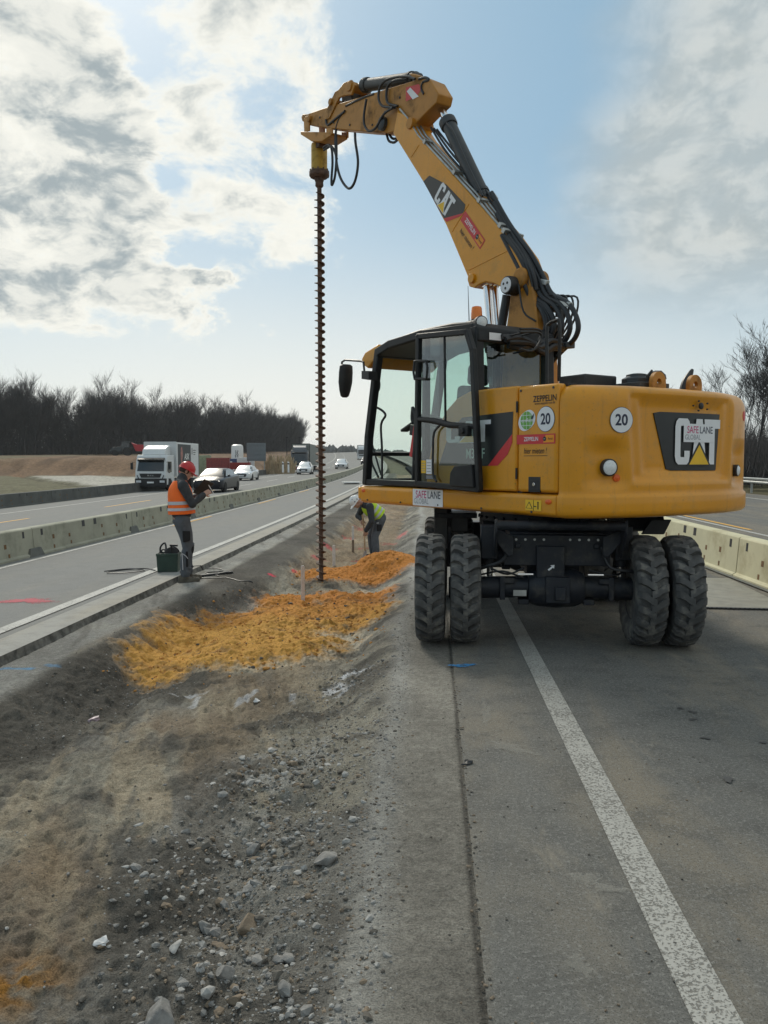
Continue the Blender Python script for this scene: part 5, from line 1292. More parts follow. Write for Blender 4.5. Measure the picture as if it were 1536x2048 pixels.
# =================================================================== vehicles
CARW = mat("white_car_paint", (0.70, 0.71, 0.72), .25, var=.02, coat=.8); CARB = mat("black_car_paint", (0.010, 0.011, 0.016), .32, var=.02, coat=.1, spec=.25); CARR = mat("dark_red_paint", (.10, .008, .012), .25, coat=.8)
GRIL = mat("black_grille", (.012, .012, .013), .5); ALLOY = mat("alloy_wheel", (.42, .43, .44), .3, metal=.8); TYRP = mat("plain_tyre", (.018, .018, .018), .85); HEAD = mat("headlamp_lit", (1.0, .95, .85), .2, emit=2.0, var=0); HLO = mat("headlamp_glass", (.62, .65, .68), .1, coat=1.0); PLT = mat("plate_white", (.75, .76, .76), .4)


def car_wheel(par, x, y, r, w, m=ALLOY):
    b = MB(); b.lathe([(r * .66, -w / 2), (r * .93, -w / 2), (r, -w / 2 + .03), (r, w / 2 - .03), (r * .93, w / 2), (r * .66, w / 2)], (0, 0, 0), (1, 0, 0), 24)
    o = b.build("wheel", TYRP, par, loc=(x, y, r)); b = MB(); b.lathe([(r * .66, -w * .42), (r * .60, -w * .2), (r * .16, -w * .3), (.01, -w * .36)], d=(1, 0, 0), n=20, caps=False); b.lathe([(r * .66, w * .42), (r * .60, w * .2), (r * .16, w * .3), (.01, w * .36)], d=(1, 0, 0), n=20, caps=False)
    b.build("rim", m, o)


def car(label, paint, loc, rz, L=4.7, W=1.84, H=1.45, lit=False, cat="car", group="cars on the opposite lanes", nose=.9, estate=False):
    """front towards -y (facing the camera)"""
    r = thing("parked_car" if False else "car", label, cat, loc, rz, group)
    hw = W / 2; f, e = -L / 2, L / 2
    # stations along y: (y, z_low, z_belt, half width)
    st = [(f, .36, .62, .70), (f + .06, .24, .70, .84), (f + .25, .19, .76, .94), (f + .7, .18, .84, 1.0), (f + 1.15, .18, .92, 1.0), (0, .18, .96, 1.0), (e - 1.0, .18, 1.0, 1.0), (e - .35, .20, 1.02, .97), (e - .08, .26, .98, .88), (e, .36, .86, .78)]
    rg = []
    for y, zl, zb, k in st:
        w = hw * k; rg.append([Vector(p) for p in ((-w * .90, y, zl), (-w, y, zl + .10), (-w * 1.0, y, (zl + zb) / 2 + .05), (-w * .97, y, zb - .06), (-w * .86, y, zb), (-w * .4, y, zb + .03), (w * .4, y, zb + .03), (w * .86, y, zb), (w * .97, y, zb - .06), (w, y, (zl + zb) / 2 + .05), (w, y, zl + .10), (w * .90, y, zl))])
    b = MB(); b.loft(rg); b.build("body", paint, r, .0, 38)
    re = e - (.10 if estate else .55)
    gst = [(f + 1.12, .90, .80, 0), (f + 1.95, H - .03, .64, 1), (0.15, H, .66, 1), (e - 1.25, H - .03, .65, 1), (re, 1.02, .78, 0)]
    rg = []
    for y, z, k, top in gst:
        w = hw * k; wb = hw * .90
        rg.append([Vector(p) for p in ((-wb, y + (.0 if top else 0), .93), (-w, y, z - .05 if top else .935), (-w * .8, y, z if top else .94), (w * .8, y, z if top else .94), (w, y, z - .05 if top else .935), (wb, y, .93))])
    b = MB(); b.loft(rg); b.build("roof", paint, r, 0, 38)
    b = MB(); a0, a1 = gst[0], gst[1]; n = Vector((0, -(a1[1] - .94), a1[0] - a0[0])).normalized() * .012
    ws = [Vector((-hw * .80, a0[0] + .10, .965)), Vector((hw * .80, a0[0] + .10, .965)), Vector((hw * .60, a1[0] - .03, a1[1] - .05)), Vector((-hw * .60, a1[0] - .03, a1[1] - .05))]; b.add([p + n for p in ws], [(0, 1, 2, 3)]); b.build("windscreen", CARG, r, 0, 0)
    for s in (-1, 1):
        b = MB(); pts = [(f + 1.35, .96), (f + 2.02, H - .10), (.15, H - .07), (e - 1.3, H - .10), (e - .75, 1.0), (.2, .97)]
        b.add([Vector((s * (hw * (.90 - (.25 * (z - .93) / (H - .93))) + .012), y, z)) for y, z in pts], [tuple(range(len(pts)))]); b.build("side_window", CARG, r, 0, 0)
        b = MB(); b.box((s * (hw + .08), f + 1.42, 1.0), (.16, .10, .12)); b.build("mirror", paint, r, .02)
        b = MB(); b.prism([(-.24, .60), (.20, .64), (.17, .74), (-.2, .73)], 0, .06, 'y'); 
        for i in range(len(b.v)): v = b.v[i]; b.v[i] = Vector((s * (hw * .66 - v.x * -1 * .0) + v.x * .8, f + .11 + v.y * .3 + abs(s * hw * .66 + v.x * .8) * .16 - .12, v.z - .02))
        b.build("headlight", HEAD if lit else HLO, r, 0, 0)
        for y in (f + .88, e - .92): car_wheel(r, s * (hw - .10), y, .33, .22)
        b = MB(); b.lathe([(.40, 0), (.38, .012), (.001, .012)], (s * (hw * .985 - .02), f + .88, .33), (s, 0, 0), 22, caps=False); b.lathe([(.40, 0), (.38, .012), (.001, .012)], (s * (hw * .985 - .02), e - .92, .33), (s, 0, 0), 22, caps=False); b.build("wheel_arch", GRIL, r)
    b = MB(); b.prism([(-.46, .64), (.46, .64), (.52, .56), (.40, .36), (-.40, .36), (-.52, .56)], f - .012, f + .06, 'y'); b.build("grille", GRIL, r, .01)
    b = MB(); b.box((0, f - .022, .47), (.50, .014, .11)); b.build("number_plate", PLT, r)
    b = MB(); b.box((0, f + .10, .27), (W * .72, .10, .10)); b.build("bumper_intake", GRIL, r, .01)
    return r


def place(x, y): return RP(x, y)
car("black saloon with a big framed grille and lit headlamps beside the worker's clipboard", CARB, place(-12.95, 50.5), heading(50) - .02, lit=True, L=4.9, W=1.88)
car("white saloon with one lit headlamp behind the black saloon", CARW, place(-16.9, 79), heading(79), lit=True)
car("small white hatchback left of the auger in front of the grey lorry", CARW, place(-13.5, 99), heading(99), L=4.0, W=1.72, H=1.50, estate=True)
car("white estate car far down the road right of the auger", CARW, place(-10.9, 128), heading(128), L=4.6, H=1.55, estate=True)
car("tiny dark car at the far bend beside the cab", CARB, place(-7.8, 160), heading(160), lit=True)
c_ = car("dark red car half hidden behind the counterweight", CARR, place(13.45, 42.5), heading(42), L=4.5, H=1.5)

TRW = mat("truck_white", (.66, .68, .69), .4, var=.03, dirt=(.35, .34, .32), dirt_amt=.25); TARP = mat("grey_tarpaulin", (.20, .215, .20), .7, var=.1); TRG = mat("truck_grey", (.10, .105, .115), .35, coat=.4); TRR = mat("truck_red", (.22, .02, .03), .35, coat=.4)


def lorry(label, loc, rz, cabm, lowm, boxm, W, Hb, Lb, cabh, big=False, cat="lorry"):
    r = thing("lorry", label, cat, loc, rz, "lorries on the opposite lanes"); h = W / 2; s_ = cabh / 2.6
    prof = [(.0, .42), (-.04, .95), (.0, 1.35), (.22, cabh - .35), (.42, cabh), (1.75, cabh), (1.75, .55), (1.2, .55), (1.1, .85), (.55, .85), (.45, .42)]
    b = MB(); b.prism(prof, -h * .94, h * .94, 'x'); b.build("cab", cabm, r, .05, 35, seg=3)
    b = MB(); b.box((0, .02, .58), (W * .96, .18, .58)); b.build("bumper", lowm if big else GRIL, r, .03)
    b = MB(); t = (cabh - .35 - 1.35); b.add([Vector((-h * .82, -.0, 1.36)), Vector((h * .82, -.0, 1.36)), Vector((h * .78, .205, cabh - .42)), Vector((-h * .78, .205, cabh - .42))], [(0, 1, 2, 3)])
    for i in range(4): b.v[i].y -= .022
    b.build("windscreen", CARG, r, 0, 0)
    b = MB(); b.box((0, .16, cabh - .30), (W * .80, .34, .13), rot=(.35, 0, 0)); b.build("sun_visor", GRIL, r, .02)
    for s in (-1, 1):
        b = MB(); pts = [(.28, 1.35), (.40, cabh - .45), (1.15, cabh - .45), (1.15, 1.30), (.6, 1.22)]; b.add([Vector((s * (h * .94 + .012), y, z)) for y, z in pts], [tuple(range(5))]); b.build("side_window", CARG, r, 0, 0)
        b = MB(); b.box((s * (h + .17), .02, cabh - .75), (.16, .10, .46)); b.tube([(s * h * .94, .1, cabh - .48), (s * (h + .17), .03, cabh - .48)], .02, 6); b.build("mirror", GRIL, r, .02)
        b = MB(); b.box((s * h * .72, -.085, .66), (.34, .05, .15)); b.build("headlight", HLO, r, .02)
        b = MB(); b.prism([(s * h * .84, 1.1), (s * h * .80, 1.1), (s * h * .70, .86), (s * h * .76, .86)], -.062, -.03, 'y'); b.build("trim_slot", GRIL, r)
        car_wheel(r, s * (h - .18), .85, .42, .26, GRIL); car_wheel(r, s * (h - .24), 2.2 + Lb * .68, .42, .42, GRIL)
        if big: car_wheel(r, s * (h - .24), 2.2 + Lb * .82, .42, .42, GRIL)
    b = MB(); b.prism([(-h * .68, 1.20), (h * .68, 1.20), (h * .58, .92), (-h * .58, .92)], -.062, -.02, 'y'); b.text("M A N" if not big else "", .15, (0, -.062, 1.06), (1, 0, 0), (0, 0, 1), .003, 1, .01) if not big else None; b.build("grille", [GRIL, STL], r)
    b = MB(); b.box((0, -.068, .60), (.46, .012, .11)); b.build("number_plate", PLT, r)
    b = MB(); b.box((0, 2.0 + Lb / 2, .68), (W * .5, Lb, .26)); b.build("frame", GRIL, r)
    b = MB(); b.box((0, 2.0 + Lb / 2, (Hb + .95) / 2), (W, Lb, Hb - .95)); cb = b.build("cargo_box", boxm, r, .03)
    b = MB()
    for x, z0, z1 in ((-h, .95, Hb), (h, .95, Hb)): b.box((x, 2.0, (z0 + z1) / 2), (.07, .07, z1 - z0 + .02))
    b.box((0, 2.0, Hb), (W, .07, .07)); b.build("box_trim", TRW if not big else GRIL, cb)
    b = MB(); pr = [(.55, cabh), (.75, cabh + .40), (1.3, Hb - .30), (1.75, Hb - .22), (1.75, cabh)]; b.prism(pr, -h * .72, h * .72, 'x'); b.build("wind_deflector", cabm, r, .08, 35, seg=3)
    return r, cb


r_, cb = lorry("white box lorry with dark poster on its side behind the orange-vested worker", place(-18.45, 54.5), heading(54) - .03, TRW, GRIL, TRW, 2.25, 3.35, 5.4, 2.45)
POST = mat("dark_poster", (.022, .028, .032), .5, var=.2, vscale=3); PINKF = mat("poster_skin_tone", (.40, .16, .13), .5, var=.4, vscale=5)
b = MB(); X_ = 1.125 + .001
b.flat([(0, 0), (3.0, 0), (3.0, 2.15), (0, 2.15)], (X_, 2.35, 1.08), (0, 1, 0), (0, 0, 1), .004, 0)
b.flat([(.7, .2), (1.0, .15), (1.1, .6), (.95, 1.0), (1.15, 1.5), (.95, 2.0), (.7, 1.9), (.6, 1.3), (.75, .8)], (X_, 2.35, 1.08), (0, 1, 0), (0, 0, 1), .006, 1)
b.flat([(.15, .2), (.5, .1), (.6, .45), (.4, .75), (.2, .6)], (X_, 2.35, 1.08), (0, 1, 0), (0, 0, 1), .006, 2)
b.text("ASK", .62, (X_, 4.4, 2.35), (0, 1, 0), (0, 0, 1), .007, 3, .02, 1.0, .2)
b.text("I", .6, (X_, 5.65, 2.75), (0, 1, 0), (0, 0, 1), .007, 4, .06); [b.box((X_, 6.25, 2.85 - .16 * k), (.02, .7 - .15 * k, .05), 4) for k in range(3)]; b.box((X_, 7.35, 2.15), (.02, .12, 2.4), 4)
b.build("side_poster", [POST, PINKF, REDK, WHT, INK], cb, smooth=0)
lorry("big articulated lorry with grey tarpaulin and dark red lower cab left of the auger", place(-15.9, 113), heading(113), TRG, TRR, TARP, 2.5, 3.95, 13, 3.0, True)
lorry("distant white lorry at the far bend beside the cab", place(-8.9, 215), heading(215), TRW, TRW, TRW, 2.4, 3.8, 8, 2.8, True)

# tractor with red trailer on the embankment
TRC = mat("tractor_dark", (.03, .04, .045), .5); RED = mat("trailer_red", (.42, .02, .03), .5, dirt=(.2, .1, .08)); ZT = 2.55
tp = Vector((-66.5, 172.0, 3.15))
t = thing("tractor", "dark farm tractor on the brown embankment, pulling a red trailer", "tractor", tp, R(14))
for s in (-1, 1):
    for x, r in ((-1.3, .62), (1.2, .88)):
        b = MB(); b.lathe([(r * .55, -.22), (r * .95, -.25), (r, -.2), (r, .2), (r * .95, .25), (r * .55, .22)], (x, s * .9, r), (0, 1, 0), 24); b.build("wheel", TYRP, t)
b = MB(); b.prism([(-2.1, .8), (-2.15, 1.35), (-1.9, 1.75), (.1, 1.95), (.1, .8)], -.42, .42, 'y'); b.box((-2.35, 0, .9), (.5, .7, .5)); b.build("bonnet", TRC, t, .06)
b = MB(); b.prism([(.05, 1.2), (.0, 1.9), (.3, 2.85), (1.6, 2.85), (1.75, 1.5), (1.6, 1.1)], -.8, .8, 'y'); b.build("cab", CARG, t, .05)
b = MB(); b.box((.95, 0, 2.92), (1.6, 1.7, .14)); b.build("cab_roof", TRC, t, .03)
b = MB(); b.box((1.2, .92, 1.78), (1.7, .5, .1)); b.box((1.2, -.92, 1.78), (1.7, .5, .1)); b.build("mudguard", TRC, t, .03)
t = thing("dump_trailer", "red tipping trailer behind the dark tractor on the embankment", "trailer", tp + Vector((4.4 * math.cos(R(14)), 4.4 * math.sin(R(14)), 0)), R(14))
b = MB(); b.prism([(-1.9, 2.2), (-2.3, 2.75), (-1.2, 2.35), (4.6, 2.2), (4.5, .95), (-1.4, .95)], -1.2, 1.2, 'y'); b.build("tub", RED, t, .05)
b = MB(); b.box((1.0, 0, .8), (6.0, .6, .25)); b.build("drawbar", TRC, t)
for s in (-1, 1):
    for x in (2.0, 3.5): b = MB(); b.lathe([(.3, -.2), (.55, -.22), (.58, 0), (.55, .22), (.3, .2)], (x, s * .95, .58), (0, 1, 0), 20); b.build("wheel", TYRP, t)

# site compound: silo, sign seen from behind, containers
def at(u, v, y):
    """point on the sight line of a picture point at distance y along the road"""
    d = sight(u, v); return Vector((0, 0, CAM_H)) + d * (y / d.y)
p = at(475, 951, 118); t = thing("silo", "white upright silo tank with black lettering beyond the black car", "silo", (p.x, p.y, p.z), R(25))
hs = at(475, 889, 118).z - p.z; b = MB(); rr_ = .86; z0 = 1.9
b.lathe([(.35, z0 - 1.2), (rr_ * .9, z0 - .1), (rr_, z0), (rr_, hs - .5), (rr_ * .93, hs - .15), (rr_ * .6, hs), (.01, hs)], n=28); b.build("tank", WHT, t)
for k in range(4): a = .785 + k * 1.571; b = MB(); b.box((rr_ * .8 * math.cos(a), rr_ * .8 * math.sin(a), z0 / 2), (.14, .14, z0)); b.build("leg", GAL, t)
b = MB(); an = R(-90 - 25) + .15
for s_, r0 in ((-.16, 3), (.14, 5)):
    rq_ = random.Random(r0); a_ = an + s_; b.tube([((rr_ + .02) * math.cos(a_ + rq_.uniform(-.10, .10)), (rr_ + .02) * math.sin(a_ + rq_.uniform(-.1, .1)), z0 + .7 + k * .085) for k in range(int((hs - z0 - 1.4) / .085))], .045, 5)
b.build("silo_lettering", INK, t, smooth=0)
p = at(513, 948, 104); t = thing("road_sign", "large road sign seen from its grey back, right of the silo", "road sign", p, R(10)); z1, z0 = at(513, 886, 104).z - p.z, at(513, 922, 104).z - p.z
SGN = mat("sign_back", (.14, .165, .18), .55, var=.06)
b = MB(); wd = 38 / F_PX * 104; b.box((0, 0, (z0 + z1) / 2), (wd, .08, z1 - z0)); pn = b.build("panel", SGN, t, .02)
b = MB(); [b.box((0, -.07, z0 + (z1 - z0) * k), (wd * 1.01, .05, .08)) for k in (.12, .38, .64, .9)]; b.build("stiffener", SGN, pn)
for s in (-.42, .42): b = MB(); b.cyl((s * wd, .1, -.3), (s * wd, .1, z1), .07, n=10); b.build("post", GAL, t)
BLU = mat("container_blue", (.035, .065, .16), .6, var=.15); RDC = mat("container_red", (.27, .035, .03), .6, var=.2); RDD = mat("red_plant", (.20, .03, .028), .6, var=.25)
def container(name, label, u, v, y, size, m, rz, cat="container"):
    t = thing(name, label, cat, at(u, v, y), rz); L, W, H = size
    b = MB(); b.box((0, 0, H / 2), (L, W, H)); bd = b.build("shell", m, t, .03)
    b = MB(); n = int(L / .28)
    for k in range(n): b.box((-L / 2 + (k + .5) * L / n, -W / 2 - .025, H / 2), (L / n * .45, .05, H * .86))
    b.build("side_ribs", m, bd)
    b = MB(); [b.box((sx * (L / 2 - .06), sy * (W / 2 - .04), H / 2), (.16, .16, H + .03)) for sx in (-1, 1) for sy in (-1, 1)]; b.build("corner_post", m, t); return t
t = container("container", "blue site container with a white panel below the silo", 463, 951, 112, (4.6, 2.2, 2.3), BLU, R(12)); b = MB(); b.box((-.3, -1.16, 1.55), (.9, .04, .8)); b.build("white_panel", WHT, t)
container("skip", "red open skip below the blue site container", 450, 957, 102, (6.2, 2.2, 2.0), RDC, R(8), "skip")
container("skip", "low dark red skip left of the white saloon, nearer than the bright one", 437, 960, 96, (2.6, 2.0, 2.6), RDD, R(12), "skip")
container("container", "white site container with grey door between silo and sign", 492, 949, 110, (2.2, 2.0, 2.3), TRW, R(10))
container("site_hut", "yellow green site hut right of the white box lorry", 408, 958, 100, (1.6, 1.8, 2.9), mat("faded_green", (.26, .30, .20), .7), R(10), "hut")
for u, lb in ((566, "white delineator post left of its twin in front of the dry reeds"), (577, "white delineator post in front of the reeds, nearer to the grey lorry")):
    p = at(u, 945, 101); t = thing("delineator_post", lb, "post", p, 0, "delineator posts"); b = MB(); hh = 1.35; b.prism([(-.11, 0), (.11, 0), (.11, hh - .12), (-.03, hh), (-.11, hh)], -.05, .05, 'y'); b.build("post_body", WHT, t, .01)
    b = MB(); b.box((0, -.053, hh - .28), (.226, .012, .16)); b.build("reflector_band", INK, t)
for u, lb in ((574, "thin dark lamp mast standing left of its twin before the forest"), (599, "thin dark lamp mast right of its twin above the grey lorry")):
    p = at(u, 944, 125); t = thing("lamp_mast", lb, "mast", p, 0, "lamp masts"); b = MB(); b.tube([(0, 0, 0), (0, 0, 5.2)], [.07, .05], 8); b.build("pole", CHS, t); b = MB(); b.box((.1, -.1, 5.25), (.4, .25, .12)); b.build("lamp_head", CHS, t)
# reeds
REED = mat("dry_reed", (.44, .35, .23), .9, var=.3, vscale=2); b = MB(); rq = random.Random(12)
for k in range(520):
    u = rq.uniform(531, 588); y = rq.uniform(104, 112); p = at(u, 946, y); h = rq.uniform(1.0, 1.9) * (1.0 + .25 * math.sin(u * .35)); w_ = rq.uniform(.015, .045); dx_, dy_ = rq.gauss(0, .22), rq.gauss(0, .2)
    b.add([p + Vector((-w_, 0, -.3)), p + Vector((w_, 0, -.3)), p + Vector((dx_ + w_, dy_, h)), p + Vector((dx_ * 1.3, dy_ + .05, h + .25)), p + Vector((dx_ - w_, dy_, h))], [(0, 1, 2, 3, 4)])
tag(b.build("reeds", REED, smooth=0), "tall dry straw-coloured reeds left of the grey lorry", "reeds", kind='stuff')

# =================================================================== bare trees
BRK = mat("bare_bark", (.045, .042, .041), .9, var=.3, vscale=1.5); BRK2 = mat("hazed_twigs", (.045, .043, .044), .9, var=.3, vscale=.6)  # twig colour greyed from brown, carrying the haze of distance


def tree_src(name, seed, H, spread, levels=4, clear=.35, thin=1.0, thick=1.0, dens=1.0):
    r = random.Random(seed); T, Cr = MB(), MB()
    def grow(p, d, L, rad, lev):
        n = 3 if lev < 2 else 2; pts = [p]; rr_ = [rad]
        for i in range(n):
            d = (d + Vector((r.gauss(0, .13), r.gauss(0, .13), r.gauss(.06, .08)))).normalized(); pts.append(pts[-1] + d * L / n); rr_.append(rad * (1 - .42 * (i + 1) / n))
        (T if lev < 1 else Cr).tube(pts, rr_, 7 if lev == 0 else 4 if lev < 2 else 3, caps=False)
        if lev >= levels: return
        k = int((5, 5, 5, 4, 3)[lev] * dens + r.random())
        for i in range(k):
            f = r.uniform(clear if lev == 0 else .25, 1.0); j = min(n - 1, int(f * n)); q = pts[j].lerp(pts[j + 1], f * n - j)
            a = r.uniform(0, 6.283); tl = r.uniform(.35, .95) * spread
            sd_ = Vector((math.cos(a), math.sin(a), 0)); nd = (d * (1.0 - .25 * tl) + sd_ * tl + Vector((0, 0, .15))).normalized()
            grow(q, nd, L * r.uniform(.46, .70), max(rad * r.uniform(.36, .55), .012 * thin), lev + 1)
    grow(Vector((0, 0, -.3)), Vector((r.gauss(0, .03), r.gauss(0, .03), 1)), H * .58, .017 * H * thick, 0)
    root = thing(name, "x", "tree"); T.build("trunk", BRK, root, 0, 60); Cr.build("crown", BRK2, root, 0, 60); return root


TS = [tree_src("bare_tree", 31 + k, 17.5, .66, 4, .38, 1.4, .6, 1.5) for k in range(4)]
rf = random.Random(77)
edge = [(-150, 145), (-112, 178), (-88, 212), (-66, 258), (-58, 320), (-66, 400), (-80, 470)]
spots = []
for (x0, y0), (x1, y1) in zip(edge[:-1], edge[1:]):
    n = int(math.hypot(x1 - x0, y1 - y0) / 1.9)
    for i in range(n):
        f = (i + rf.random()) / n; spots.append((x0 + (x1 - x0) * f, y0 + (y1 - y0) * f))
rf.shuffle(spots); spots = spots[:230]
def tz(x, y): return KZ * min(y, 330) ** 2 * .55 + .6
k = 0
rf2 = random.Random(5)
for (x, y) in spots:
    d = rf.uniform(0, 16); x2, y2 = x - d * .75, y + d * .6
    src = TS[k % 4]; p = Vector((x2, y2, tz(x2, y2))); sc = rf.uniform(.85, 1.15) * (1.06 if y < 240 else .95)
    lb = "bare leafless tree on the dark forest edge beyond the opposite lanes"
    r = src if k < 4 else copy_tree(src, p, rf.uniform(0, 6.28), sc, lb)
    r.location = p; r.scale = (sc, sc, sc); r['group'] = "bare trees of the forest edge"; r['label'] = lb; k += 1
# the depth of the forest behind that edge: one mass of stems and twigs
b = MB()
for (x0, y0), (x1, y1) in zip(edge[:-1], edge[1:]):
    n = int(math.hypot(x1 - x0, y1 - y0) * 13)
    for i in range(n):
        f = (i + rf.random()) / n; d = rf.uniform(4, 55); x, y = x0 + (x1 - x0) * f - d * .75, y0 + (y1 - y0) * f + d * .6; h = rf.uniform(11, 15.0) * (1.0 if y < 250 else .88); z = tz(x, y); w_ = rf.uniform(.10, .22)
        b.add([(x - w_, y, z), (x + w_ * .5, y - w_, z), (x + w_ * .5, y + w_, z), (x + rf.gauss(0, .4), y, z + h)], [(0, 1, 3), (1, 2, 3), (2, 0, 3)])
        for q in range(20):
            zz = z + h * rf.uniform(.08, .96); a = rf.uniform(0, 6.28); L = rf.uniform(1.2, 3.6) * (1.3 - (zz - z) / h); e = (x + L * math.cos(a), y + L * math.sin(a), zz + L * rf.uniform(.4, 1.3)); w2 = .075
            b.add([(x, y, zz - w2), (x + w2, y, zz + w2), (x - w2, y + w2, zz + w2), e], [(0, 1, 3), (1, 2, 3), (2, 0, 3)])
tag(b.build("forest", BRK2, smooth=0), "dense dark leafless forest behind the edge trees on the left", "forest", kind='stuff')
# dark brush at the foot of the wood and along the right verge
b = MB()
def brush(x, y, z, h, n, sp):
    for q in range(n):
        a = rf.uniform(0, 6.28); l = rf.uniform(.3, 1) * sp; p0 = Vector((x + rf.gauss(0, sp * .3), y + rf.gauss(0, sp * .3), z - .2)); p1 = p0 + Vector((l * math.cos(a), l * math.sin(a), h * rf.uniform(.5, 1.0))); w_ = .03
        b.add([p0 + Vector((w_, 0, 0)), p0 + Vector((-w_, w_, 0)), p0 + Vector((-w_, -w_, 0)), p1], [(0, 1, 3), (1, 2, 3), (2, 0, 3)])
for (x, y) in spots:
    for j in range(4): brush(x + rf.uniform(-9, 2), y + rf.uniform(-2, 9), tz(x, y), rf.uniform(2.0, 5.0), 16, 1.3)
for k in range(300):
    y = rf.uniform(46, 110); x = 18.3 + rf.uniform(0, 14) - KX * y * y; brush(x, y, .6, rf.uniform(3.6, 6.2), 44, 1.6)
tag(b.build("undergrowth", BRK2, smooth=0), "dark leafless undergrowth at the forest foot and behind the guard rail", "undergrowth", kind='stuff')
rt_ = tree_src("bare_tree", 95, 8.8, .85, 5, .16, .7, .5, 1.05); rt_.location = (18.6, 50, .5); rt_['label'] = "bushy bare tree above the guard rail right of the counterweight"
for k, (x, y, sc, lb) in enumerate(((23.9, 66, 1.05, "taller bare tree partly cut by the right picture edge"), (24.9, 90, 1.0, "small bare tree peeping over the counterweight's lifting eye"), (22.4, 57, .82, "low bushy bare tree between the two taller ones at the right edge"))):
    copy_tree(rt_, (x, y, .5), 1.7 + k * 2, sc, lb)
# far woods on the horizon
FARM = mat("far_wood", (.055, .062, .060), .95, var=.25, vscale=.02); b = MB()  # bluish fade of distance painted into the woods' colour
for k in range(2600):
    a = R(rf.uniform(-14, 24)); d = rf.uniform(650, 900); x, y = d * math.sin(a), d * math.cos(a); z = KZ * 330 ** 2 - 1.2; h = rf.uniform(5, 10) * (1 + .25 * math.sin(a * 40)); w_ = rf.uniform(2, 4.5)
    b.add([(x - w_, y, z), (x + w_, y, z), (x + w_ * .8, y, z + h * .7), (x, y + w_ * .5, z + h), (x - w_ * .8, y, z + h * .7), (x, y - w_, z + h * .5)], [(0, 1, 5), (1, 2, 5), (2, 3, 5), (3, 4, 5), (4, 0, 5), (0, 4, 3, 2, 1)])
tag(b.build("far_woods", FARM, smooth=0), "low blue-grey woods along the horizon", "woods", kind='stuff')
# =================================================================== people and small things
SKIN = mat("skin", (.46, .26, .19), .55, var=.08, vscale=30); HAIR = mat("brown_hair", (.045, .028, .018), .8, var=.3, vscale=60)
JAK = mat("charcoal_jacket", (.040, .044, .050), .85, var=.2, vscale=14, bump=.3, bscale=22); BLKC = mat("black_cloth", (.012, .012, .014), .9, bump=.2, bscale=30)
TRO = mat("grey_work_trousers", (.085, .095, .110), .85, var=.2, vscale=10, bump=.35, bscale=18); VSO = mat("orange_vest", (1.0, .16, .012), .7, var=.06, vscale=9, bump=.5, bscale=13)
VSY = mat("lime_vest", (.50, .72, .03), .7, var=.08, vscale=9, bump=.5, bscale=13); RFL = mat("reflective_band", (.50, .52, .55), .35, var=.08)
BOOT = mat("dusty_boots", (.105, .095, .075), .85, var=.2); HLR = mat("red_helmet", (.52, .018, .022), .35, var=.04, coat=.2); HLW = mat("white_helmet", (.78, .78, .77), .35, var=.03, coat=.2)
EYE = mat("dark_eye", (.01, .01, .01), .3)


def ball(b, c, r, n=14, sc=(1, 1, 1), rot=None, m=0):
    M = Euler(rot).to_matrix() if rot else Matrix.Identity(3); c = Vector(c); vs = []; fs = []; h = n // 2
    for i in range(h + 1):
        t = math.pi * i / h
        for j in range(n): a = 6.28318 * j / n; vs.append(c + M @ Vector((r * sc[0] * math.sin(t) * math.cos(a), r * sc[1] * math.sin(t) * math.sin(a), r * sc[2] * math.cos(t))))
    for i in range(h):
        for j in range(n): fs.append((i * n + j, i * n + (j + 1) % n, (i + 1) * n + (j + 1) % n, (i + 1) * n + j)[::-1])
    b.add(vs, fs, m)
def limb(b, pts, rs, n=14):
    b.tube(pts, list(rs), n)
    for p, r in zip(pts, rs): ball(b, p, r * .995, n)
def fuse(b, name, m, parent, vox, sm=4, disp=0):
    o = b.build(name, m, parent, 0, 0)
    r = o.modifiers.new("fuse", 'REMESH'); r.mode = 'VOXEL'; r.voxel_size = vox; r.use_smooth_shade = True
    s = o.modifiers.new("relax", 'SMOOTH'); s.factor = .5; s.iterations = sm
    return o
def hand(b, w_, d, n, side, curl, L=.185):
    """palm, four bent fingers of different length and an opposed thumb; d towards the fingertips, n out of the palm"""
    d = Vector(d).normalized(); n = Vector(n); n = (n - d * n.dot(d)).normalized(); s = d.cross(n) * side; w_ = Vector(w_)
    for k in (-1.2, -.4, .4, 1.2): limb(b, [w_ + s * k * .012, w_ + d * L * .27 + s * k * .022, w_ + d * L * .46 + s * k * .023], [.020, .015, .0135], 10)
    for k, l in ((-1.5, .82), (-.5, .97), (.5, 1.0), (1.5, .78)):
        p = w_ + d * L * .46 + s * k * .0205; q = d; pts = [p]
        for i, f in enumerate((.23, .17, .13)):
            a = curl * (.75, 1.15, .85)[i]; q = (q * math.cos(a) + n * math.sin(a)).normalized(); pts.append(pts[-1] + q * L * f * l)
        limb(b, pts, [.0098, .0092, .0085, .0072], 10)
    t0 = w_ + d * L * .12 - s * .026; t1 = t0 + (d * .55 - s * .75 + n * .35).normalized() * L * .2; t2 = t1 + (d * .85 - s * .1 + n * (.3 + curl * .5)).normalized() * L * .17; t3 = t2 + (d * .75 + s * .25 + n * (.3 + curl * .5)).normalized() * L * .14
    limb(b, [t0, t1, t2, t3], [.016, .0125, .0105, .008], 10)
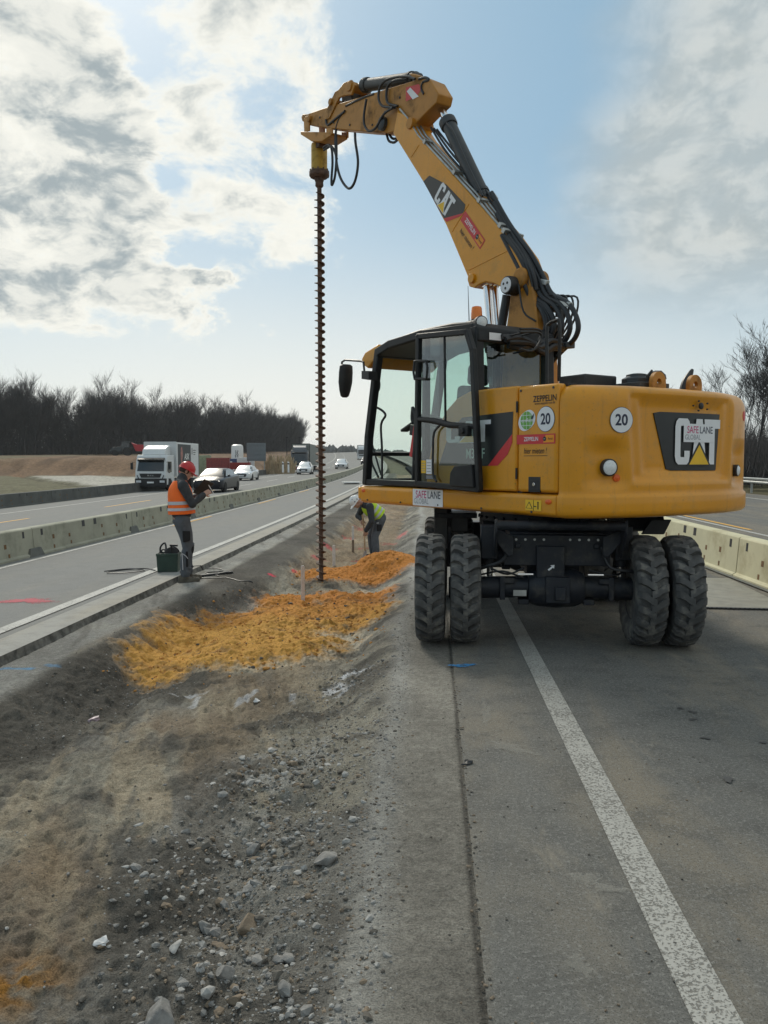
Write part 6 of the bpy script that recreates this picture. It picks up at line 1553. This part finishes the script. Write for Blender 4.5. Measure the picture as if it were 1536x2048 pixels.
def head(b, c, fwd, up):
    """skull, jaw, nose, brow, ears and lips round the centre c"""
    f = Vector(fwd).normalized(); u = Vector(up); u = (u - f * u.dot(f)).normalized(); l = u.cross(f); M = Matrix((f, l, u)).transposed(); c = Vector(c)
    def P(x, y, z): return c + M @ Vector((x, y, z))
    q = M.to_euler()
    ball(b, P(-.012, 0, .025), .098, 18, (1.0, .80, .98), q); ball(b, P(.018, 0, -.035), .075, 16, (.95, .80, 1.0), q); ball(b, P(.050, 0, -.085), .034, 12, (.9, 1.0, .8), q)
    limb(b, [P(.085, 0, .018), P(.104, 0, -.022)], [.011, .0155], 10); limb(b, [P(.074, .03, .028), P(.080, 0, .026), P(.074, -.03, .028)], [.014, .012, .014], 8)
    limb(b, [P(.076, .018, -.060), P(.083, 0, -.058), P(.076, -.018, -.060)], [.008, .010, .008], 8)
    for s in (-1, 1): ball(b, P(-.012, s * .078, -.005), .031, 12, (.62, .30, 1.0), q); ball(b, P(.058, s * .042, -.025), .026, 10, (1, 1, 1), q)
    return P, M


def helmet(par, P, M, m, band=INK):
    q = M.to_euler(); b = MB(); rg = []
    for k, (h, sx, sy) in enumerate(((.028, .122, .106), (.05, .121, .105), (.09, .112, .097), (.122, .088, .077), (.142, .050, .045), (.148, .012, .011))):
        rg.append([P(-.008 + sx * math.cos(t) * (1.0), sy * math.sin(t), h) for t in [6.28318 * i / 28 for i in range(28)]])
    b.loft(rg); rim = []
    for e, h in ((0, .034), (1, .026), (1, .019), (0, .026)):
        rg_ = []
        for i in range(28):
            t = 6.28318 * i / 28; k = max(0, math.cos(t)); ex = .118 + e * (.014 + .050 * k ** 1.5); ey = .102 + e * .016; rg_.append(P(-.008 + ex * math.cos(t), ey * math.sin(t), h - e * .016 * k))
        rim.append(rg_)
    b.loft(rim + [rim[0]], caps=False)
    for y in (-.028, 0, .028): b.tube([P(.085, y, .092), P(.03, y, .140), P(-.04, y, .146), P(-.10, y, .098)], .0085, 7, smooth=3)
    return b.build("helmet", m, par, 0, 40)


def boot(b, ank, d, L=.29):
    d = Vector((d[0], d[1], 0)).normalized(); s = Vector((-d.y, d.x, 0)); a = Vector(ank); z = a.z - .095
    for k, (t, w_, h) in enumerate(((-.075, .036, .060), (-.03, .044, .062), (.04, .043, .052), (.11, .046, .043), (.165, .042, .036))):
        ball(b, a + d * t - Vector((0, 0, a.z - z - h * .92)), 1, 14, (w_ * 1.1, w_, h))
    limb(b, [a + Vector((0, 0, -.02)), a + Vector((-.005, 0, .10))], [.056, .058]); b.prism([(p.x, p.y) for p in [a + d * x + s * y for x, y in ((-.12, -.032), (-.12, .032), (-.02, .040), (.1, .046), (.19, .032), (.205, 0), (.19, -.032), (.1, -.046), (-.02, -.040))]], z, z + .03, 'z')


# ---- the man with the orange vest
mp = pix_ground(372, 1163); TLT = R(-2.6); PA = thing("person", "man in orange safety vest and red helmet standing with a clipboard", "person", mp, R(30)); PA.rotation_euler.y = TLT
S = dict(hipR=(-.02, -.095, .92), hipL=(-.01, .095, .92), knR=(.035, -.10, .50), knL=(.085, .09, .50), anR=(-.025, -.105, .095), anL=(.06, .10, .095))
shR, elR, wrR = (-.005, -.205, 1.42), (.10, -.265, 1.155), (.30, -.165, 1.275); shL, elL, wrL = (.01, .205, 1.42), (.12, .25, 1.16), (.31, .13, 1.245)
b = MB(); limb(b, [(-.01, 0, .94), (.0, 0, 1.12), (.01, 0, 1.34)], [.12, .115, .12]); limb(b, [(0, -.16, 1.40), (0, .16, 1.40)], [.055, .055]); limb(b, [(.01, 0, 1.40), (.035, 0, 1.50), (.065, 0, 1.565)], [.062, .054, .054])
for s in 'RL': limb(b, [S['hip' + s], S['kn' + s], S['an' + s]], [.078, .050, .038]); a = Vector(S['an' + s]); limb(b, [a, a + Vector((.05, 0, -.03))], [.035, .028])
for sh, el, wr in ((shR, elR, wrR), (shL, elL, wrL)): limb(b, [sh, el, wr], [.046, .038, .026])
PH, MH = head(b, (.105, 0, 1.615), (.86, -.10, -.50), (.50, 0, .86))
hand(b, wrR, (.80, .25, .35), (.1, .9, -.35), 1, .62); hand(b, wrL, (.85, -.25, .15), (.1, -.2, .95), -1, .35)
fuse(b, "body", SKIN, PA, .0062, 3)
b = MB(); 
for s in (-1, 1): ball(b, PH(.0785, s * .031, .008), .0085, 8)
b.build("eyes", EYE, PA)
b = MB(); q = MH.to_euler(); ball(b, PH(-.022, 0, .02), .100, 18, (.99, .84, .98), q)
for i in range(len(b.v)):
    l = MH.transposed() @ (b.v[i] - PH(0, 0, 0))
    if l.x > .028 or l.z < -.05: b.v[i] = PH(-.012 + (l.x + .012) * .55, l.y * .7, max(l.z, -.055) * .8)
b.build("hair", HAIR, PA, 0, 60)
helmet(PA, PH, MH, HLR)
b = MB()
for s in 'RL': limb(b, [S['hip' + s], tuple(Vector(S['hip' + s]).lerp(Vector(S['kn' + s]), .5) + Vector((.012, 0, 0))), S['kn' + s], tuple(Vector(S['kn' + s]).lerp(Vector(S['an' + s]), .45) + Vector((-.02, 0, 0))), tuple(Vector(S['an' + s]) + Vector((.0, 0, .035)))], [.112, .098, .080, .080, .072])
for z, rx, ry in ((.90, .128, .172), (.98, .122, .165), (1.03, .118, .158)): ball(b, (-.015, 0, z), 1, 20, (rx, ry, .06))
for s in 'RL':
    for z, dx_ in ((.16, .0), (.22, .012), (.44, -.02), (.56, .02)): a = Vector(S['an' + s]).lerp(Vector(S['kn' + s]), (z - .095) / .405); ball(b, a + Vector((dx_, 0, 0)), .078, 12, (1, 1.04, .34), (0, .35, 0))
fuse(b, "trousers", TRO, PA, .009, 3)
b = MB(); b.prism([(-.055, .60), (.055, .62), (.060, .76), (-.05, .77)], -.215, -.175, 'y'); fuse(b, "thigh_pocket", BLKC, PA, .008, 4)
b = MB(); ball(b, (.075, -.10, .49), 1, 16, (.046, .074, .085)); ball(b, (.125, .09, .49), 1, 16, (.046, .074, .085)); limb(b, [(.0, -.165, .45), (-.01, -.168, .25)], [.022, .022]); fuse(b, "knee_patch", BLKC, PA, .008, 3)
b = MB(); b.tube([(-.07, -.178, .44), (-.02, -.190, .40), (.005, -.186, .36)], .006, 6); b.tube([(-.07, -.178, .44), (-.075, -.180, .2)], .006, 6); b.build("trouser_piping", RFL, PA)
b = MB()
for a in ('anR', 'anL'): boot(b, S[a], (1, -.08 if a == 'anR' else .12))
fuse(b, "boots", BOOT, PA, .008, 2)
b = MB()
for z, rx, ry in ((1.00, .140, .185), (1.08, .138, .180), (1.20, .138, .185), (1.32, .135, .19), (1.40, .115, .17)): ball(b, (-.005, 0, z), 1, 20, (rx, ry, .09))
limb(b, [(.0, -.17, 1.43), (0, 0, 1.475), (0, .17, 1.43)], [.066, .075, .066]); limb(b, [(.015, 0, 1.47), (.045, 0, 1.535)], [.080, .078])
for sh, el, wr in ((shR, elR, wrR), (shL, elL, wrL)):
    e, w_, h_ = Vector(el), Vector(wr), Vector(sh); limb(b, [h_, h_.lerp(e, .5), e, e.lerp(w_, .5), e.lerp(w_, .90)], [.083, .070, .064, .056, .050])
    for k in (.25, .7): ball(b, h_.lerp(e, k), .072, 12, (1.05, 1.05, .35), (0, .6, 0))
    for k in (.15, .5): ball(b, e.lerp(w_, k), .062, 12, (.4, 1.05, 1.0), (0, .3, 0))
fuse(b, "jacket", JAK, PA, .009, 2)


def vest(par, secs, bands, m, open_front=False):
    """sleeveless vest lofted through oval sections (centre, half depth, half width, tilt), bands between section parameters"""
    n = 40; rg = []
    for c, rx, ry, tl in secs:
        rg.append([Vector(c) + Vector((rx * math.cos(t) * math.cos(tl), ry * math.sin(t), rx * math.cos(t) * math.sin(tl) * -1)) * (1 + .022 * math.sin(5 * t + c[2] * 9) + .012 * math.sin(11 * t + c[2] * 17)) for t in [6.28318 * i / n for i in range(n)]])
    b = MB(); b.loft(rg, caps=False); v = b.build("vest", m, par, 0, 70)
    so_ = v.modifiers.new("thick", 'SOLIDIFY'); so_.thickness = .006; ss_ = v.modifiers.new("round", 'SUBSURF'); ss_.levels = ss_.render_levels = 2
    for a, c in bands:
        def at_(f): i = min(int(f), len(rg) - 2); k = f - i; ce = Vector(secs[i][0]).lerp(Vector(secs[i + 1][0]), k); return [ce + (p.lerp(q_, k) - ce) * 1.022 for p, q_ in zip(rg[i], rg[i + 1])]
        b = MB(); b.loft([at_(a), at_((a + c) / 2), at_(c)], caps=False); b.build("reflective_band", RFL, v, 0, 70)
    return v
vest(PA, [((-.005, 0, 1.005), .196, .224, 0), ((-.005, 0, 1.06), .194, .224, 0), ((-.005, 0, 1.12), .186, .218, 0), ((-.005, 0, 1.20), .180, .214, 0), ((-.005, 0, 1.29), .180, .205, 0), ((-.005, 0, 1.38), .165, .176, 0), ((-.005, 0, 1.45), .118, .142, 0), ((.0, 0, 1.495), .092, .108, 0)], [(1.0, 1.7), (2.35, 2.95)], VSO)
R0 = PA.matrix_basis if False else Matrix.Translation(mp) @ Matrix.Rotation(R(30), 4, 'Z') @ Matrix.Rotation(TLT, 4, 'Y')
b = MB(); b.box((0, 0, 0), (.26, .32, .008), 0); b.box((-.02, .0, .007), (.20, .28, .003), 1); b.box((.12, 0, .008), (.03, .10, .012), 2)
cl = thing("clipboard", "dark clipboard with white sheet held by the man in the orange vest", "clipboard", R0 @ Vector((.34, -.01, 1.365)), 0)
pl2 = b.build("board", [INK, WHT, STL], cl, .002); pl2.rotation_euler = (R(-20), R(-50), R(30 - 25))
pn_ = thing("pen", "white pen in the right hand of the man in the orange vest", "pen", R0 @ Vector((.415, -.115, 1.345)), 0); b = MB(); b.cyl((-.03, .0, .06), (.035, .02, -.055), .006, n=8); b.cyl((.035, .02, -.055), (.04, .022, -.065), .004, .001, n=8); b.build("barrel", WHT, pn_)

# ---- the man with the shovel
mp2 = pix_ground(747, 1117); A2 = R(200); PB = thing("person", "man in a lime vest and white helmet bending over a shovel", "person", mp2, A2)
hR, hL, kR, kL, aR, aL = (-.13, -.09, .83), (-.13, .09, .83), (.02, -.11, .46), (.00, .10, .46), (-.03, -.13, .095), (-.02, .12, .095)
shR, elR, wrR = (.15, -.18, 1.08), (.27, -.20, .86), (.225, -.035, .79); shL, elL, wrL = (.13, .19, 1.07), (.10, .235, .78), (.195, .10, .565)
b = MB(); limb(b, [(-.13, 0, .86), (-.02, 0, 1.0), (.10, 0, 1.09)], [.12, .115, .12]); limb(b, [(.14, -.14, 1.08), (.14, .14, 1.08)], [.055, .055]); limb(b, [(.15, 0, 1.10), (.24, 0, 1.14), (.30, 0, 1.155)], [.062, .054, .054])
for h_, k_, a_ in ((hR, kR, aR), (hL, kL, aL)): limb(b, [h_, k_, a_], [.078, .05, .038]); limb(b, [a_, tuple(Vector(a_) + Vector((.05, 0, -.03)))], [.035, .028])
for sh, el, wr in ((shR, elR, wrR), (shL, elL, wrL)): limb(b, [sh, el, wr], [.046, .038, .026])
PH, MH = head(b, (.365, .015, 1.15), (.62, .10, -.78), (.78, 0, .62))
hand(b, wrR, (.1, .35, -.92), (-.35, .9, .3), 1, 1.0); hand(b, wrL, (.05, -.35, -.92), (-.3, -.9, .3), -1, 1.0)
fuse(b, "body", SKIN, PB, .0065, 3)
b = MB(); [ball(b, PH(.0785, s * .031, .008), .0085, 8) for s in (-1, 1)]; b.build("eyes", EYE, PB)
hm = helmet(PB, PH, MH, HLW)
for y, x, z in ((.099, .03, .055), (.100, -.04, .05), (.07, .02, .115)): b = MB(); ball(b, PH(x, y, z), .013, 10, (1, .6, 1)); b.build("helmet_sticker", NAVK, hm)
b = MB()
for h_, k_, a_ in ((hR, kR, aR), (hL, kL, aL)): limb(b, [h_, tuple(Vector(h_).lerp(Vector(k_), .5)), k_, tuple(Vector(k_).lerp(Vector(a_), .5)), tuple(Vector(a_) + Vector((0, 0, .03)))], [.112, .098, .080, .080, .074])
ball(b, (-.13, 0, .84), 1, 20, (.13, .17, .11)); ball(b, (-.09, 0, .92), 1, 20, (.12, .16, .08), (0, .6, 0)); fuse(b, "trousers", TRO, PB, .009, 3)
b = MB(); b.prism([(-.12, .58), (-.02, .57), (-.02, .70), (-.12, .71)], .17, .205, 'y'); fuse(b, "thigh_pocket", BLKC, PB, .008, 4)
b = MB(); limb(b, [(-.10, .17, .74), (-.02, .185, .735)], [.012, .012]); b.build("reflective_band", RFL, PB)
b = MB(); boot(b, aR, (1, -.1)); boot(b, aL, (1, .2)); fuse(b, "boots", BLKC, PB, .008, 2)
b = MB(); [ball(b, Vector((-.10, 0, .90)).lerp(Vector((.14, 0, 1.085)), f), 1, 20, (.125, .175 + .012 * f, .11), (0, -.9, 0)) for f in (0, .33, .66, 1)]
limb(b, [(.13, -.16, 1.08), (.16, 0, 1.11), (.13, .16, 1.08)], [.068, .078, .068])
for sh, el, wr in ((shR, elR, wrR), (shL, elL, wrL)):
    e, w_, h_ = Vector(el), Vector(wr), Vector(sh); limb(b, [h_, h_.lerp(e, .5), e, e.lerp(w_, .5), e.lerp(w_, .88)], [.083, .070, .064, .054, .048])
fuse(b, "jacket", JAK, PB, .009, 2)
dv_ = Vector((.24, 0, .19)).normalized(); secs = []
for f, rx, ry in ((-.05, .165, .205), (.12, .168, .208), (.32, .165, .205), (.55, .160, .195), (.78, .150, .172), (.95, .12, .14), (1.06, .09, .10)):
    c = Vector((-.11, 0, .885)).lerp(Vector((.17, 0, 1.10)), f); secs.append((tuple(c), rx, ry, R(50)))
vest(PB, secs, [(.9, 1.5), (2.3, 2.9)], VSY)
R1 = Matrix.Translation(mp2) @ Matrix.Rotation(A2, 4, 'Z')
sh_ = thing("shovel", "wooden handled shovel with grey blade in the hands of the bending man", "shovel", R1 @ Vector((.22, .03, 0)), A2); WOOD = mat("pale_wood", (.50, .33, .19), .6, var=.15, vscale=8)
b = MB(); b.tube([(.02, .0, .90), (-.01, .03, .5), (-.02, .03, .17)], .017, 10, smooth=3); b.build("shaft", WOOD, sh_)
b = MB(); rg = []
for z, w_, dp in ((.19, .02, .018), (.15, .10, .02), (.12, .115, .03), (.04, .115, .03), (-.03, .085, .022), (-.08, .03, .01)): rg.append([Vector((-.02 + dp * math.cos(t) * .25 - .2 * dp + (.12 - z) * .35, .03 + w_ * math.sin(t), z)) for t in [6.28318 * i / 16 for i in range(16)]])
b.loft(rg); b.build("blade", mat("worn_blade", (.16, .13, .115), .55, metal=.4, var=.3, vscale=12), sh_)

# ---- marker stakes
SWH = mat("whitewashed_wood", (.62, .58, .55), .75, var=.12, vscale=20, dirt=(.3, .2, .1), dirt_amt=.5)
for (u, v, vt, w_, lb) in ((606, 1212, 1130, .05, "nearest white wooden stake, planted in the orange sand"), (668, 1131, 1090, .05, "short white stake just right of the auger"), (706, 1105, 1052, .045, "slim white stake with bare lower half, left of the shovel")):
    p = pix_ground(u, v); t = thing("marker_stake", lb, "stake", p, R(20), "white marker stakes"); h = (v - vt) / F_PX * p.y * 1.01
    b = MB(); b.prism([(-w_ / 2, -.2), (w_ / 2, -.2), (w_ / 2, h - .01), (w_ / 4, h), (-w_ / 2, h - .006)], -.014, .014, 'y'); b.build("stake_board", SWH, t, .003)
    if w_ < .05: b = MB(); b.box((0, 0, h * .24), (w_ + .003, .031, h * .48)); b.build("bare_wood", mat("grey_wood", (.22, .16, .11), .8), t)

# ---- green crate with cable reel, cables
GRC = mat("green_crate", (.020, .050, .036), .55, var=.15, vscale=9, dirt=(.08, .08, .06), dirt_amt=.4)
cp = RP(-4.10, 12.55, .006); t = thing("tool_crate", "dark green plastic crate with carrying strap beside the orange-vested worker's legs", "crate", cp, R(8)); W2, D2, H2, th_ = .165, .135, .285, .012
b = MB()
for s in (-1, 1):
    b.add([Vector(p) for p in ((-W2 * .92, s * D2 * .92, .0), (W2 * .92, s * D2 * .92, 0), (W2, s * D2, H2), (-W2, s * D2, H2), (-W2 * .92, s * (D2 * .92 - th_), .0), (W2 * .92, s * (D2 * .92 - th_), 0), (W2, s * (D2 - th_), H2), (-W2, s * (D2 - th_), H2))], [(0, 1, 2, 3), (7, 6, 5, 4), (0, 3, 7, 4), (1, 5, 6, 2), (3, 2, 6, 7), (0, 4, 5, 1)])
    b.add([Vector(p) for p in ((s * W2 * .92, -D2 * .92, 0), (s * W2 * .92, D2 * .92, 0), (s * W2, D2, H2), (s * W2, -D2, H2), (s * (W2 * .92 - th_), -D2 * .92, 0), (s * (W2 * .92 - th_), D2 * .92, 0), (s * (W2 - th_), D2, H2), (s * (W2 - th_), -D2, H2))], [(0, 1, 2, 3), (7, 6, 5, 4), (3, 2, 6, 7)])
b.box((0, 0, .012), (W2 * 1.8, D2 * 1.8, .02)); b.box((0, -D2 - .004, H2 - .02), (W2 * 2.04, .016, .035)); b.box((0, D2 + .004, H2 - .02), (W2 * 2.04, .016, .035)); b.build("crate_body", GRC, t, .004)
b = MB(); b.tube([(-.13, .05, H2 - .06), (-.13, .03, H2 + .08), (-.06, .02, H2 + .15), (-.04, .0, H2 + .05), (-.08, 0, H2 - .05)], .014, 8, smooth=4); b.tube([(-.12, 0, H2 - .02), (-.09, .0, H2 + .05), (-.02, .0, H2 + .02)], .011, 8, smooth=4); b.build("carry_strap", HOSE, t)
t = thing("cable_reel", "black cable reel lying in the green crate", "cable reel", cp + Vector((.055, 0, .24)), R(8))
for s in (-1, 1): b = MB(); b.lathe([(.105, -.008), (.11, 0), (.105, .008)], (0, s * .055, .03), (0, 1, 0), 26); b.build("flange", BLK, t, .003)
b = MB(); b.lathe([(.07, -.055), (.085, -.03), (.08, 0), (.087, .03), (.07, .055)], (0, 0, .03), (0, 1, 0), 22); b.build("wound_cable", HOSE, t)
b = MB(); b.tube([(-.02, -.08, .17), (.10, -.08, .165)], .018, 8); b.tube([(0, -.06, .03), (0, -.08, .17)], .012, 8); b.build("crank", BLK, t)
rc = random.Random(17)
def cable(lb, pts, r):
    P = [RP(x, y, .0) if x < -3.80 else Vector((x, y, gz(x, y))) for x, y in pts]; P = crom(P, 8)
    for p in P: p.z = (RZ(p.x, p.y) + .012 if p.x < -3.80 else gz(p.x, p.y)) + r
    b = MB(); b.tube(P, r, 7); tag(b.build("cable", HOSE), lb, "cable", "cables by the crate")
cable("thin black cable tangled on the road left of the green crate", [(-4.3, 12.5), (-4.55, 12.7), (-4.8, 12.5), (-4.95, 12.2), (-4.7, 12.15), (-4.45, 12.45), (-4.75, 12.65), (-5.05, 12.35)], .008)
cable("thick black hose on the concrete edge right of the worker", [(-3.83, 12.25), (-3.6, 12.3), (-3.35, 12.55), (-3.18, 12.75)], .018)
cable("thin cable looping over the soil right of the worker's boots", [(-3.8, 12.4), (-3.5, 12.15), (-3.15, 12.2), (-2.9, 12.0), (-2.7, 12.05)], .007)
cable("thin cable curled up behind the worker's boots", [(-3.9, 13.0), (-3.6, 13.3), (-3.4, 13.0), (-3.6, 12.7), (-3.3, 12.4)], .007)
# ---- litter, metal plates
def crumple(u, v, r, m, lb, cat, seed, flat=.6):
    p = pix_ground(u, v); b = MB(); rs_ = random.Random(seed); stone(b, (0, 0, r * .35), r, rs_, 0, flat, 1)
    for i in range(len(b.v)): b.v[i] = b.v[i] + Vector((rs_.gauss(0, r * .12), rs_.gauss(0, r * .12), rs_.gauss(0, r * .08)))
    o = b.build("crumpled_" + cat, m, loc=p, smooth=0); tag(o, lb, cat)
    return o
crumple(513, 1405, .035, [PAPR], "crumpled white drinks can on the dark soil in front of the sand", "can", 1)
crumple(190, 1442, .050, [mat("pink_wrapper", (.46, .36, .40), .5, var=.4, vscale=40)], "crumpled pinkish wrapper at the foot of the left bank", "wrapper", 2)
crumple(203, 1890, .032, [PAPR], "torn white scrap of paper in the lower left soil", "scrap", 3, .25)
crumple(935, 1532, .035, [BLK], "black rubber scrap lying on the asphalt joint", "rubber", 4, .5)
t = thing("steel_plate", "pale metal sheet lying on the road right of the rear dual tyres", "metal sheet", (3.45, 11.0, .012), R(-4)); b = MB(); b.box((0, 0, 0), (1.5, 2.6, .008)); b.build("sheet", mat("dusty_sheet", (.26, .25, .21), .6, metal=.2, dirt=(.2, .18, .14)), t)
b = MB(); b.box((0, -1.31, .004), (1.55, .035, .02))
for k in range(30): b.box((-.75 + k * .052, -1.335, .004), (.028, .02, .016))
b.build("rubber_edge", BLK, t)
t = thing("survey_board", "pale flat board on the closed lane beside the front of the cab", "board", RP(-5.15, 58.0, .03), .3); b = MB(); b.box((0, 0, .1), (1.25, 1.2, .05)); b.box((0, 0, .03), (1.1, .1, .08)); b.build("board_top", WHT, t)
# =================================================================== air between the works and the far woods
hm_ = bpy.data.materials.new("haze_air"); hm_.use_nodes = True; hm_.node_tree.nodes.clear(); t = NT(hm_.node_tree)
pv = t.node('ShaderNodeVolumePrincipled'); pv.inputs['Color'].default_value = (.86, .90, .95, 1); pv.inputs['Density'].default_value = 0.00020; pv.inputs['Anisotropy'].default_value = 0.2
o_ = t.node('ShaderNodeOutputMaterial'); t.l.new(pv.outputs[0], o_.inputs['Volume'])
b = MB(); b.box((0, 300, 26.5), (4000, 4000, 57)); tag(b.build("haze", hm_, smooth=0), "thin pale air over the whole motorway", "haze", kind='stuff')
